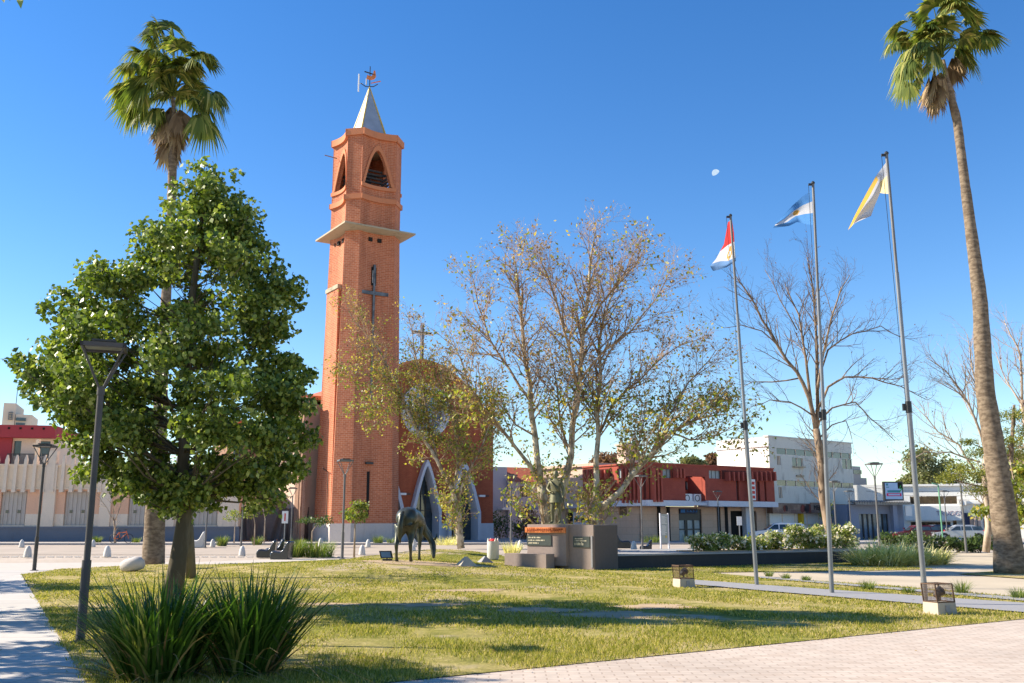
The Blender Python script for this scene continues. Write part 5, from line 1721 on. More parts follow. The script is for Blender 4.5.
# plane trees B and C behind the monument
YB = 36.6
def leafsB(Y):
    return [('green_leaves', .17, M['leaf_plane_g'], lambda p: .42 if p.z < zpx(455, Y) else (.36 if p.z < zpx(390, Y) else .03), 2, .15),
            ('autumn_leaves', .125, M['leaf_plane_b'], lambda p: .42 if p.z < zpx(330, Y) else .34, 1, .07)]
px_tree('plane_tree', 'large plane tree with two splayed stems rising right behind the bronze statue', YB,
        [([(548, 562), (547, 520), (541, 484)], .40, .26, (0, 0)),
         ([(541, 486), (535, 436), (530, 385), (522, 323), (517, 275), (514, 256)], .21, .03, (0, .8)),
         ([(540, 482), (524, 458), (507, 436), (486, 412), (468, 385), (461, 359), (446, 335)], .13, .025, (0, -1.4)),
         ([(530, 400), (510, 370), (490, 340), (478, 305), (472, 275)], .09, .02, (.3, 1.8)),
         ([(551, 540), (560, 505), (571, 456), (578, 395), (584, 318), (590, 264), (596, 230)], .27, .025, (0, -.3)),
         ([(578, 390), (570, 350), (556, 300), (545, 270), (539, 255)], .10, .02, (-.2, -1.8)),
         ([(583, 335), (600, 305), (618, 283), (636, 265), (645, 250)], .09, .02, (-.2, 1.2)),
         ([(571, 456), (560, 420), (556, 380), (548, 340)], .08, .02, (-.1, 1.5)),
         ([(580, 380), (605, 350), (632, 330), (655, 300), (668, 275)], .08, .02, (-.2, -1.5)),
         ([(535, 436), (516, 425), (495, 400), (480, 395)], .06, .02, (.2, -1)),
         ([(566, 300), (555, 285), (530, 262)], .04, .02, (-1, -2))],
        PP, 12, M['bark_plane'], M['twig'], leafsB(YB), group='plane trees in the square')
YC = 36.0
px_tree('plane_tree', 'plane tree with long low limb sweeping right over the red office building', YC,
        [([(593, 564), (594, 530), (595, 505)], .36, .26, (0, 0)),
         ([(595, 508), (596, 460), (597, 410), (599, 344), (610, 300), (622, 262)], .18, .025, (0, 1.2)),
         ([(597, 512), (620, 492), (650, 456), (671, 433), (700, 418), (727, 414)], .20, .03, (0, -.8)),
         ([(650, 456), (662, 425), (680, 395), (700, 370), (716, 350)], .08, .02, (-.3, 1.0)),
         ([(596, 440), (612, 405), (640, 380), (665, 355), (690, 340)], .09, .02, (.4, 1.8)),
         ([(597, 420), (585, 400), (574, 370)], .06, .02, (.5, 1.5)),
         ([(671, 433), (690, 440), (712, 437), (735, 425)], .06, .02, (-.4, -1.2)),
         ([(620, 492), (632, 470), (640, 440), (645, 410)], .06, .02, (-.2, .8))],
        PP, 13, M['bark_plane'], M['twig'], leafsB(YC), group='plane trees in the square')
# bare tree behind the flagpoles
YD = 46.0
PD = [dict(gap=.28, len=2.1, r=.03, ang=(20, 50), up=.22, start=.3, seg=4),
      dict(gap=.22, len=1.1, r=.012, ang=(25, 60), up=.12, start=.25, seg=3),
      dict(gap=.22, len=.5, r=.008, ang=(25, 60), up=.05, start=.2, seg=2, wob=.3)]
px_tree('bare_tree', 'leafless tan barked tree standing behind the middle flagpole', YD,
        [([(829, 553), (828, 525), (822, 466), (816, 429)], .34, .26, (0, 0)),
         ([(816, 431), (809, 398), (797, 372), (779, 348), (762, 320), (745, 289), (735, 275)], .17, .03, (0, -1)),
         ([(812, 410), (806, 360), (799, 315), (785, 284)], .12, .03, (0, 1)),
         ([(816, 430), (817, 384), (814, 300), (807, 257)], .17, .025, (0, .4)),
         ([(817, 395), (822, 360), (832, 316), (841, 289), (850, 275)], .10, .025, (0, -1.2)),
         ([(817, 386), (828, 350), (852, 334), (881, 326), (900, 337)], .08, .02, (0, 1)),
         ([(816, 412), (828, 387), (845, 377), (872, 378), (900, 386), (927, 400)], .10, .02, (0, -1.4)),
         ([(816, 426), (832, 408), (855, 402), (870, 418), (895, 441)], .08, .02, (0, 1.2)),
         ([(818, 440), (832, 425), (846, 421), (852, 439)], .06, .02, (0, -.5)),
         ([(800, 378), (772, 382), (752, 382), (735, 392)], .06, .02, (0, 1)),
         ([(812, 415), (790, 402), (770, 400), (754, 406)], .06, .02, (0, -1)),
         ([(782, 350), (762, 331), (742, 325), (724, 328)], .05, .02, (-.5, -1.5)),
         ([(797, 330), (780, 300), (765, 270)], .05, .02, (.5, 1.5))],
        PD, 14, M['bark_bare'], M['twig_dark'], [('dry_seed_pods', .09, M['leaf_brown'], lambda p: .07, 1, .03)])
YE = 47.0
PE = [dict(gap=.26, len=2.2, r=.03, ang=(20, 50), up=.2, start=.25, seg=4),
      dict(gap=.2, len=1.1, r=.012, ang=(25, 60), up=.1, start=.2, seg=3)]
px_tree('bare_tree', 'pale leafless tree whose branches spread behind the right hand palm trunk', YE,
        [([(986, 552), (987, 500), (987, 448)], .26, .2, (0, 0)),
         ([(987, 450), (983, 405), (977, 384), (971, 361), (967, 334)], .12, .02, (0, .5)),
         ([(986, 455), (975, 419), (962, 392), (946, 371), (927, 358)], .11, .02, (0, -1)),
         ([(975, 470), (959, 445), (938, 432), (914, 405)], .09, .02, (0, 1)),
         ([(980, 462), (950, 452), (925, 452), (912, 460)], .07, .02, (0, -1)),
         ([(970, 405), (950, 385), (935, 378)], .05, .02, (-.5, -1))],
        PE, 15, M['bark_pale'], M['twig'], [('last_leaves', .12, M['leaf_plane_g'], lambda p: .12 if p.z < zpx(440, YE) else .0, 1, .06)])
px_tree('bare_tree', 'leafless tree rising at the far right edge behind the conifer', 50.0,
        [([(1030, 552), (1028, 480), (1022, 400)], .26, .17, (0, 0)),
         ([(1022, 400), (1020, 353), (1010, 334), (1004, 320)], .1, .02, (0, .5)),
         ([(1024, 420), (1034, 370), (1040, 330)], .1, .02, (0, -.5)),
         ([(1022, 405), (1006, 380), (996, 352)], .08, .02, (0, 1))],
        PE, 16, M['bark_pale'], M['twig'], [('last_leaves', .1, M['leaf_brown'], lambda p: .05, 1, .05)])
# conifer with horizontal pads
def cloud_tree(name, label, base, pads, mat, leaf, bark, seed, trunk, tr=.2, jit=1.0, per=1, cat='tree', group=None, aspect=.3):
    rng = random.Random(seed); nr = np.random.default_rng(seed)
    t = empty(name, base, label, cat, group)
    pts = []
    wood = MB(); wood.tube(trunk, [tr * (1 - .7 * i / (len(trunk) - 1)) for i in range(len(trunk))], 8)
    for c, rx, ry, rz, n in pads:
        g_ = nr.normal(0, 1, (n, 3)); g_ /= np.linalg.norm(g_, axis=1, keepdims=True)
        g_ *= nr.uniform(0, 1, (n, 1)) ** .5
        lump = 1 + .25 * np.sin(g_[:, :1] * 5 + c[0]) * np.cos(g_[:, 1:2] * 4 + c[2])
        pts.append(g_ * lump * np.array([rx, ry, rz]) + np.array(c))
        a, _ = along(trunk, min(1, max(.1, (c[2] - base[2]) / max(.1, trunk[-1].z - base[2]) - .1)))
        wood.tube([a, Vector(a).lerp(Vector(c), .5) + rvec(rng) * .1, Vector(c)], [tr * .3, tr * .2, .01], 5, cap=False)
    leaves('foliage', np.concatenate(pts), leaf, .03, mat, t, seed, per=per, aspect=aspect)
    wood.build('trunk', bark, t, smooth=True, uv=False)
    return t
YF = 44.0
def pad(px, py, w, h, Y, n, dy=None): 
    c = at(px, py, Y); k_ = Y / 940
    return (tuple(c), w * k_ / 2, (dy or w) * k_ / 2, h * k_ / 2, n)
bF = Vector((at(1012, 550, YF).x, YF, 0))
cloud_tree('conifer', 'yellow green conifer with flat layered branches behind the leaning palm', bF,
           [pad(1015, 415, 44, 12, YF, 900), pad(1030, 430, 60, 14, YF, 1100), pad(1008, 440, 36, 10, YF - .6, 600), pad(985, 452, 46, 12, YF, 900), pad(968, 442, 20, 7, YF + .5, 300), pad(1020, 455, 50, 12, YF + .6, 900),
            pad(962, 470, 40, 22, YF - .4, 900), pad(990, 474, 40, 16, YF, 800), pad(1018, 480, 40, 16, YF, 800), pad(978, 490, 30, 12, YF, 500), pad(1012, 500, 34, 16, YF, 600), pad(945, 478, 22, 12, YF, 400)],
           M['leaf_con'], .13, M['bark_bare'], 31, [bF, at(1010, 480, YF), at(1014, 405, YF)], .2)
bF2 = Vector((at(1016, 560, 38).x, 38, 0))
cloud_tree('leafy_shrub', 'loose bright green shrub with yellow leaves against the palm base', bF2,
           [pad(1014, 490, 22, 22, 38, 260), pad(1020, 515, 24, 26, 38, 300), pad(1000, 478, 22, 18, 38.5, 200), pad(984, 512, 30, 12, 39, 180), pad(1022, 470, 20, 18, 38, 200)],
           M['leaf_plane_g'], .2, M['bark_pale'], 32, [bF2, at(1017, 500, 38), at(1010, 460, 38)], .06, cat='shrub', aspect=.6)
# far tree masses, each a tree of its own
far = [(938, 472, 62, 52, 118, 'rounded grey green eucalyptus rising above the white shop row', 'leaf_far'),
       (915, 482, 30, 22, 120, 'small grey green tree left of the rounded eucalyptus', 'leaf_far'),
       (645, 466, 40, 24, 125, 'distant olive tree behind the red office building', 'leaf_far'),
       (608, 466, 60, 30, 128, 'brownish distant tree between the plane trees', 'leaf_brown'),
       (694, 463, 22, 12, 135, 'small distant green tree above the red building roof', 'leaf_far'),
       (712, 461, 20, 16, 138, 'tan distant tree beside the white side wall', 'leaf_brown'),
       (1015, 470, 60, 60, 115, 'distant olive tree at the right edge', 'leaf_far'),
       (982, 485, 34, 30, 117, 'distant olive tree behind the conifer', 'leaf_far')]
for i, (px, py, w_, h_, Y, lab, mm) in enumerate(far):
    c = at(px, py, Y); b_ = Vector((c.x, Y, 0))
    k_ = Y / 940
    rg = random.Random(70 + i)
    pads = [((c.x + rg.uniform(-.32, .32) * w_ * k_, Y + rg.uniform(-.3, .3) * w_ * k_, c.z + rg.uniform(-.3, .3) * h_ * k_), w_ * k_ * .26, w_ * k_ * .26, h_ * k_ * .24, 420) for _ in range(9)]
    cloud_tree('distant_tree', lab, b_, pads, M[mm], .42, M['bark_bare'], 70 + i, [b_, Vector((c.x, Y, c.z * .6)), c], .3, group='trees beyond the buildings', aspect=.6)

# small staked street trees
def small_tree(px, base_y, crown, label, seed, Y=None, n=420, leafm='leaf_small', flat=False):
    b_ = G(px, base_y) if Y is None else Vector((at(px, base_y, Y).x, Y, 0))
    if -20 < b_.x < 10 and b_.y < 46: b_.z = HG(b_.x, b_.y) + .02
    cx, cy, w_, h_ = crown
    Y = b_.y; k_ = Y / 940
    rg = random.Random(seed)
    c = at(cx, cy, Y)
    pads = []
    for j in range(7):
        pads.append(((c.x + rg.uniform(-.36, .36) * w_ * k_, Y + rg.uniform(-.3, .3) * w_ * k_, c.z + rg.uniform(-.33, .33) * h_ * k_), w_ * k_ * .2, w_ * k_ * .2, h_ * k_ * .2, n // 7))
    return cloud_tree('young_street_tree', label, b_, pads, M[leafm], .15, M['bark_pale'], seed, [b_, Vector((b_.x, Y, c.z * .6)), c], .05, group='young street trees', aspect=.55)
small_tree(354, 559.6, (355, 509, 30, 26), 'young tree with rounded yellow green crown beside the lamp in front of the tower', 41, n=620)
small_tree(311.6, 547, (319, 521, 38, 14), 'low spreading young tree at the left foot of the tower', 42, n=560, leafm='leaf_hedge')
small_tree(234, 543.5, (236, 515, 26, 13), 'young tree right of the old wall end', 43, n=300)
small_tree(254, 545.5, (253, 511, 24, 14), 'young tree in front of the shade cloth fence', 44, n=320)
small_tree(264, 543, (262, 503, 34, 10), 'young tree with flat crown above the shade cloth', 45, n=360)

small_tree(693, 539, (694, 517, 12, 9), 'tiny young tree before the glazed entrance of the red building', 47, n=160)
small_tree(742, 537, (745, 518, 26, 12), 'young tree beside the small white street sign', 48, n=300)
small_tree(826, 540, (827, 508, 16, 30), 'narrow young tree before the stone mural', 49, n=300)
small_tree(944, 537, (944, 516, 26, 14), 'young tree with drooping leaves before the white shop row', 50, n=320)
# palm-like bush behind the fence
fb = Vector((at(287, 520, 84).x, 84, 0))
blades('spiky_bush', (fb.x, fb.y, 1.0), 260, .7, 3.2, .8, .12, M['blade_mid'], seed=51, origin=fb)
tag(bpy.data.objects['spiky_bush'], 'spiky green bush rising over the shade cloth fence', 'bush')
# bare sapling with brown leaves by the old wall
YS = 72
px_tree('bare_sapling', 'leafless sapling with a few brown leaves in front of the old wall', YS,
        [([(115, 543), (115, 528), (114, 520)], .13, .10, (0, 0)),
         ([(114, 521), (107, 508), (98, 494), (90, 484)], .07, .015, (0, -.5)),
         ([(114, 521), (112, 500), (108, 486), (106, 478)], .06, .015, (0, .5)),
         ([(115, 520), (121, 504), (128, 494), (138, 488)], .07, .015, (0, .5)),
         ([(114, 512), (118, 496), (120, 482)], .05, .015, (0, -.5))],
        [dict(gap=.35, len=1.1, r=.025, ang=(25, 60), up=.15, start=.3, seg=3), dict(gap=.25, len=.5, r=.012, ang=(25, 60), up=.1, start=.2, seg=2)],
        17, M['bark_pale'], M['twig'], [('brown_leaves', .16, M['leaf_plane_b'], lambda p: .22, 1, .05)])

# ================================================================ GRASSES, HEDGES, FLOWERS
def clump(name, label, cat, x, y, n, rad, h, spread, width, mat, seed, group=None, droop=.5, z=None):
    z = HG(x, y) + .01 if z is None else z
    o_ = blades(name, (x, y, z), n, rad, h, spread, width, M[mat], seed=seed, droop=droop, origin=(x, y, z))
    if mat == 'blade': blades('dry_blades', (x, y, z), 90, rad * 1.1, h * .85, 1.35, width * .8, M['dry_blade'], o_, seed + 300, 1.1)
    return tag(o_, label, cat, group)
clump('strappy_grass_clump', 'big arching dark green grass clump at the bottom left, nearest the camera', 'grass clump', -3.62, 10.1, 620, .34, 1.14, .74, .032, 'blade', 61, 'arching grass clumps in front')
clump('strappy_grass_clump', 'right hand arching dark green grass clump in front of the tree trunk', 'grass clump', -2.78, 10.35, 600, .28, 1.14, .68, .032, 'blade', 62, 'arching grass clumps in front')
for i, (px, py, h_) in enumerate(((769, 577.5, .16), (786, 580, .15), (806, 582, .14), (868, 590.5, .22), (909, 594, .14), (962, 594.5, .28), (1018, 599.5, .22))):
    p = G(px, py)
    clump('grass_tuft', ['small grass tuft, leftmost along the grey path', 'small grass tuft, second from the left along the grey path', 'small grass tuft between the first and second flagpoles',
          'leafy grass tuft right of the middle flagpole', 'flat grass tuft left of the tallest flagpole', 'larger grass tuft right of the caged floodlight', 'grass tuft on the path edge at the far right'][i],
          'grass tuft', p.x, p.y, 150, .10 if i < 3 else .13, h_ * 1.2, .8, .010, 'blade_mid', 65 + i, 'grass tufts along the grey path', z=.03)
for i, (px, py, h_) in enumerate(((876, 566, .98), (896, 566.5, 1.12), (917, 566, .95), (937, 565, .8))):
    p = G(px, py)
    clump('variegated_grass', ['pale striped grass clump at the end of the low black wall', 'tallest pale striped grass clump right of the low black wall', 'pale striped grass clump third from the wall', 'rightmost pale striped grass clump by the gravel'][i],
          'grass clump', p.x, p.y + .6, 520, .6, h_, 1.15, .045, 'blade_pale', 75 + i, 'pale striped grass clumps', droop=.8, z=0)
for i, (px, py, n, h_, lab) in enumerate(((296, 557.5, 260, .9, 'tall green grass right of the dark moulded seats'), (316, 557, 420, .85, 'wide bushy grass right of the dark moulded seats'), (378, 544, 160, .7, 'green grass tuft before the tower base'),
                                          (391, 543, 60, .5, 'small tuft beside the horse statue'), (447, 545, 260, .7, 'dry straw coloured planting behind the plane tree'), (512, 556, 200, .75, 'grass with white flowers behind the concrete bench'),
                                          (222, 546, 220, .8, 'grass tuft by the pale moulded seat'), (257, 545, 160, .7, 'grass tuft before the shade cloth fence'), (698, 543, 260, .75, 'grasses at the foot of the glazed entrance'),
                                          (652, 543, 200, .7, 'low planting left of the information totem'), (97, 542.5, 120, .6, 'grass at the foot of the sapling'), (136, 542.5, 90, .5, 'grass right of the leaning bicycle'), (300, 545, 120, .5, 'low grass before the tower'))):
    p = G(px, py)
    wd = {1: 1.3, 4: 1.6, 8: 1.8, 9: 1.3}.get(i, .5)
    mm = 'blade_pale' if i in (4, 5) else 'blade_mid'
    clump('planting_tuft', lab, 'plant', p.x, p.y, n, wd * .6, h_, .6, .03, mm, 85 + i, 'ornamental grasses around the square', z=0)
def bush(name, label, cat, c, rx, ry, rz, n, mat, leaf, seed, group, flowers=0):
    nr = np.random.default_rng(seed); rg = random.Random(seed)
    t = empty(name, (c[0], c[1], c[2]), label, cat, group)
    pts = []
    for k_ in range(12):
        cc = np.array([c[0] + rg.uniform(-.62, .62) * rx, c[1] + rg.uniform(-.6, .6) * ry, c[2] + rz * rg.uniform(.25, 1.45)])
        g_ = nr.normal(0, 1, (n // 12, 3)); g_ /= np.linalg.norm(g_, axis=1, keepdims=True); g_ *= nr.uniform(.3, 1, (n // 12, 1)) ** .6
        pts.append(cc + g_ * np.array([rx * .42, ry * .42, rz * .5]))
    pts = np.concatenate(pts); pts = pts[pts[:, 2] > c[2] + .02]
    leaves('foliage', pts, leaf, .02, M[mat], t, seed, aspect=.6)
    mb = MB()
    for k_ in range(6):
        mb.tube([Vector(c), Vector(c) + Vector((rg.uniform(-.6, .6) * rx, rg.uniform(-.5, .5) * ry, rz * 1.2))], [.03, .01], 4)
    mb.build('stems', M['bark_bare'], t, uv=False)
    if flowers:
        idx = nr.choice(len(pts), flowers)
        fp = pts[idx]; fp = fp[(fp[:, 2] > c[2] + rz * .5)] 
        leaves('blossoms', np.concatenate([fp, fp, fp, fp]), .11, .035, M['petal'], t, seed + 1, aspect=1.0)
    return t
WP = Vector((3.3, 32.7)); WQ = Vector((14.32, 38.8)); wd_ = (WQ - WP).normalized(); wn_ = Vector((-wd_.y, wd_.x))
ordn = ['first', 'second', 'third', 'fourth', 'fifth', 'sixth', 'seventh', 'eighth', 'ninth', 'tenth']
u_ = 4.75
for i in range(9):
    p = WP + wd_ * u_ + wn_ * (.75 + .15 * (i % 2))
    hz = .35 if i < 5 else .54
    if i == 4: hz = .42
    bush('rose_bush', 'pale flowering rose bush, %s from the left on the low black wall' % ordn[i], 'rose bush', (p.x, p.y, .5), .62, .6, hz, 1500, 'leaf_rose' if i < 5 else 'leaf_rose', .10, 100 + i, 'rose bushes on the low wall', 90)
    u_ += .92
for i, px in enumerate((925, 948, 968, 990)):
    p = G(px, 553); 
    bush('hedge_bush', 'low green hedge bush, %s from the left before the parked cars' % ordn[i], 'hedge', (p.x, p.y + 1, 0), .95, .8, .50 if i else .62, 900, 'leaf_hedge', .15, 120 + i, 'hedge bushes by the road')
for i, px in enumerate((905, 1016)):
    p = G(px, 551)
    bush('hedge_bush', ['low green hedge bush behind the tallest flagpole', 'low green hedge bush at the right frame edge', 'low green hedge bush beyond the right edge'][i], 'hedge', (p.x, p.y + 2, 0), .95, .8, .55, 900, 'leaf_hedge', .15, 130 + i, 'hedge bushes by the road')
for i, (px, py, Y, w_, h_, lab, mm) in enumerate(((495 + 30, 520, 92, 1.1, .8, 'dark round shrub before the lilac building', 'leaf_hedge'), (500, 525, 90, 1.6, 1.2, 'dark shrub beside the church corner', 'leaf_hedge'), (532, 515, 88, 1.3, 1.3, 'reddish leaved shrub left of the statue', 'leaf_brown'))):
    p = at(px, py, Y)
    bush('dark_shrub', lab, 'shrub', (p.x, Y, 0), w_ * 1.2, w_, h_ * 1.3, 900, mm, .2, 140 + i, None)

# short turf blades over the near lawn and fallen leaves
from mathutils.geometry import intersect_point_tri_2d
def inpoly(x, y, poly):
    c = np.zeros(len(x), bool); n = len(poly)
    for i in range(n):
        x0, y0 = poly[i]; x1, y1 = poly[(i + 1) % n]
        cond = ((y0 > y) != (y1 > y)) & (x < (x1 - x0) * (y - y0) / (y1 - y0 + 1e-12) + x0)
        c ^= cond
    return c
nr = np.random.default_rng(77)
N = 480000
d_ = 9.0 + 34 * nr.uniform(0, 1, N) ** 1.7
x_ = nr.uniform(-.56, .56, N) * d_
ok = inpoly(x_ + nr.normal(0, .045, N) + .03 * np.sin(d_ * 5), d_ + nr.normal(0, .045, N) + .04 * np.sin(x_ * 6), LAWN) & ~inpoly(x_, d_, [tuple(p) for p in ST])
# thin out in dry patches
pat = np.sin(x_ * .9 + 1.3 * np.sin(d_ * .7)) * np.sin(d_ * 1.1 + np.sin(x_ * 1.7)) + .5 * np.sin(x_ * 3.1 + d_ * 2.3)
ok &= nr.uniform(-1.3, 1.2, N) < pat * 1.35
for sx_, sy_, ra, rb in SOIL:
    c_ = GL(sx_, sy_); ok &= (((x_ - c_.x) / ra) ** 2 + ((d_ - c_.y) / rb) ** 2 > nr.uniform(.5, 1.3, N))
x_, d_ = x_[ok], d_[ok]
hz = np.zeros(len(x_))
for cx, cy, s_, a_ in MOUNDS: hz += a_ * np.exp(-((x_ - cx) ** 2 + (d_ - cy) ** 2) / (2 * s_ * s_))
n = len(x_)
th = nr.uniform(0, 2 * PI, n); L = nr.uniform(.018, .055, n) * np.clip(1.35 - (d_ - 10) * .028, .55, 1.3); w_ = nr.uniform(.004, .008, n) * (d_ / 12)
lx, ly = nr.normal(0, .025, n), nr.normal(0, .025, n)
v = np.stack([np.stack([x_ - w_ * np.cos(th), d_ - w_ * np.sin(th), hz + .018], 1), np.stack([x_ + w_ * np.cos(th), d_ + w_ * np.sin(th), hz + .018], 1), np.stack([x_ + lx, d_ + ly, hz + .02 + L], 1)], 1)
tag(np_mesh('short_grass', v.reshape(-1, 3), np.arange(n * 3).reshape(n, 3), M['turf']), 'short patchy lawn grass', 'grass', kind='stuff')
n = 700
x_ = nr.uniform(-8, 9, n); d_ = nr.uniform(9.5, 28, n)
ok = inpoly(x_, d_, LAWN) | (nr.uniform(0, 1, n) < .15)
pts = [(a, b, HG(a, b) + .045) for a, b in zip(x_[ok], d_[ok])]
vv, ff = leaf_arrays(pts, .055, .003, nr, 1, 0, .7)
vv = vv.reshape(-1, 4, 3); vv[:, :, 2] = vv[:, :1, 2] + (vv[:, :, 2] - vv[:, :1, 2]) * .25
tag(np_mesh('fallen_leaves', vv.reshape(-1, 3), ff, M['leaf_plane_b']), 'dry fallen leaves scattered on the lawn', 'leaves', kind='stuff')

# ================================================================ LOW WALL / PLATFORM, MONUMENT
mb = MB()
poly = [(3.3, 32.7), (14.32, 38.8), (12.3, 42.6), (4.4, 38.2)]
mb.hexa(poly, -.03, .44)
tag(bpy.data.objects.new('x', None), None) if False else None
lw = empty('low_black_wall', (3.3, 32.7, 0), 'long low black stained concrete retaining wall with pale top running right of the monument', 'low wall')
mb.build('wall', M['blackwall'], lw)
mb = MB(); n2 = -wn_
pq = [Vector((3.27, 32.64)), Vector((14.37, 38.79)), Vector((12.33, 42.65)), Vector((4.38, 38.25))]
mb.hexa([tuple(p) for p in pq], .44, .50); mb.build('coping', M['deck'], lw)
p0 = WP + wd_ * 4.2 + wn_ * .35
mb = MB(); q_ = [p0, WP + wd_ * 12.35 + wn_ * .35, WP + wd_ * 12.1 + wn_ * 1.6, p0 + wn_ * 1.3]
mb.hexa([tuple(p) for p in q_], .501, .54); mb.build('planting_soil', M['soil'], lw)

MA = R(-36)
mp_ = G(594, 571.5)
MF = Fac((mp_.x, mp_.y), MA)
mon = empty('concrete_monument', (mp_.x, mp_.y, 0), 'brown concrete monument block with orange letter strip and two dark plaques', 'monument')
ztm = MF.hit(594, 525)[1]
uL2 = MF.hit(568, 545, 0)[0]; uLL = MF.hit(527.3, 545, .18)[0]; uLR = MF.hit(566, 545, .18)[0]
mb = MB(); mb.obox(MF, uL2 - .3, 0, -.02, ztm, -1.55, 0); mb.build('right_block', M['monument'], mon)
mb = MB(); mb.obox(MF, .001, .025, -.02, ztm - .01, -1.54, -.01); mb.build('side_panel', M['side_brown'], mon)  # thin panel over the block's right side, darker brown than its front
mb = MB(); mb.obox(MF, uLL, uLR, .16, ztm + .02, -1.4, .18); mb.obox(MF, uLL + .3, uLR - .3, -.02, .16, -1.2, -.2); mb.build('left_block', M['monument'], mon)
a, b, z0, z1 = MF.rect(526.5, 527.3, 566, 532.5)
mb = MB(); mb.obox(MF, uLL - .04, MF.hit(565.5, 530, .22)[0], z0, z1, .181, .26); cs_ = mb.build('copper_letter_strip', M['copper'], mon)
rng = random.Random(3)
mb = MB(); u = uLL + .05
while u < MF.hit(563, 530, .22)[0]:
    w_ = rng.uniform(.035, .07)
    for k_ in range(2):
        zz = rng.uniform(z0 + .03, z1 - .07); mb.obox(MF, u, u + w_, zz, zz + .035, .26, .272)
    mb.obox(MF, u, u + .018, z0 + .03, z1 - .03, .26, .273)
    u += w_ + .03
mb.build('raised_lettering', plain('dark_copper', (.38, .09, .03), .6, .3, 8, .3), cs_)
def plaque(x0, y0, x1, y1, w, rows):
    h0 = MF.hit(x0, (y0 + y1) / 2, w)[0]; h1 = MF.hit(x1, (y0 + y1) / 2, w)[0]
    za = MF.hit((x0 + x1) / 2, y1, w)[1]; zb = MF.hit((x0 + x1) / 2, y0, w)[1]
    mb = MB(); mb.obox(MF, h0, h1, za, zb, w + .001, w + .03); pl_ = mb.build('plaque', M['plaque'], mon)
    rg = random.Random(int(x0))
    mb = MB()
    for (f, l0, l1, hh) in rows:
        u = h0 + (h1 - h0) * l0
        while u < h0 + (h1 - h0) * l1:
            ww = rg.uniform(.015, .035)
            mb.obox(MF, u, u + ww, za + (zb - za) * f, za + (zb - za) * f + hh * rg.uniform(.7, 1), w + .03, w + .036)
            u += ww + rg.choice((.008, .008, .03))
    mb.build('plaque_lettering', M['letters'], pl_)
plaque(527.3, 535.3, 551.5, 545.5, .18, [(.72, .07, .55, .045), (.45, .07, .72, .045), (.18, .07, .48, .045)])
plaque(573.5, 536.5, 590, 547.5, 0, [(.75, .12, .6, .04), (.56, .12, .78, .04), (.2, .1, .62, .1)])
mb = MB(); mb.obox(MF, MF.hit(591, 540, 0)[0], MF.hit(592.5, 540, 0)[0], .12, ztm - .35, .001, .02); mb.build('drip_stain_strip', M['conc_grey'], mon)
wB = .75
zb_ = .46
uB1 = MF.hit(546, 557, wB)[0]; uB0 = MF.hit(507, 556, wB)[0]
mb = MB(); mb.obox(MF, uB0 - .1, uB1, -.02, .54, wB - .5, wB)
tag(mb.build('concrete_bench', M['monument'], origin=MF.pt(uB0, 0, wB)), 'long low brown concrete bench block in front of the statue monument', 'bench')

# ================================================================ FIGURES: skinned bodies
def skinned(name, verts, edges, radii, mat, parent, xf, sub=2):
    me = bpy.data.meshes.new('s'); me.from_pydata([tuple(v) for v in verts], edges, [])
    ob = bpy.data.objects.new('s', me); COL.objects.link(ob)
    ob.modifiers.new('k', 'SKIN'); sb = ob.modifiers.new('u', 'SUBSURF'); sb.levels = sub; sb.render_levels = sub
    for i, v in enumerate(me.skin_vertices[0].data):
        r_ = radii[i]; v.radius = r_ if isinstance(r_, tuple) else (r_, r_)
        v.use_root = (i == 0)
    dg = bpy.context.evaluated_depsgraph_get()
    m2 = bpy.data.meshes.new_from_object(ob.evaluated_get(dg))
    bpy.data.objects.remove(ob)
    m2.transform(xf)
    return finish(name, m2, mat, parent, None, True)
def chainfig():
    V, E, Rr, idx = [], [], [], {}
    def add(nm, p, r_, to=None):
        idx[nm] = len(V); V.append(Vector(p)); Rr.append(r_)
        if to is not None: E.append((idx[to], idx[nm]))
    return V, E, Rr, add
def xform(loc, ang, s):
    return Matrix.Translation(Vector(loc)) @ Matrix.Rotation(ang, 4, 'Z') @ Matrix.Scale(s, 4)
# ---- grazing horse statue
hb_ = GL(405, 561.5)
hang = R(81)
hs = 1.14
hx = Vector((hb_.x - .02, hb_.y + .1, HG(hb_.x, hb_.y) - .02))
XF = xform(hx, hang, hs)
horse = empty('horse_statue', hx, 'dark bronze statue of a grazing horse seen from behind on a bare dirt patch', 'statue')
V, E, Rr, add = chainfig()
add('pel', (0, 0, 1.27), (.29, .27)); add('rump', (-.2, 0, 1.22), (.21, .21), 'pel'); add('loin', (.32, 0, 1.33), (.25, .25), 'pel')
add('barrel', (.75, 0, 1.22), (.31, .31), 'loin'); add('chest', (1.15, 0, 1.25), (.23, .27), 'barrel')
add('n1', (1.42, -.05, 1.12), (.14, .19), 'chest'); add('n2', (1.60, -.14, .86), (.10, .15), 'n1'); add('n3', (1.68, -.28, .64), (.07, .10), 'n2')
add('poll', (1.72, -.36, .52), (.095, .12), 'n3'); add('face', (1.64, -.41, .32), (.075, .095), 'poll'); add('muz', (1.56, -.44, .13), (.05, .055), 'face'); add('lip', (1.54, -.445, .06), (.035, .035), 'muz')
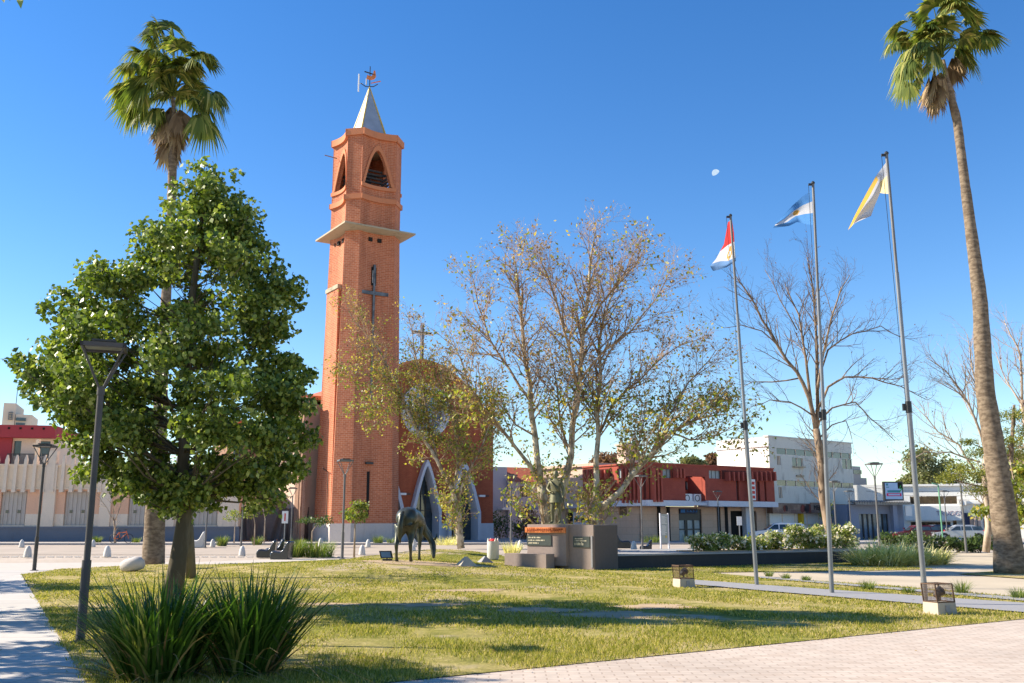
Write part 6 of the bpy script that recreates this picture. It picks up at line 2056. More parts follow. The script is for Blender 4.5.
for s_, off, nm in ((1, -.05, 'l'), (-1, .09, 'r')):
    add('hip' + nm, (-.04, .12 * s_, 1.04), (.18, .22), 'pel'); add('st' + nm, (.02 + off * .4, .16 * s_, .84), (.125, .16), 'hip' + nm)
    add('ga' + nm, (-.1 + off * .6, .18 * s_, .66), (.08, .095), 'st' + nm)
    add('hk' + nm, (-.2 + off, .18 * s_, .50), (.05, .062), 'ga' + nm); add('ca' + nm, (-.17 + off, .18 * s_, .3), (.036, .04), 'hk' + nm)
    add('fe' + nm, (-.14 + off, .18 * s_, .13), (.04, .042), 'ca' + nm); add('ho' + nm, (-.09 + off, .18 * s_, .035), (.058, .06), 'fe' + nm)
for s_, off, nm in ((1, .12, 'fl'), (-1, -.06, 'fr')):
    add('sh' + nm, (1.12, .13 * s_, 1.02), (.12, .15), 'chest'); add('el' + nm, (1.05 + off * .3, .15 * s_, .80), (.075, .09), 'sh' + nm)
    add('kn' + nm, (1.08 + off * .8, .15 * s_, .46), (.052, .055), 'el' + nm); add('cn' + nm, (1.07 + off, .15 * s_, .28), (.036, .038), 'kn' + nm)
    add('ff' + nm, (1.06 + off, .15 * s_, .13), (.04, .042), 'cn' + nm); add('fh' + nm, (1.10 + off, .15 * s_, .035), (.056, .058), 'ff' + nm)
skinned('body', V, E, Rr, M['bronze'], horse, XF)
mb = MB(); mb.tube([XF @ Vector(p) for p in ((-.30, 0, 1.38), (-.42, .01, 1.26), (-.47, .02, 1.0), (-.46, .03, .75), (-.47, .01, .55))], [.05 * hs, .075 * hs, .085 * hs, .065 * hs, .015], 8); mb.build('tail', M['bronze'], horse, smooth=True)
for s_ in (1, -1):
    mb = MB(); mb.tube([XF @ Vector((1.74, -.36 + .06 * s_, .6)), XF @ Vector((1.80, -.36 + .1 * s_, .68)), XF @ Vector((1.84, -.36 + .1 * s_, .78))], [.035, .04, .008], 6); mb.build('ear', M['bronze'], horse, smooth=True)
mb = MB(); mb.tube([XF @ Vector(p) for p in ((1.2, 0, 1.53), (1.48, -.05, 1.32), (1.70, -.14, 1.0), (1.77, -.28, .76), (1.80, -.34, .62))], [.02, .045, .05, .045, .03], 6); mb.build('mane', M['bronze'], horse, smooth=True)
# ---- bronze man on the monument
uS = MF.hit(556, 524, -.45)[0]
sp0 = MF.pt(uS, ztm + .02, -.45)
sang = math.atan2(-MF.n.x, MF.n.y) + PI     # local -y faces the square
sang = MA + R(10)
ms = 1.02
XS = xform(sp0, sang, ms)
man = empty('bronze_man_statue', sp0, 'green bronze statue of a standing man in sash and coat on the concrete monument', 'statue')
V, E, Rr, add = chainfig()
add('pel', (0, 0, .96), (.15, .11)); add('waist', (0, 0, 1.12), (.145, .105), 'pel'); add('chest', (0, -.01, 1.33), (.185, .125), 'waist'); add('nb', (0, 0, 1.47), (.10, .08), 'chest')
add('neck', (0, -.01, 1.54), (.058, .058), 'nb'); add('head', (.01, -.025, 1.63), (.078, .09), 'neck'); add('crown', (.01, -.015, 1.735), (.062, .072), 'head')
add('sl', (-.185, 0, 1.42), (.07, .07), 'chest'); add('el', (-.30, -.02, 1.18), (.055, .055), 'sl'); add('wl', (-.14, -.17, 1.07), (.038, .038), 'el'); add('hl', (-.06, -.19, 1.07), (.045, .03), 'wl')
add('sr', (.185, 0, 1.42), (.07, .07), 'chest'); add('er', (.27, .02, 1.16), (.055, .055), 'sr'); add('wr', (.29, -.04, .93), (.038, .038), 'er'); add('hr', (.29, -.06, .86), (.032, .045), 'wr')
for s_, nm, st_ in ((-1, 'a', -.02), (1, 'b', .03)):
    add('hp' + nm, (.09 * s_, 0, .86), (.095, .10), 'pel'); add('kn' + nm, (.115 * s_, -.02 + st_, .48), (.068, .072), 'hp' + nm)
    add('cf' + nm, (.12 * s_, .01 + st_, .32), (.062, .068), 'kn' + nm); add('an' + nm, (.125 * s_, .02 + st_, .09), (.05, .05), 'cf' + nm)
    add('fo' + nm, (.14 * s_, -.09 + st_, .045), (.045, .04), 'an' + nm); add('to' + nm, (.15 * s_, -.18 + st_, .035), (.038, .028), 'fo' + nm)
skinned('body', V, E, Rr, M['bronze_green'], man, XS)
def T(*p): return XS @ Vector(p)
mb = MB(); n = 20; vs = []
for z, rx, ry in ((1.10, .175, .14), (1.0, .19, .155), (.86, .22, .18), (.72, .245, .20)):
    for k_ in range(n):
        t = 2 * PI * k_ / n
        vs.append(T(rx * math.cos(t) * (1 + .03 * math.sin(5 * t)), ry * math.sin(t) * (1 + .03 * math.cos(4 * t)), z))
mb.add(vs, [(i * n + k_, i * n + (k_ + 1) % n, (i + 1) * n + (k_ + 1) % n, (i + 1) * n + k_) for i in range(3) for k_ in range(n)])
mb.build('coat_skirt', M['bronze_green'], man, smooth=True)
mb = MB(); mb.tube([T(-.19, -.06, 1.47), T(-.08, -.15, 1.36), T(.06, -.155, 1.22), T(.17, -.10, 1.08)], .035, 6); mb.build('sash', M['bronze_green'], man, smooth=True)
mb = MB(); mb.tube([T(.16 * math.cos(t), .125 * math.sin(t), 1.09) for t in [2 * PI * k_ / 16 for k_ in range(17)]], .025, 6); mb.build('belt', M['bronze_green'], man, smooth=True)
for s_ in (-1, 1):
    mb = MB(); mb.tube([T(.1 * s_, 0, 1.475), T(.2 * s_, -.01, 1.475), T(.255 * s_, 0, 1.44)], [.04, .055, .05], 8); mb.build('epaulette', M['bronze_green'], man, smooth=True)
mb = MB(); mb.lathe(T(.01, .005, 1.66), [(.06, -.05), (.088, 0), (.09, .06), (.07, .11), (.02, .135)], 14); mb.build('hair', M['bronze_green'], man, smooth=True)
mb = MB(); mb.tube([T(.01, -.105, 1.67), T(.01, -.135, 1.645), T(.01, -.11, 1.63)], [.012, .018, .01], 6); mb.tube([T(-.02, -.105, 1.60), T(.04, -.105, 1.60)], .008, 5)
mb.build('face_features', M['bronze_green'], man, smooth=True)
for s_ in (-1, 1):
    mb = MB(); mb.tube([T(.01 + .088 * s_, -.01, 1.67), T(.01 + .095 * s_, -.005, 1.64)], [.018, .012], 6); mb.build('ear', M['bronze_green'], man, smooth=True)
for (hx_, hy_, hz_, dx, dz) in ((-.05, -.20, 1.07, .035, -.012), (.29, -.07, .83, 0, -.04)):
    for k_ in range(4):
        o_ = (k_ - 1.5) * .02
        if dx: a_ = (hx_, hy_ - .01, hz_ + o_); b_ = (hx_ + .05, hy_ - .015, hz_ + o_ - .01); c_ = (hx_ + .07, hy_ + .01, hz_ + o_ - .02)
        else: a_ = (hx_, hy_ + o_, hz_); b_ = (hx_ + .005, hy_ + o_, hz_ - .05); c_ = (hx_ - .01, hy_ + o_, hz_ - .08)
        mb = MB(); mb.tube([T(*a_), T(*b_), T(*c_)], [.012, .011, .008], 5); mb.build('finger', M['bronze_green'], man, smooth=True)
    mb = MB(); mb.tube([T(hx_ - (0 if dx else .01), hy_ - .03, hz_ + .02), T(hx_ + (.03 if dx else -.01), hy_ - .05, hz_ + (.03 if dx else -.03))], [.014, .009], 5); mb.build('thumb', M['bronze_green'], man, smooth=True)
mb = MB(); mb.tube([T(.30, -.10, .92), T(.32, .02, .5), T(.33, .08, .12)], [.022, .018, .01], 6); mb.build('sabre', M['bronze_green'], man, smooth=True)
mb = MB(); mb.cbox(sp0, .62, .5, ztm + .0201, ztm + .05, sang); mb.build('footing', M['bronze_green'], man)

# ================================================================ STREET LAMPS
lp = empty('street_lamp', (0, 0, 0), 'x', 'street lamp', 'square headed lamps around the square')
HL = 4.12
mb = MB(); mb.tube([(0, 0, 0), (0, 0, 1.1)], .062, 12); mb.tube([(0, 0, 1.1), (0, 0, 3.45)], .045, 12); mb.tube([(0, 0, 3.4), (0, 0, 3.52)], .055, 12)
mb.lathe((0, 0, 0), [(.13, 0), (.13, .025), (.07, .04)], 14); mb.build('pole', M['lamp_metal'], lp, smooth='auto')
hw_ = .28
for sx, sy in ((1, 1), (1, -1), (-1, 1), (-1, -1)):
    mb = MB(); mb.tube([(0, 0, 3.44), (sx * hw_, sy * hw_, HL - .05)], .016, 6); mb.build('arm', M['lamp_metal'], lp)
mb = MB()
for a, b in (((-hw_, -hw_), (hw_, -hw_)), ((hw_, -hw_), (hw_, hw_)), ((hw_, hw_), (-hw_, hw_)), ((-hw_, hw_), (-hw_, -hw_))):
    x0, x1 = sorted((a[0], b[0])); y0, y1 = sorted((a[1], b[1]))
    mb.box(x0 - .022, x1 + .022, y0 - .022, y1 + .022, HL - .06, HL)
hf = mb.build('head_frame', M['lamp_metal'], lp)
mb = MB(); mb.box(-hw_ + .03, hw_ - .03, -.13, .13, HL - .045, HL + .02); mb.build('lamp_panel', M['led'], hf)
mb = MB(); mb.box(-.16, .16, -hw_ + .03, hw_ - .03, HL + .021, HL + .05); mb.build('lamp_cover', M['dark_metal'], hf)
LPS = [((80, 643), 'tall dark lamp post on the lawn at the left, nearest the camera', .35, 1.06), ((34, 571), 'lamp post by the left path in front of the spiked wall', .1, 1.0),
       ((205, 531 + 17), 'lamp before the end of the old wall, half hidden by the green tree', .2, 1), ((241, 546), 'lamp before the shade cloth fence, left of the white sign', .3, 1), ((290.7, 543), 'lamp before the shade cloth fence, right of the white sign', .1, 1),
       ((342, 560.5), 'lamp post standing in front of the brick tower base', .4, 1), ((511, 551.5), 'lamp post just right of the church, left of the bronze statue', .2, 1),
       ((642.5, 551), 'lamp post before the left wing of the red building', .5, 1), ((837.5, 549.5), 'lamp behind the middle flagpole, left of the billboard', .3, .95), ((880, 552), 'lamp post immediately left of the roof billboard', .1, 1.14),
       ((966.5, 553), 'lamp post between the tallest flagpole and the right palm', .4, 1.0), ((948, 541), 'distant lamp before the white shop lettering', .2, 1), ((719.5, 541), 'distant lamp before the red building near the white car', .2, 1), ((852, 541), 'distant lamp right of the middle flagpole', .2, 1)]
for i, (px_, lab, rz, s_) in enumerate(LPS):
    p = G(*px_)
    if -10 < p.x < 3 and p.y < 46: p.z = HG(p.x, p.y)
    if i == 0: s_ = .985
    o_ = lp if i == 0 else copy_tree(lp)
    o_.location = p; o_.rotation_euler = (0, 0, rz); o_.scale = (s_, s_, s_); o_['label'] = lab
# dark paint on the two nearest
for o_ in [x for x in bpy.data.objects if x.name in ('street_lamp', 'street_lamp.001')]:
    for ch in o_.children:
        if ch.type == 'MESH':
            ch.data = ch.data.copy()
            for i_, m_ in enumerate(ch.data.materials):
                if m_ == M['lamp_metal']: ch.data.materials[i_] = M['dark_lamp'] if 'dark_lamp' in M else M.setdefault('dark_lamp', plain('dark_lamp_paint', (.07, .065, .06), .55, .2, 3, .1))

# ================================================================ BOLLARDS
bo = MB(); bo.lathe((0, 0, 0), [(.17, 0), (.17, .04), (.155, .18), (.12, .33), (.07, .42), (.03, .45)], 16)
proto = bo.build('bollard', M['white_conc'], smooth=True)
BOL = [(21.5, 547.5), (27.5, 557.5), (93, 547), (107, 557), (212.5, 547), (242, 556), (320.5, 546), (368, 547), (362, 555), (414, 547), (413, 554), (520, 548.5), (634, 550), (686.5, 542.5), (708, 549.5)]
BLAB = ['pale cone bollard by the far roadside at the left edge', 'pale cone bollard beside the left lamp post', 'pale cone bollard half hidden behind the nearest lamp post', 'pale cone bollard above the rounded boulder', 'pale cone bollard by the pale moulded seat',
        'pale cone bollard left of the dark moulded seats', 'pale cone bollard at the tower foot behind the low street tree', 'pale cone bollard left of the horse, farther one', 'pale cone bollard left of the horse, nearer one',
        'pale cone bollard seen between the horse legs, farther one', 'pale cone bollard seen beside the horse head, nearer one', 'pale cone bollard left of the statue monument', 'pale cone bollard right of the monument near the lamp', 'pale cone bollard before the glazed entrance of the red building', 'pale cone bollard behind the first flagpole']
for i, (p_, lab) in enumerate(zip(BOL, BLAB)):
    p = G(*p_); o_ = proto if i == 0 else copy_tree(proto)
    o_.location = p; s_ = 1.0 + .06 * math.sin(i * 2.3); o_.scale = (s_, s_, s_ * 1.1); tag(o_, lab, 'bollard', 'cone bollards around the square')

# ================================================================ SEATS, BOULDER, BIN, SMALL STONES
p = GL(132, 571)
mb = MB(); mb.lathe((0, 0, 0), [(.24, 0), (.37, .05), (.42, .17), (.38, .30), (.26, .39), (.10, .42)], 22, sx=1.0, sy=.62)
for i_, v in enumerate(mb.v):
    x, y, z = v; mb.v[i_] = (p.x - .02 + x * (1 - .12 * (x < 0)), p.y + y, p.z + z * (1 + .12 * x) + .03 * math.sin(7 * x + 3 * y))
tag(mb.build('boulder', M['rock'], origin=p, smooth=True), 'smooth pale rounded boulder on the lawn edge left of the palm trunk', 'boulder')
SEAT = [(0, 0), (-.03, .2), (.02, .33), (.12, .38), (.42, .34), (.55, .42), (.72, .76), (.80, .80), (.84, .74), (.80, .35), (.78, 0)]
def seat(px, py, lab, mat, rz, s_=1.0, grp='moulded seats in the square', width=.62):
    p = G(px, py)
    me_ = MB(); n = len(SEAT)
    prof_ = [(x - .4, z) for x, z in SEAT]
    lay = []
    for y, k_ in ((-width / 2, .9), (-width / 2 + .05, 1), (width / 2 - .05, 1), (width / 2, .9)):
        lay.append([(x * (1 if k_ == 1 else .95), y, z * k_ + (0 if k_ == 1 else .0)) for x, z in prof_])
    vs = [v for l in lay for v in l]
    fs = [tuple(range(n)), tuple(range(4 * n - 1, 3 * n - 1, -1))]
    for j in range(3):
        for i in range(n): fs.append((j * n + i, (j + 1) * n + i, (j + 1) * n + (i + 1) % n, j * n + (i + 1) % n))
    ca, sa = math.cos(rz), math.sin(rz)
    me_.add([(p.x + s_ * (ca * x - sa * y), p.y + s_ * (sa * x + ca * y), p.z + s_ * z) for x, y, z in vs], fs)
    o_ = me_.build('moulded_seat', mat, origin=p, smooth='auto')
    m_ = o_.modifiers.new('b', 'BEVEL'); m_.width = .03; m_.segments = 2; m_.limit_method = 'ANGLE'
    tag(o_, lab, 'seat', grp)
seat(266.5, 557.5, 'dark polished moulded seat, left one of the pair before the grasses', M['black_seat'], R(5), 1.0)
seat(281.5, 559.5, 'dark polished moulded seat, right one of the pair before the grasses', M['black_seat'], R(-8), 1.0)
seat(274, 556, 'dark polished moulded seat squeezed between the pair before the grasses', M['black_seat'], R(20), 1.0)
seat(196, 547.5, 'pale moulded seat behind the thin tree trunk', M['white_seat'], R(10), 1.25)
seat(622, 548, 'dark moulded seat just right of the monument', M['black_seat'], R(185), 1.2)
seat(646, 550.5, 'low dark moulded seat at the foot of the lamp before the red building', M['black_seat'], R(5), .75)
# concrete litter bin
p = GL(493, 559.3)
t = empty('litter_bin', p, 'round pale concrete litter bin with pointed rim and red bag on the lawn edge', 'litter bin')
mb = MB(); n = 24; prof_ = [(.20, 0), (.235, .05), (.235, .66), (.24, .70), (.20, .70), (.19, .3)]
mb.lathe(p, prof_, n); mb.build('concrete_drum', M['white_conc'], t, smooth='auto')
for k_ in range(4):
    a = 2 * PI * k_ / 4 + .5; c = Vector((p.x + .215 * math.cos(a), p.y + .215 * math.sin(a), 0))
    mb = MB(); mb.cbox(c, .09, .05, p.z + .70, p.z + .82, a + PI / 2, 0, .3, .6); mb.build('rim_prong', M['white_conc'], t)
mb = MB(); mb.lathe((p.x, p.y, p.z + .66), [(.18, 0), (.17, .08), (.10, .13), (.02, .12)], 12)
for i_, v in enumerate(mb.v): mb.v[i_] = (v[0] + .02 * math.sin(v[2] * 90 + v[0] * 60), v[1] + .02 * math.cos(v[0] * 70), v[2])
mb.build('bag', M['plastic_r'], t, smooth=True)
# stone pyramids and the small floodlight by the horse
for px, py, w_, h_, mm, lab in ((466, 565.5, .62, .27, 'pyr', 'sandy stone pyramid block on the lawn right of the horse'), (485, 562.5, .55, .22, 'conc_grey', 'smaller dark stone pyramid block behind the sandy one')):
    p = GL(px, py); mb = MB(); mb.cbox(p, w_, w_ * .8, p.z - .03, p.z + h_, R(25), 0, .08, .25)
    tag(mb.build('stone_pyramid', M[mm], origin=p), lab, 'stone')
p = GL(387, 560.5)
t = empty('ground_floodlight', p, 'small dark floodlight tilted on the ground left of the horse statue', 'floodlight')
mb = MB(); mb.cbox(p, .3, .2, p.z, p.z + .05, .3); mb.tube([(p.x, p.y, p.z + .05), (p.x, p.y, p.z + .14)], .02, 6); mb.build('bracket', M['dark_metal'], t)
mb = MB(); 
for dx0, dx1, z0_, z1_ in ((-.19, .19, .07, .30),):
    vs = [(p.x + dx0, p.y - .10, p.z + z0_), (p.x + dx1, p.y - .05, p.z + z0_), (p.x + dx1 - .06, p.y - .02, p.z + z1_), (p.x + dx0 - .06, p.y - .07, p.z + z1_)]
    vs += [(x, y + .09, z) for x, y, z in vs]
    mb.add(vs, [(0, 1, 2, 3), (7, 6, 5, 4), (0, 4, 5, 1), (1, 5, 6, 2), (2, 6, 7, 3), (3, 7, 4, 0)])
h_ = mb.build('housing', M['dark_metal'], t)
mb = MB(); vs = [(p.x - .15, p.y - .099, p.z + .10), (p.x + .14, p.y - .066, p.z + .10), (p.x + .09, p.y - .038, p.z + .27), (p.x - .2, p.y - .077, p.z + .27)]
vs = [(x, y - .004, z) for x, y, z in vs] + [(x, y + .002, z) for x, y, z in vs]; mb.add(vs, [(0, 1, 2, 3), (0, 4, 5, 1), (1, 5, 6, 2), (2, 6, 7, 3), (3, 7, 4, 0)]); mb.build('lens', M['glassb'], h_)

# ================================================================ FLAGPOLES AND FLAGS
POL = [((757, 587), (730.5, 216), 'shortest looking flagpole, left one of the three, with the red white and blue flag'), ((832, 595), (813, 183.5), 'middle flagpole of the three, with the sky blue and white flag'), ((926, 606), (886.5, 154), 'tallest looking flagpole, right one of the three, with the yellow and white flag')]
tops = []
for (b_, t_, lab) in POL:
    p = G(*b_); ptop = at(t_[0], t_[1], p.y)
    tops.append((p, ptop))
    fp = empty('flagpole', p, lab, 'flagpole', 'three flagpoles along the grey path')
    d = ptop - p
    def L_(f): return p + d * f
    mb = MB(); mb.tube([L_(0), L_(.42)], .052, 14); mb.tube([L_(.42), L_(.72)], .040, 14); mb.build('pole', M['grey_metal'], fp, smooth='auto')
    mb = MB(); mb.tube([L_(.72), L_(1)], .031, 12); mb.build('upper_pole', M['lamp_metal'], fp, smooth='auto')
    mb = MB(); mb.tube([L_(.405), L_(.43)], .062, 14); mb.cbox(L_(.415) + Vector((-.08, 0, 0)), .08, .05, L_(.41).z, L_(.425).z); mb.build('clamp', M['dark_metal'], fp)
    mb = MB(); mb.lathe(ptop, [(.025, -.03), (.045, 0), (.045, .03), (.015, .06)], 10); mb.cbox(ptop + Vector((-.06, 0, 0)), .10, .04, ptop.z - .05, ptop.z, 0); mb.build('pulley', M['dark_metal'], fp)
    mb = MB(); mb.tube([L_(1) + Vector((-.12, -.03, -.05)), L_(.42) + Vector((-.07, -.05, 0)), L_(.3) + Vector((-.065, -.05, 0))], .006, 4); mb.build('halyard', M['dark_metal'], fp)
def flag(label, Y, rows, mats, matfn, amp, wl, extra=None):
    """rows: list of pixel polylines (hoist -> fly) from the top edge to the bottom edge of the cloth"""
    nu, nv = 40, 24
    def lerpl(pl, t):
        k_ = t * (len(pl) - 1); i = min(int(k_), len(pl) - 2); f = k_ - i
        return (pl[i][0] * (1 - f) + pl[i + 1][0] * f, pl[i][1] * (1 - f) + pl[i + 1][1] * f)
    vs = []
    for j in range(nv + 1):
        v = j / nv; k_ = v * (len(rows) - 1); i = min(int(k_), len(rows) - 2); f = k_ - i
        for q in range(nu + 1):
            u = q / nu
            a = lerpl(rows[i], u); b = lerpl(rows[i + 1], u)
            px = a[0] * (1 - f) + b[0] * f; py = a[1] * (1 - f) + b[1] * f
            dy = amp * min(1, u * 3) * math.sin(u * wl + v * 2.2) + amp * .5 * u * math.sin(v * 7 + u * 3)
            vs.append(at(px, py, Y - dy * .8 + 1.1 * u + .2 * v * u))
    W = nu + 1
    fs, ms = [], []
    for j in range(nv):
        for q in range(nu):
            fs.append((j * W + q, j * W + q + 1, (j + 1) * W + q + 1, (j + 1) * W + q)); ms.append(matfn((q + .5) / nu, (j + .5) / nv))
    mb = MB(); mb.v = [tuple(v) for v in vs]; mb.f = fs; mb.m = ms
    o_ = mb.build('flag', mats, origin=vs[0], smooth=True, uv=False)
    try: o_.shadow_terminator_geometry_offset = .3; o_.shadow_terminator_shading_offset = .3
    except Exception: pass
    return tag(o_, label, 'flag')
def mf1(u, v):
    if (u - .47) ** 2 * 2.2 + (v - .5) ** 2 < .018: return 2
    return 0 if v < .33 or v > .67 else 1
flag('sky blue and white striped flag with a gold sun streaming left', tops[1][0].y,
     [[(812, 190), (802, 197), (792, 206), (782, 217), (776, 223)], [(812.5, 207), (804, 209), (795, 213), (786, 220), (775, 225)], [(813.5, 225), (806, 224), (797, 222), (789, 226), (773, 228)]],
     [M['f_blue'], M['f_white'], M['f_sun']], mf1, .16, 8)
def mf2(u, v):
    if v < .36: return 0
    if (u - .30) ** 2 * 1.0 + (v - .53) ** 2 < .0025: return 1
    if (u - .30) ** 2 * 1.0 + (v - .53) ** 2 < .014: return 3
    return 1 if v < .68 else 2
flag('red, white and pale blue flag with a gold sun hanging limp', tops[0][0].y,
     [[(732, 220), (730, 221), (728, 222)], [(734, 233), (729, 238), (724, 244)], [(735, 250), (727, 252), (716, 259)], [(736, 261), (726, 266), (717, 265), (710, 266)], [(736, 261), (727, 267), (718, 270), (713, 271)]],
     [M['f_red'], M['f_white'], M['f_pale'], M['f_sun']], mf2, .14, 6)
def mf3(u, v):
    if v < .30: return 1 if u > .25 else 0
    if u < .25 and v > .5: return 2
    return 0
flag('yellow and white flag hanging down from the tallest flagpole', tops[2][0].y,
     [[(887, 161), (876, 176), (866, 194), (856, 213), (848, 230)], [(888, 175), (880, 182), (873, 196), (864, 210), (854, 224)], [(889, 194), (880, 193), (875, 205), (871, 216), (857, 222)]],
     [M['f_white'], M['f_yellow'], plain('flag_pale_yellow', (.62, .52, .28), .8, .05, 3)], mf3, .15, 7)
for f_ in [x for x in bpy.data.objects if x.name.startswith('flag') and x.type == 'MESH' and x.get('category') == 'flag']:
    for m_ in f_.data.materials:
        pass

# ================================================================ CAGED FLOODLIGHTS
def cage(px, py, lab, rz):
    p = GL(px, py)
    t = empty('caged_floodlight', p, lab, 'floodlight', 'caged floodlights on the lawn')
    mb = MB(); mb.cbox(p, .42, .36, p.z - .03, p.z + .19, rz, 0, .94, .94); mb.build('concrete_base', M['pyr'], t)
    def c_(x, y, z):
        x, y = x * (1 - .05), y * (1 - .05)
        return Vector((p.x + math.cos(rz) * x - math.sin(rz) * y - .12 * (z - .19) * .6, p.y + math.sin(rz) * x + math.cos(rz) * y, p.z + z))
    mb = MB()
    for sx in (-.2, .2):
        for sy in (-.17, .17): mb.tube([c_(sx, sy, .19), c_(sx, sy, .50)], .013, 4)
    for z in (.195, .50):
        for a, b in (((-.2, -.17), (.2, -.17)), ((.2, -.17), (.2, .17)), ((.2, .17), (-.2, .17)), ((-.2, .17), (-.2, -.17))):
            mb.tube([c_(*a, z), c_(*b, z)], .013, 4)
    mb.build('frame', M['rust'], t)
    mb = MB()
    for k_ in range(1, 14):
        f = -.2 + .4 * k_ / 14
        mb.tube([c_(f, -.17, .2), c_(f, -.17, .5)], .0022, 3); mb.tube([c_(f, .17, .2), c_(f, .17, .5)], .0022, 3); mb.tube([c_(f, -.17, .5), c_(f, .17, .5)], .0022, 3)
        g_ = -.17 + .34 * k_ / 14
        mb.tube([c_(-.2, g_, .2), c_(-.2, g_, .5)], .0022, 3); mb.tube([c_(.2, g_, .2), c_(.2, g_, .5)], .0022, 3)
    for k_ in range(1, 11):
        z = .2 + .3 * k_ / 11
        for a, b in (((-.2, -.17), (.2, -.17)), ((.2, -.17), (.2, .17)), ((.2, .17), (-.2, .17)), ((-.2, .17), (-.2, -.17))): mb.tube([c_(*a, z), c_(*b, z)], .0022, 3)
    tag(mb.build('wire_mesh', M['rust'], t))
    mb = MB(); mb.tube([c_(0, 0, .2), c_(0, 0, .3)], .02, 6); mb.tube([c_(-.06, 0, .28), c_(.0, 0, .34), c_(.09, 0, .38)], [.05, .075, .085], 10); l_ = mb.build('floodlight', M['dark_metal'], t)
    mb = MB(); mb.obox(Fac((c_(-.05, -.18, 0).x, c_(-.05, -.18, 0).y), rz), 0, .09, p.z + .03, p.z + .14, .0, .012); mb.build('cover_plate', M['conc_grey'], t)
cage(684, 586.5, 'small caged floodlight on the lawn left of the first flagpole', R(20))
cage(940, 613, 'larger rusty caged floodlight right of the tallest flagpole', R(20))

# ================================================================ SIGNS AND TOTEM
p = Vector((at(284, 545, 62).x, 62, 0))
t = empty('parking_sign', p, 'white street sign with red mark on a pole before the shade cloth fence', 'sign')
zt_ = at(284, 511, 62).z; zb2 = at(284, 523.3, 62).z
mb = MB(); mb.tube([(p.x, p.y, 0), (p.x, p.y, zt_)], .035, 8); mb.build('pole', M['grey_metal'], t)
mb = MB(); mb.box(p.x - .2, p.x + .2, p.y - .06, p.y - .04, zb2, zt_); pl_ = mb.build('panel', M['plastic_w'], t)
mb = MB(); mb.box(p.x - .04, p.x + .04, p.y - .07, p.y - .0601, zb2 + .15, zt_ - .15); mb.build('red_mark', M['plastic_r'], pl_)
p = Vector((at(740, 540, 60).x, 60, 0)); t = empty('blank_street_sign', p, 'small pale street sign on a pole above the left rose bushes', 'sign')
zt_ = at(740, 516.5, 60).z; zb2 = at(740, 525.3, 60).z
mb = MB(); mb.tube([(p.x, p.y, 0), (p.x, p.y, zt_)], .035, 8); mb.build('pole', M['grey_metal'], t)
mb = MB(); mb.box(p.x - .16, p.x + .16, p.y - .06, p.y - .04, zb2, zt_); mb.build('panel', M['plastic_w'], t)
p = G(665.6, 551.4)
TF2 = Fac((p.x - .26, p.y), R(12))
t = empty('information_totem', p, 'grey upright information totem panel on two legs before the red building', 'information panel')
for u in (.0, .46):
    mb = MB(); mb.obox(TF2, u, u + .06, 0, 2.05, -.1, 0); mb.build('post', M['bandw'], t)
mb = MB(); mb.obox(TF2, .062, .458, .45, 2.0, -.08, -.02); pn = mb.build('panel', plain('grey_green_panel', (.33, .37, .35), .5, .08, 3), t)
mb = MB(); rg = random.Random(8)
for k_ in range(16):
    z = 1.85 - k_ * .06 if k_ < 7 else 1.78 - k_ * .06
    mb.obox(TF2, .1, .1 + rg.uniform(.18, .31), z, z + .022, -.02, -.014)
mb.build('printed_lines', M['plastic_w'], pn)
mb = MB(); mb.obox(TF2, .3, .37, .72, .84, -.02, -.013); mb.build('yellow_emblem', M['yellow'], pn)

# ================================================================ BICYCLE
p = G(121, 543.2); Yb = p.y - .6
p = Vector((at(121, 543.2, Yb).x, Yb, 0))
t = empty('bicycle', p, 'orange framed bicycle leaning at the sapling before the old wall', 'bicycle')
for sx in (-.55, .55):
    c = Vector((p.x + sx, p.y, .35))
    mb = MB(); mb.tube([c + Vector((.33 * math.cos(a), 0, .33 * math.sin(a))) for a in [2 * PI * k_ / 24 for k_ in range(25)]], .022, 5); w_ = mb.build('wheel', M['black'], t)
    mb = MB()
    for k_ in range(8):
        a = PI * k_ / 8; mb.tube([c + Vector((.32 * math.cos(a), 0, .32 * math.sin(a))), c - Vector((.32 * math.cos(a), 0, .32 * math.sin(a)))], .004, 3)
    mb.build('spokes', M['grey_metal'], w_)
def B_(x, z, y=0): return Vector((p.x + x, p.y + y, z))
mb = MB()
for a, b in (((-.55, .35), (-.1, .33)), ((-.55, .35), (-.2, .78)), ((-.1, .33), (-.2, .82)), ((-.2, .78), (.35, .82)), ((-.1, .33), (.37, .72)), ((.33, .92), (.55, .35))): mb.tube([B_(*a), B_(*b)], .026, 6)
mb.build('frame', M['orange'], t)
mb = MB(); mb.tube([B_(.33, .9), B_(.31, 1.0)], .015, 5); mb.tube([B_(.31, 1.0, -.28), B_(.34, 1.0, 0), B_(.31, 1.0, .28)], .014, 5); mb.build('handlebar', M['black'], t)
mb = MB(); mb.tube([B_(-.2, .8), B_(-.22, .92)], .013, 5); mb.cbox(B_(-.24, 0), .25, .13, .92, .97, 0, 0, .9, .7); mb.build('saddle', M['black'], t)
mb = MB(); mb.tube([B_(-.1, .33, -.08), B_(-.1, .33, .08)], .08, 10); mb.build('crank', M['dark_metal'], t)

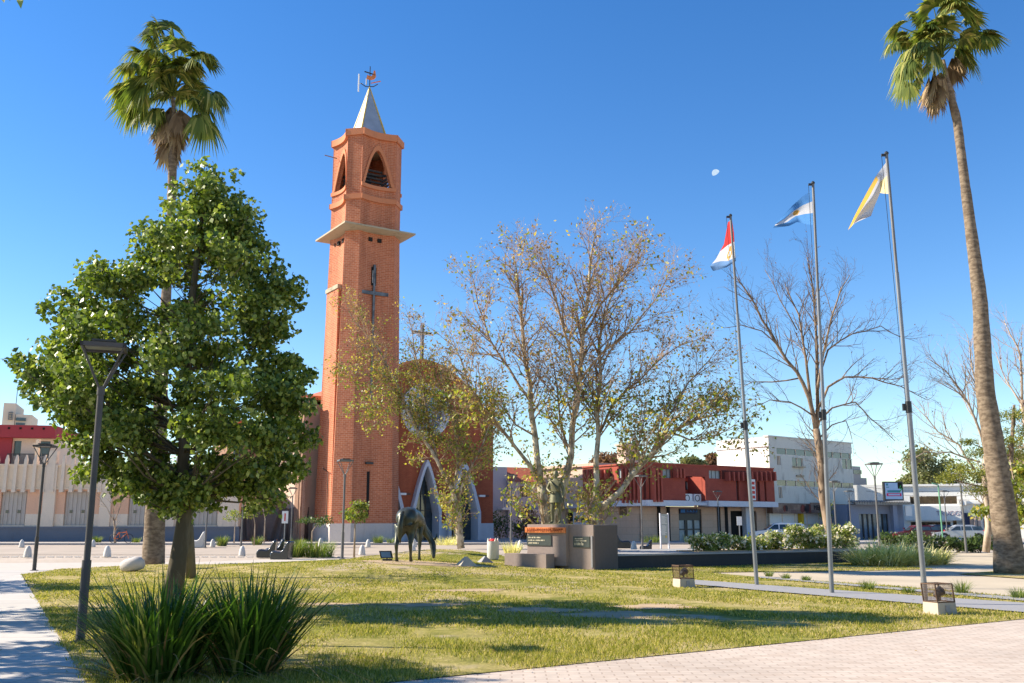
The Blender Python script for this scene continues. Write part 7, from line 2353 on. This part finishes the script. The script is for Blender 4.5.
# ================================================================ CARS
def car(name, loc, rz, L, W, Hh, paint, label, kind='suv'):
    t = empty(name, loc, label, 'car', None)
    ca, sa = math.cos(rz), math.sin(rz)
    def X(x, y, z): return (loc[0] + ca * x - sa * y, loc[1] + sa * x + ca * y, loc[2] + z)
    if kind == 'suv':
        belt = [(-.5, .28), (-.5, .62), (-.485, .92), (-.3, .97), (.12, .97), (.2, .94), (.44, .82), (.495, .66), (.5, .28)]
        roof = [(-.475, .95), (-.42, 1.38), (-.35, 1.46), (-.05, 1.5), (.06, 1.44), (.23, .95)]
    else:
        belt = [(-.5, .25), (-.5, .6), (-.48, .88), (-.3, .92), (.15, .9), (.42, .74), (.49, .6), (.5, .25)]
        roof = [(-.40, .90), (-.28, 1.32), (-.2, 1.40), (.02, 1.41), (.08, 1.36), (.24, .89)]
    k_ = Hh / 1.5
    # body with wheel arches cut from the side outline
    r_w = .33
    def arches(cx):
        return [(cx + (r_w + .05) * math.cos(a), .3 + (r_w + .05) * math.sin(a)) for a in [PI - PI * j / 8 for j in range(9)]][::1]
    low = [(-.5 * L, .28)]
    for cx in (-.31 * L, .31 * L): low += [q for q in arches(cx)]
    low += [(.5 * L, .28)]
    side = [(x * L, z * k_) for x, z in belt][1:-1]
    outl = low + side[::-1]
    n = len(outl)
    vs, fs = [], []
    for y in (-W / 2, W / 2):
        for x, z in outl: vs.append(X(x, y * (1 if z > .35 else .98), z))
    from mathutils.geometry import tessellate_polygon
    tri = tessellate_polygon([[Vector((x, z, 0)) for x, z in outl]])
    for a, b, c in tri: fs.append((a, b, c)); fs.append((c + n, b + n, a + n))
    for i in range(n): fs.append((i, i + n, (i + 1) % n + n, (i + 1) % n))
    mb = MB(); mb.add(vs, fs); bd = mb.build('body', paint, t, uv=False)
    mb = MB(); m = len(roof); vs = []
    for s_ in (-1, 1):
        for x, z in roof:
            tt = (z * k_ - .95 * k_) / (.55 * k_)
            vs.append(X(x * L, s_ * (W / 2 - .03 - .16 * max(0, tt)), z * k_ - .002))
    fs = [tuple(range(m)), tuple(range(2 * m - 1, m - 1, -1))] + [(i, i + m, (i + 1) % m + m, (i + 1) % m) for i in range(m)]
    mb.add(vs, fs); mb.build('cabin', paint, t, uv=False)
    # side windows
    for s_ in (-1, 1):
        for (x0, x1, xt0, xt1) in ((-.40, -.22, -.37, -.20), (-.20, -.01, -.18, -.01), (.01, .19, .01, .075)):
            zb3, zt3 = (1.0, 1.36) if kind == 'suv' else (.95, 1.28)
            def wy(z): return s_ * (W / 2 - .03 - .16 * max(0, (z - .95) / .55) + .012)
            vs = [X(x0 * L, wy(zb3), zb3 * k_), X(x1 * L, wy(zb3), zb3 * k_), X(xt1 * L, wy(zt3), zt3 * k_), X(xt0 * L, wy(zt3), zt3 * k_)]
            vs2 = [X(x0 * L, wy(zb3) - s_ * .02, zb3 * k_), X(x1 * L, wy(zb3) - s_ * .02, zb3 * k_), X(xt1 * L, wy(zt3) - s_ * .02, zt3 * k_), X(xt0 * L, wy(zt3) - s_ * .02, zt3 * k_)]
            mb = MB(); mb.add(vs + vs2, [(0, 1, 2, 3), (7, 6, 5, 4), (0, 4, 5, 1), (1, 5, 6, 2), (2, 6, 7, 3), (3, 7, 4, 0)]); mb.build('side_window', M['glass'], t, uv=False)
    # windscreens
    for (a, b, nm) in ((roof[-1], roof[-2], 'windscreen'), (roof[0], roof[1], 'rear_window')):
        sg = 1 if nm == 'windscreen' else -1
        x0, z0_ = a[0] * L + .02 * sg, a[1] * k_ + .04; x1, z1_ = b[0] * L + .02 * sg, b[1] * k_ - .03
        vs = [X(x0, -W / 2 + .14, z0_), X(x0, W / 2 - .14, z0_), X(x1, W / 2 - .26, z1_), X(x1, -W / 2 + .26, z1_)]
        vs2 = [X(x0 - .03 * sg, -W / 2 + .14, z0_), X(x0 - .03 * sg, W / 2 - .14, z0_), X(x1 - .03 * sg, W / 2 - .26, z1_), X(x1 - .03 * sg, -W / 2 + .26, z1_)]
        mb = MB(); mb.add(vs + vs2, [(0, 1, 2, 3), (7, 6, 5, 4), (0, 4, 5, 1), (1, 5, 6, 2), (2, 6, 7, 3), (3, 7, 4, 0)]); mb.build(nm, M['glass'], t, uv=False)
    for cx in (-.31 * L, .31 * L):
        for s_ in (-1, 1):
            mb = MB(); a = Vector(X(cx, s_ * (W / 2 - .22), .32)); b = Vector(X(cx, s_ * (W / 2 - .01), .32)); mb.tube([a, b], r_w - .02, 18); w_ = mb.build('wheel', M['black'], t, uv=False)
            mb = MB(); c = Vector(X(cx, s_ * (W / 2 + .005), .32)); mb.tube([b, c], .19, 12); mb.build('rim', M['grey_metal'], w_, uv=False)
    for s_ in (-1, 1):
        mb = MB(); q = [X(.47 * L, s_ * (W / 2 - .08), 0)[:2], X(.47 * L, s_ * (W / 2 - .42), 0)[:2], X(.503 * L, s_ * (W / 2 - .42), 0)[:2], X(.503 * L, s_ * (W / 2 - .10), 0)[:2]]
        mb.hexa(q, .62, .74); mb.build('headlight', M['led'], t, uv=False)
        mb = MB(); q = [X(-.47 * L, s_ * (W / 2 + .004), 0)[:2], X(-.505 * L, s_ * (W / 2 - .0), 0)[:2], X(-.505 * L, s_ * (W / 2 - .3), 0)[:2], X(-.47 * L, s_ * (W / 2 - .3), 0)[:2]]
        mb.hexa(q, .72, .9); mb.build('tail_light', M['tail'], t, uv=False)
        mb = MB(); c = X(.2 * L, s_ * (W / 2 + .08), 0); mb.cbox(c, .1, .2, .95, 1.07, rz); mb.build('mirror', paint, t, uv=False)
    return t
c = at(778, 533, 74.5); car('white_car', (c.x, 74.5, 0), R(180 - 8), 4.4, 1.8, 1.52, M['carw'], 'white estate car parked before the red building and dirty white building')
c = at(936, 533, 84); car('dark_car', (c.x, 84, 0), R(172), 4.3, 1.75, 1.42, M['card'], 'dark blue car parked under the shop lettering', 'sedan')
c = at(969, 533, 80); car('silver_car', (c.x - .8, 80, 0), R(165), 4.2, 1.75, 1.42, plain('silver_car_paint', (.4, .42, .44), .3, .05, 1, .3, spec=.6), 'silver car parked right behind the dark blue car', 'sedan')
c = at(899, 532, 86); car('red_car', (c.x, 82, 0), R(175), 4.1, 1.75, 1.38, M['carr'], 'dark red car parked in front of the blue grey shop', 'sedan')

# thin masts and roof antennas
for px, ytop, Y, lab in ((541, 455, 100, 'thin mast behind the statue'),):
    pass
p = G(943, 541.5); t_ = at(939, 485, p.y)
mb = MB(); mb.tube([p, Vector((p.x, p.y, t_.z))], .06, 8); mb.tube([Vector((p.x, p.y, t_.z)), Vector((p.x - .5, p.y, t_.z + .15))], .05, 6)
tag(mb.build('green_street_pole', plain('green_pole_paint', (.15, .35, .2), .5, .1, 2), origin=p), 'thin pale green street pole before the white shop row', 'pole')

for i_, (xa, ya, xb, yb, lab) in enumerate(((866, 487, 1040, 480, 'upper overhead wire above the shop roofs'), (866, 491, 1040, 486, 'lower overhead wire above the shop roofs'))):
    a_, b_ = at(xa, ya, 92), at(xb, yb, 84)
    pts = [a_.lerp(b_, t / 14) - Vector((0, 0, .7 * 4 * (t / 14) * (1 - t / 14))) for t in range(15)]
    mb = MB(); mb.tube(pts, .018, 4); tag(mb.build('overhead_wire', M['black'], origin=a_, uv=False), lab, 'wire', 'overhead wires')

# the daytime moon
mo = at(716, 173, 3000)
Rm = 13.5
mb = MB(); n = 28
pts = []
dv = Vector((-.55, 0, .83)).normalized(); pv = Vector((.83, 0, .55)).normalized()
for k_ in range(n):
    t = 2 * PI * k_ / n
    cx_, sy_ = math.cos(t), math.sin(t)
    cx_ = cx_ if cx_ > 0 else cx_ * .35
    pts.append(mo + dv * cx_ * Rm + pv * sy_ * Rm)
vs = [tuple(q) for q in pts] + [tuple(q + Vector((0, 3, 0))) for q in pts]
mb.add(vs, [tuple(range(n)), tuple(range(2 * n - 1, n - 1, -1))] + [(i, i + n, (i + 1) % n + n, (i + 1) % n) for i in range(n)])
mm = bpy.data.materials.new('moon_face'); mm.use_nodes = True
nt = mm.node_tree; nt.nodes.remove(nt.nodes['Principled BSDF'])
em = nt.nodes.new('ShaderNodeEmission'); nt.links.new(ramp(nt, noise(nt, coords(nt), .12, 3), [(.3, (.33, .46, .60)), (.7, (.48, .58, .68))]), em.inputs[0])
em.inputs[1].default_value = .72
nt.links.new(em.outputs[0], nt.nodes['Material Output'].inputs[0])
tag(mb.build('moon', mm, uv=False), kind='structure')
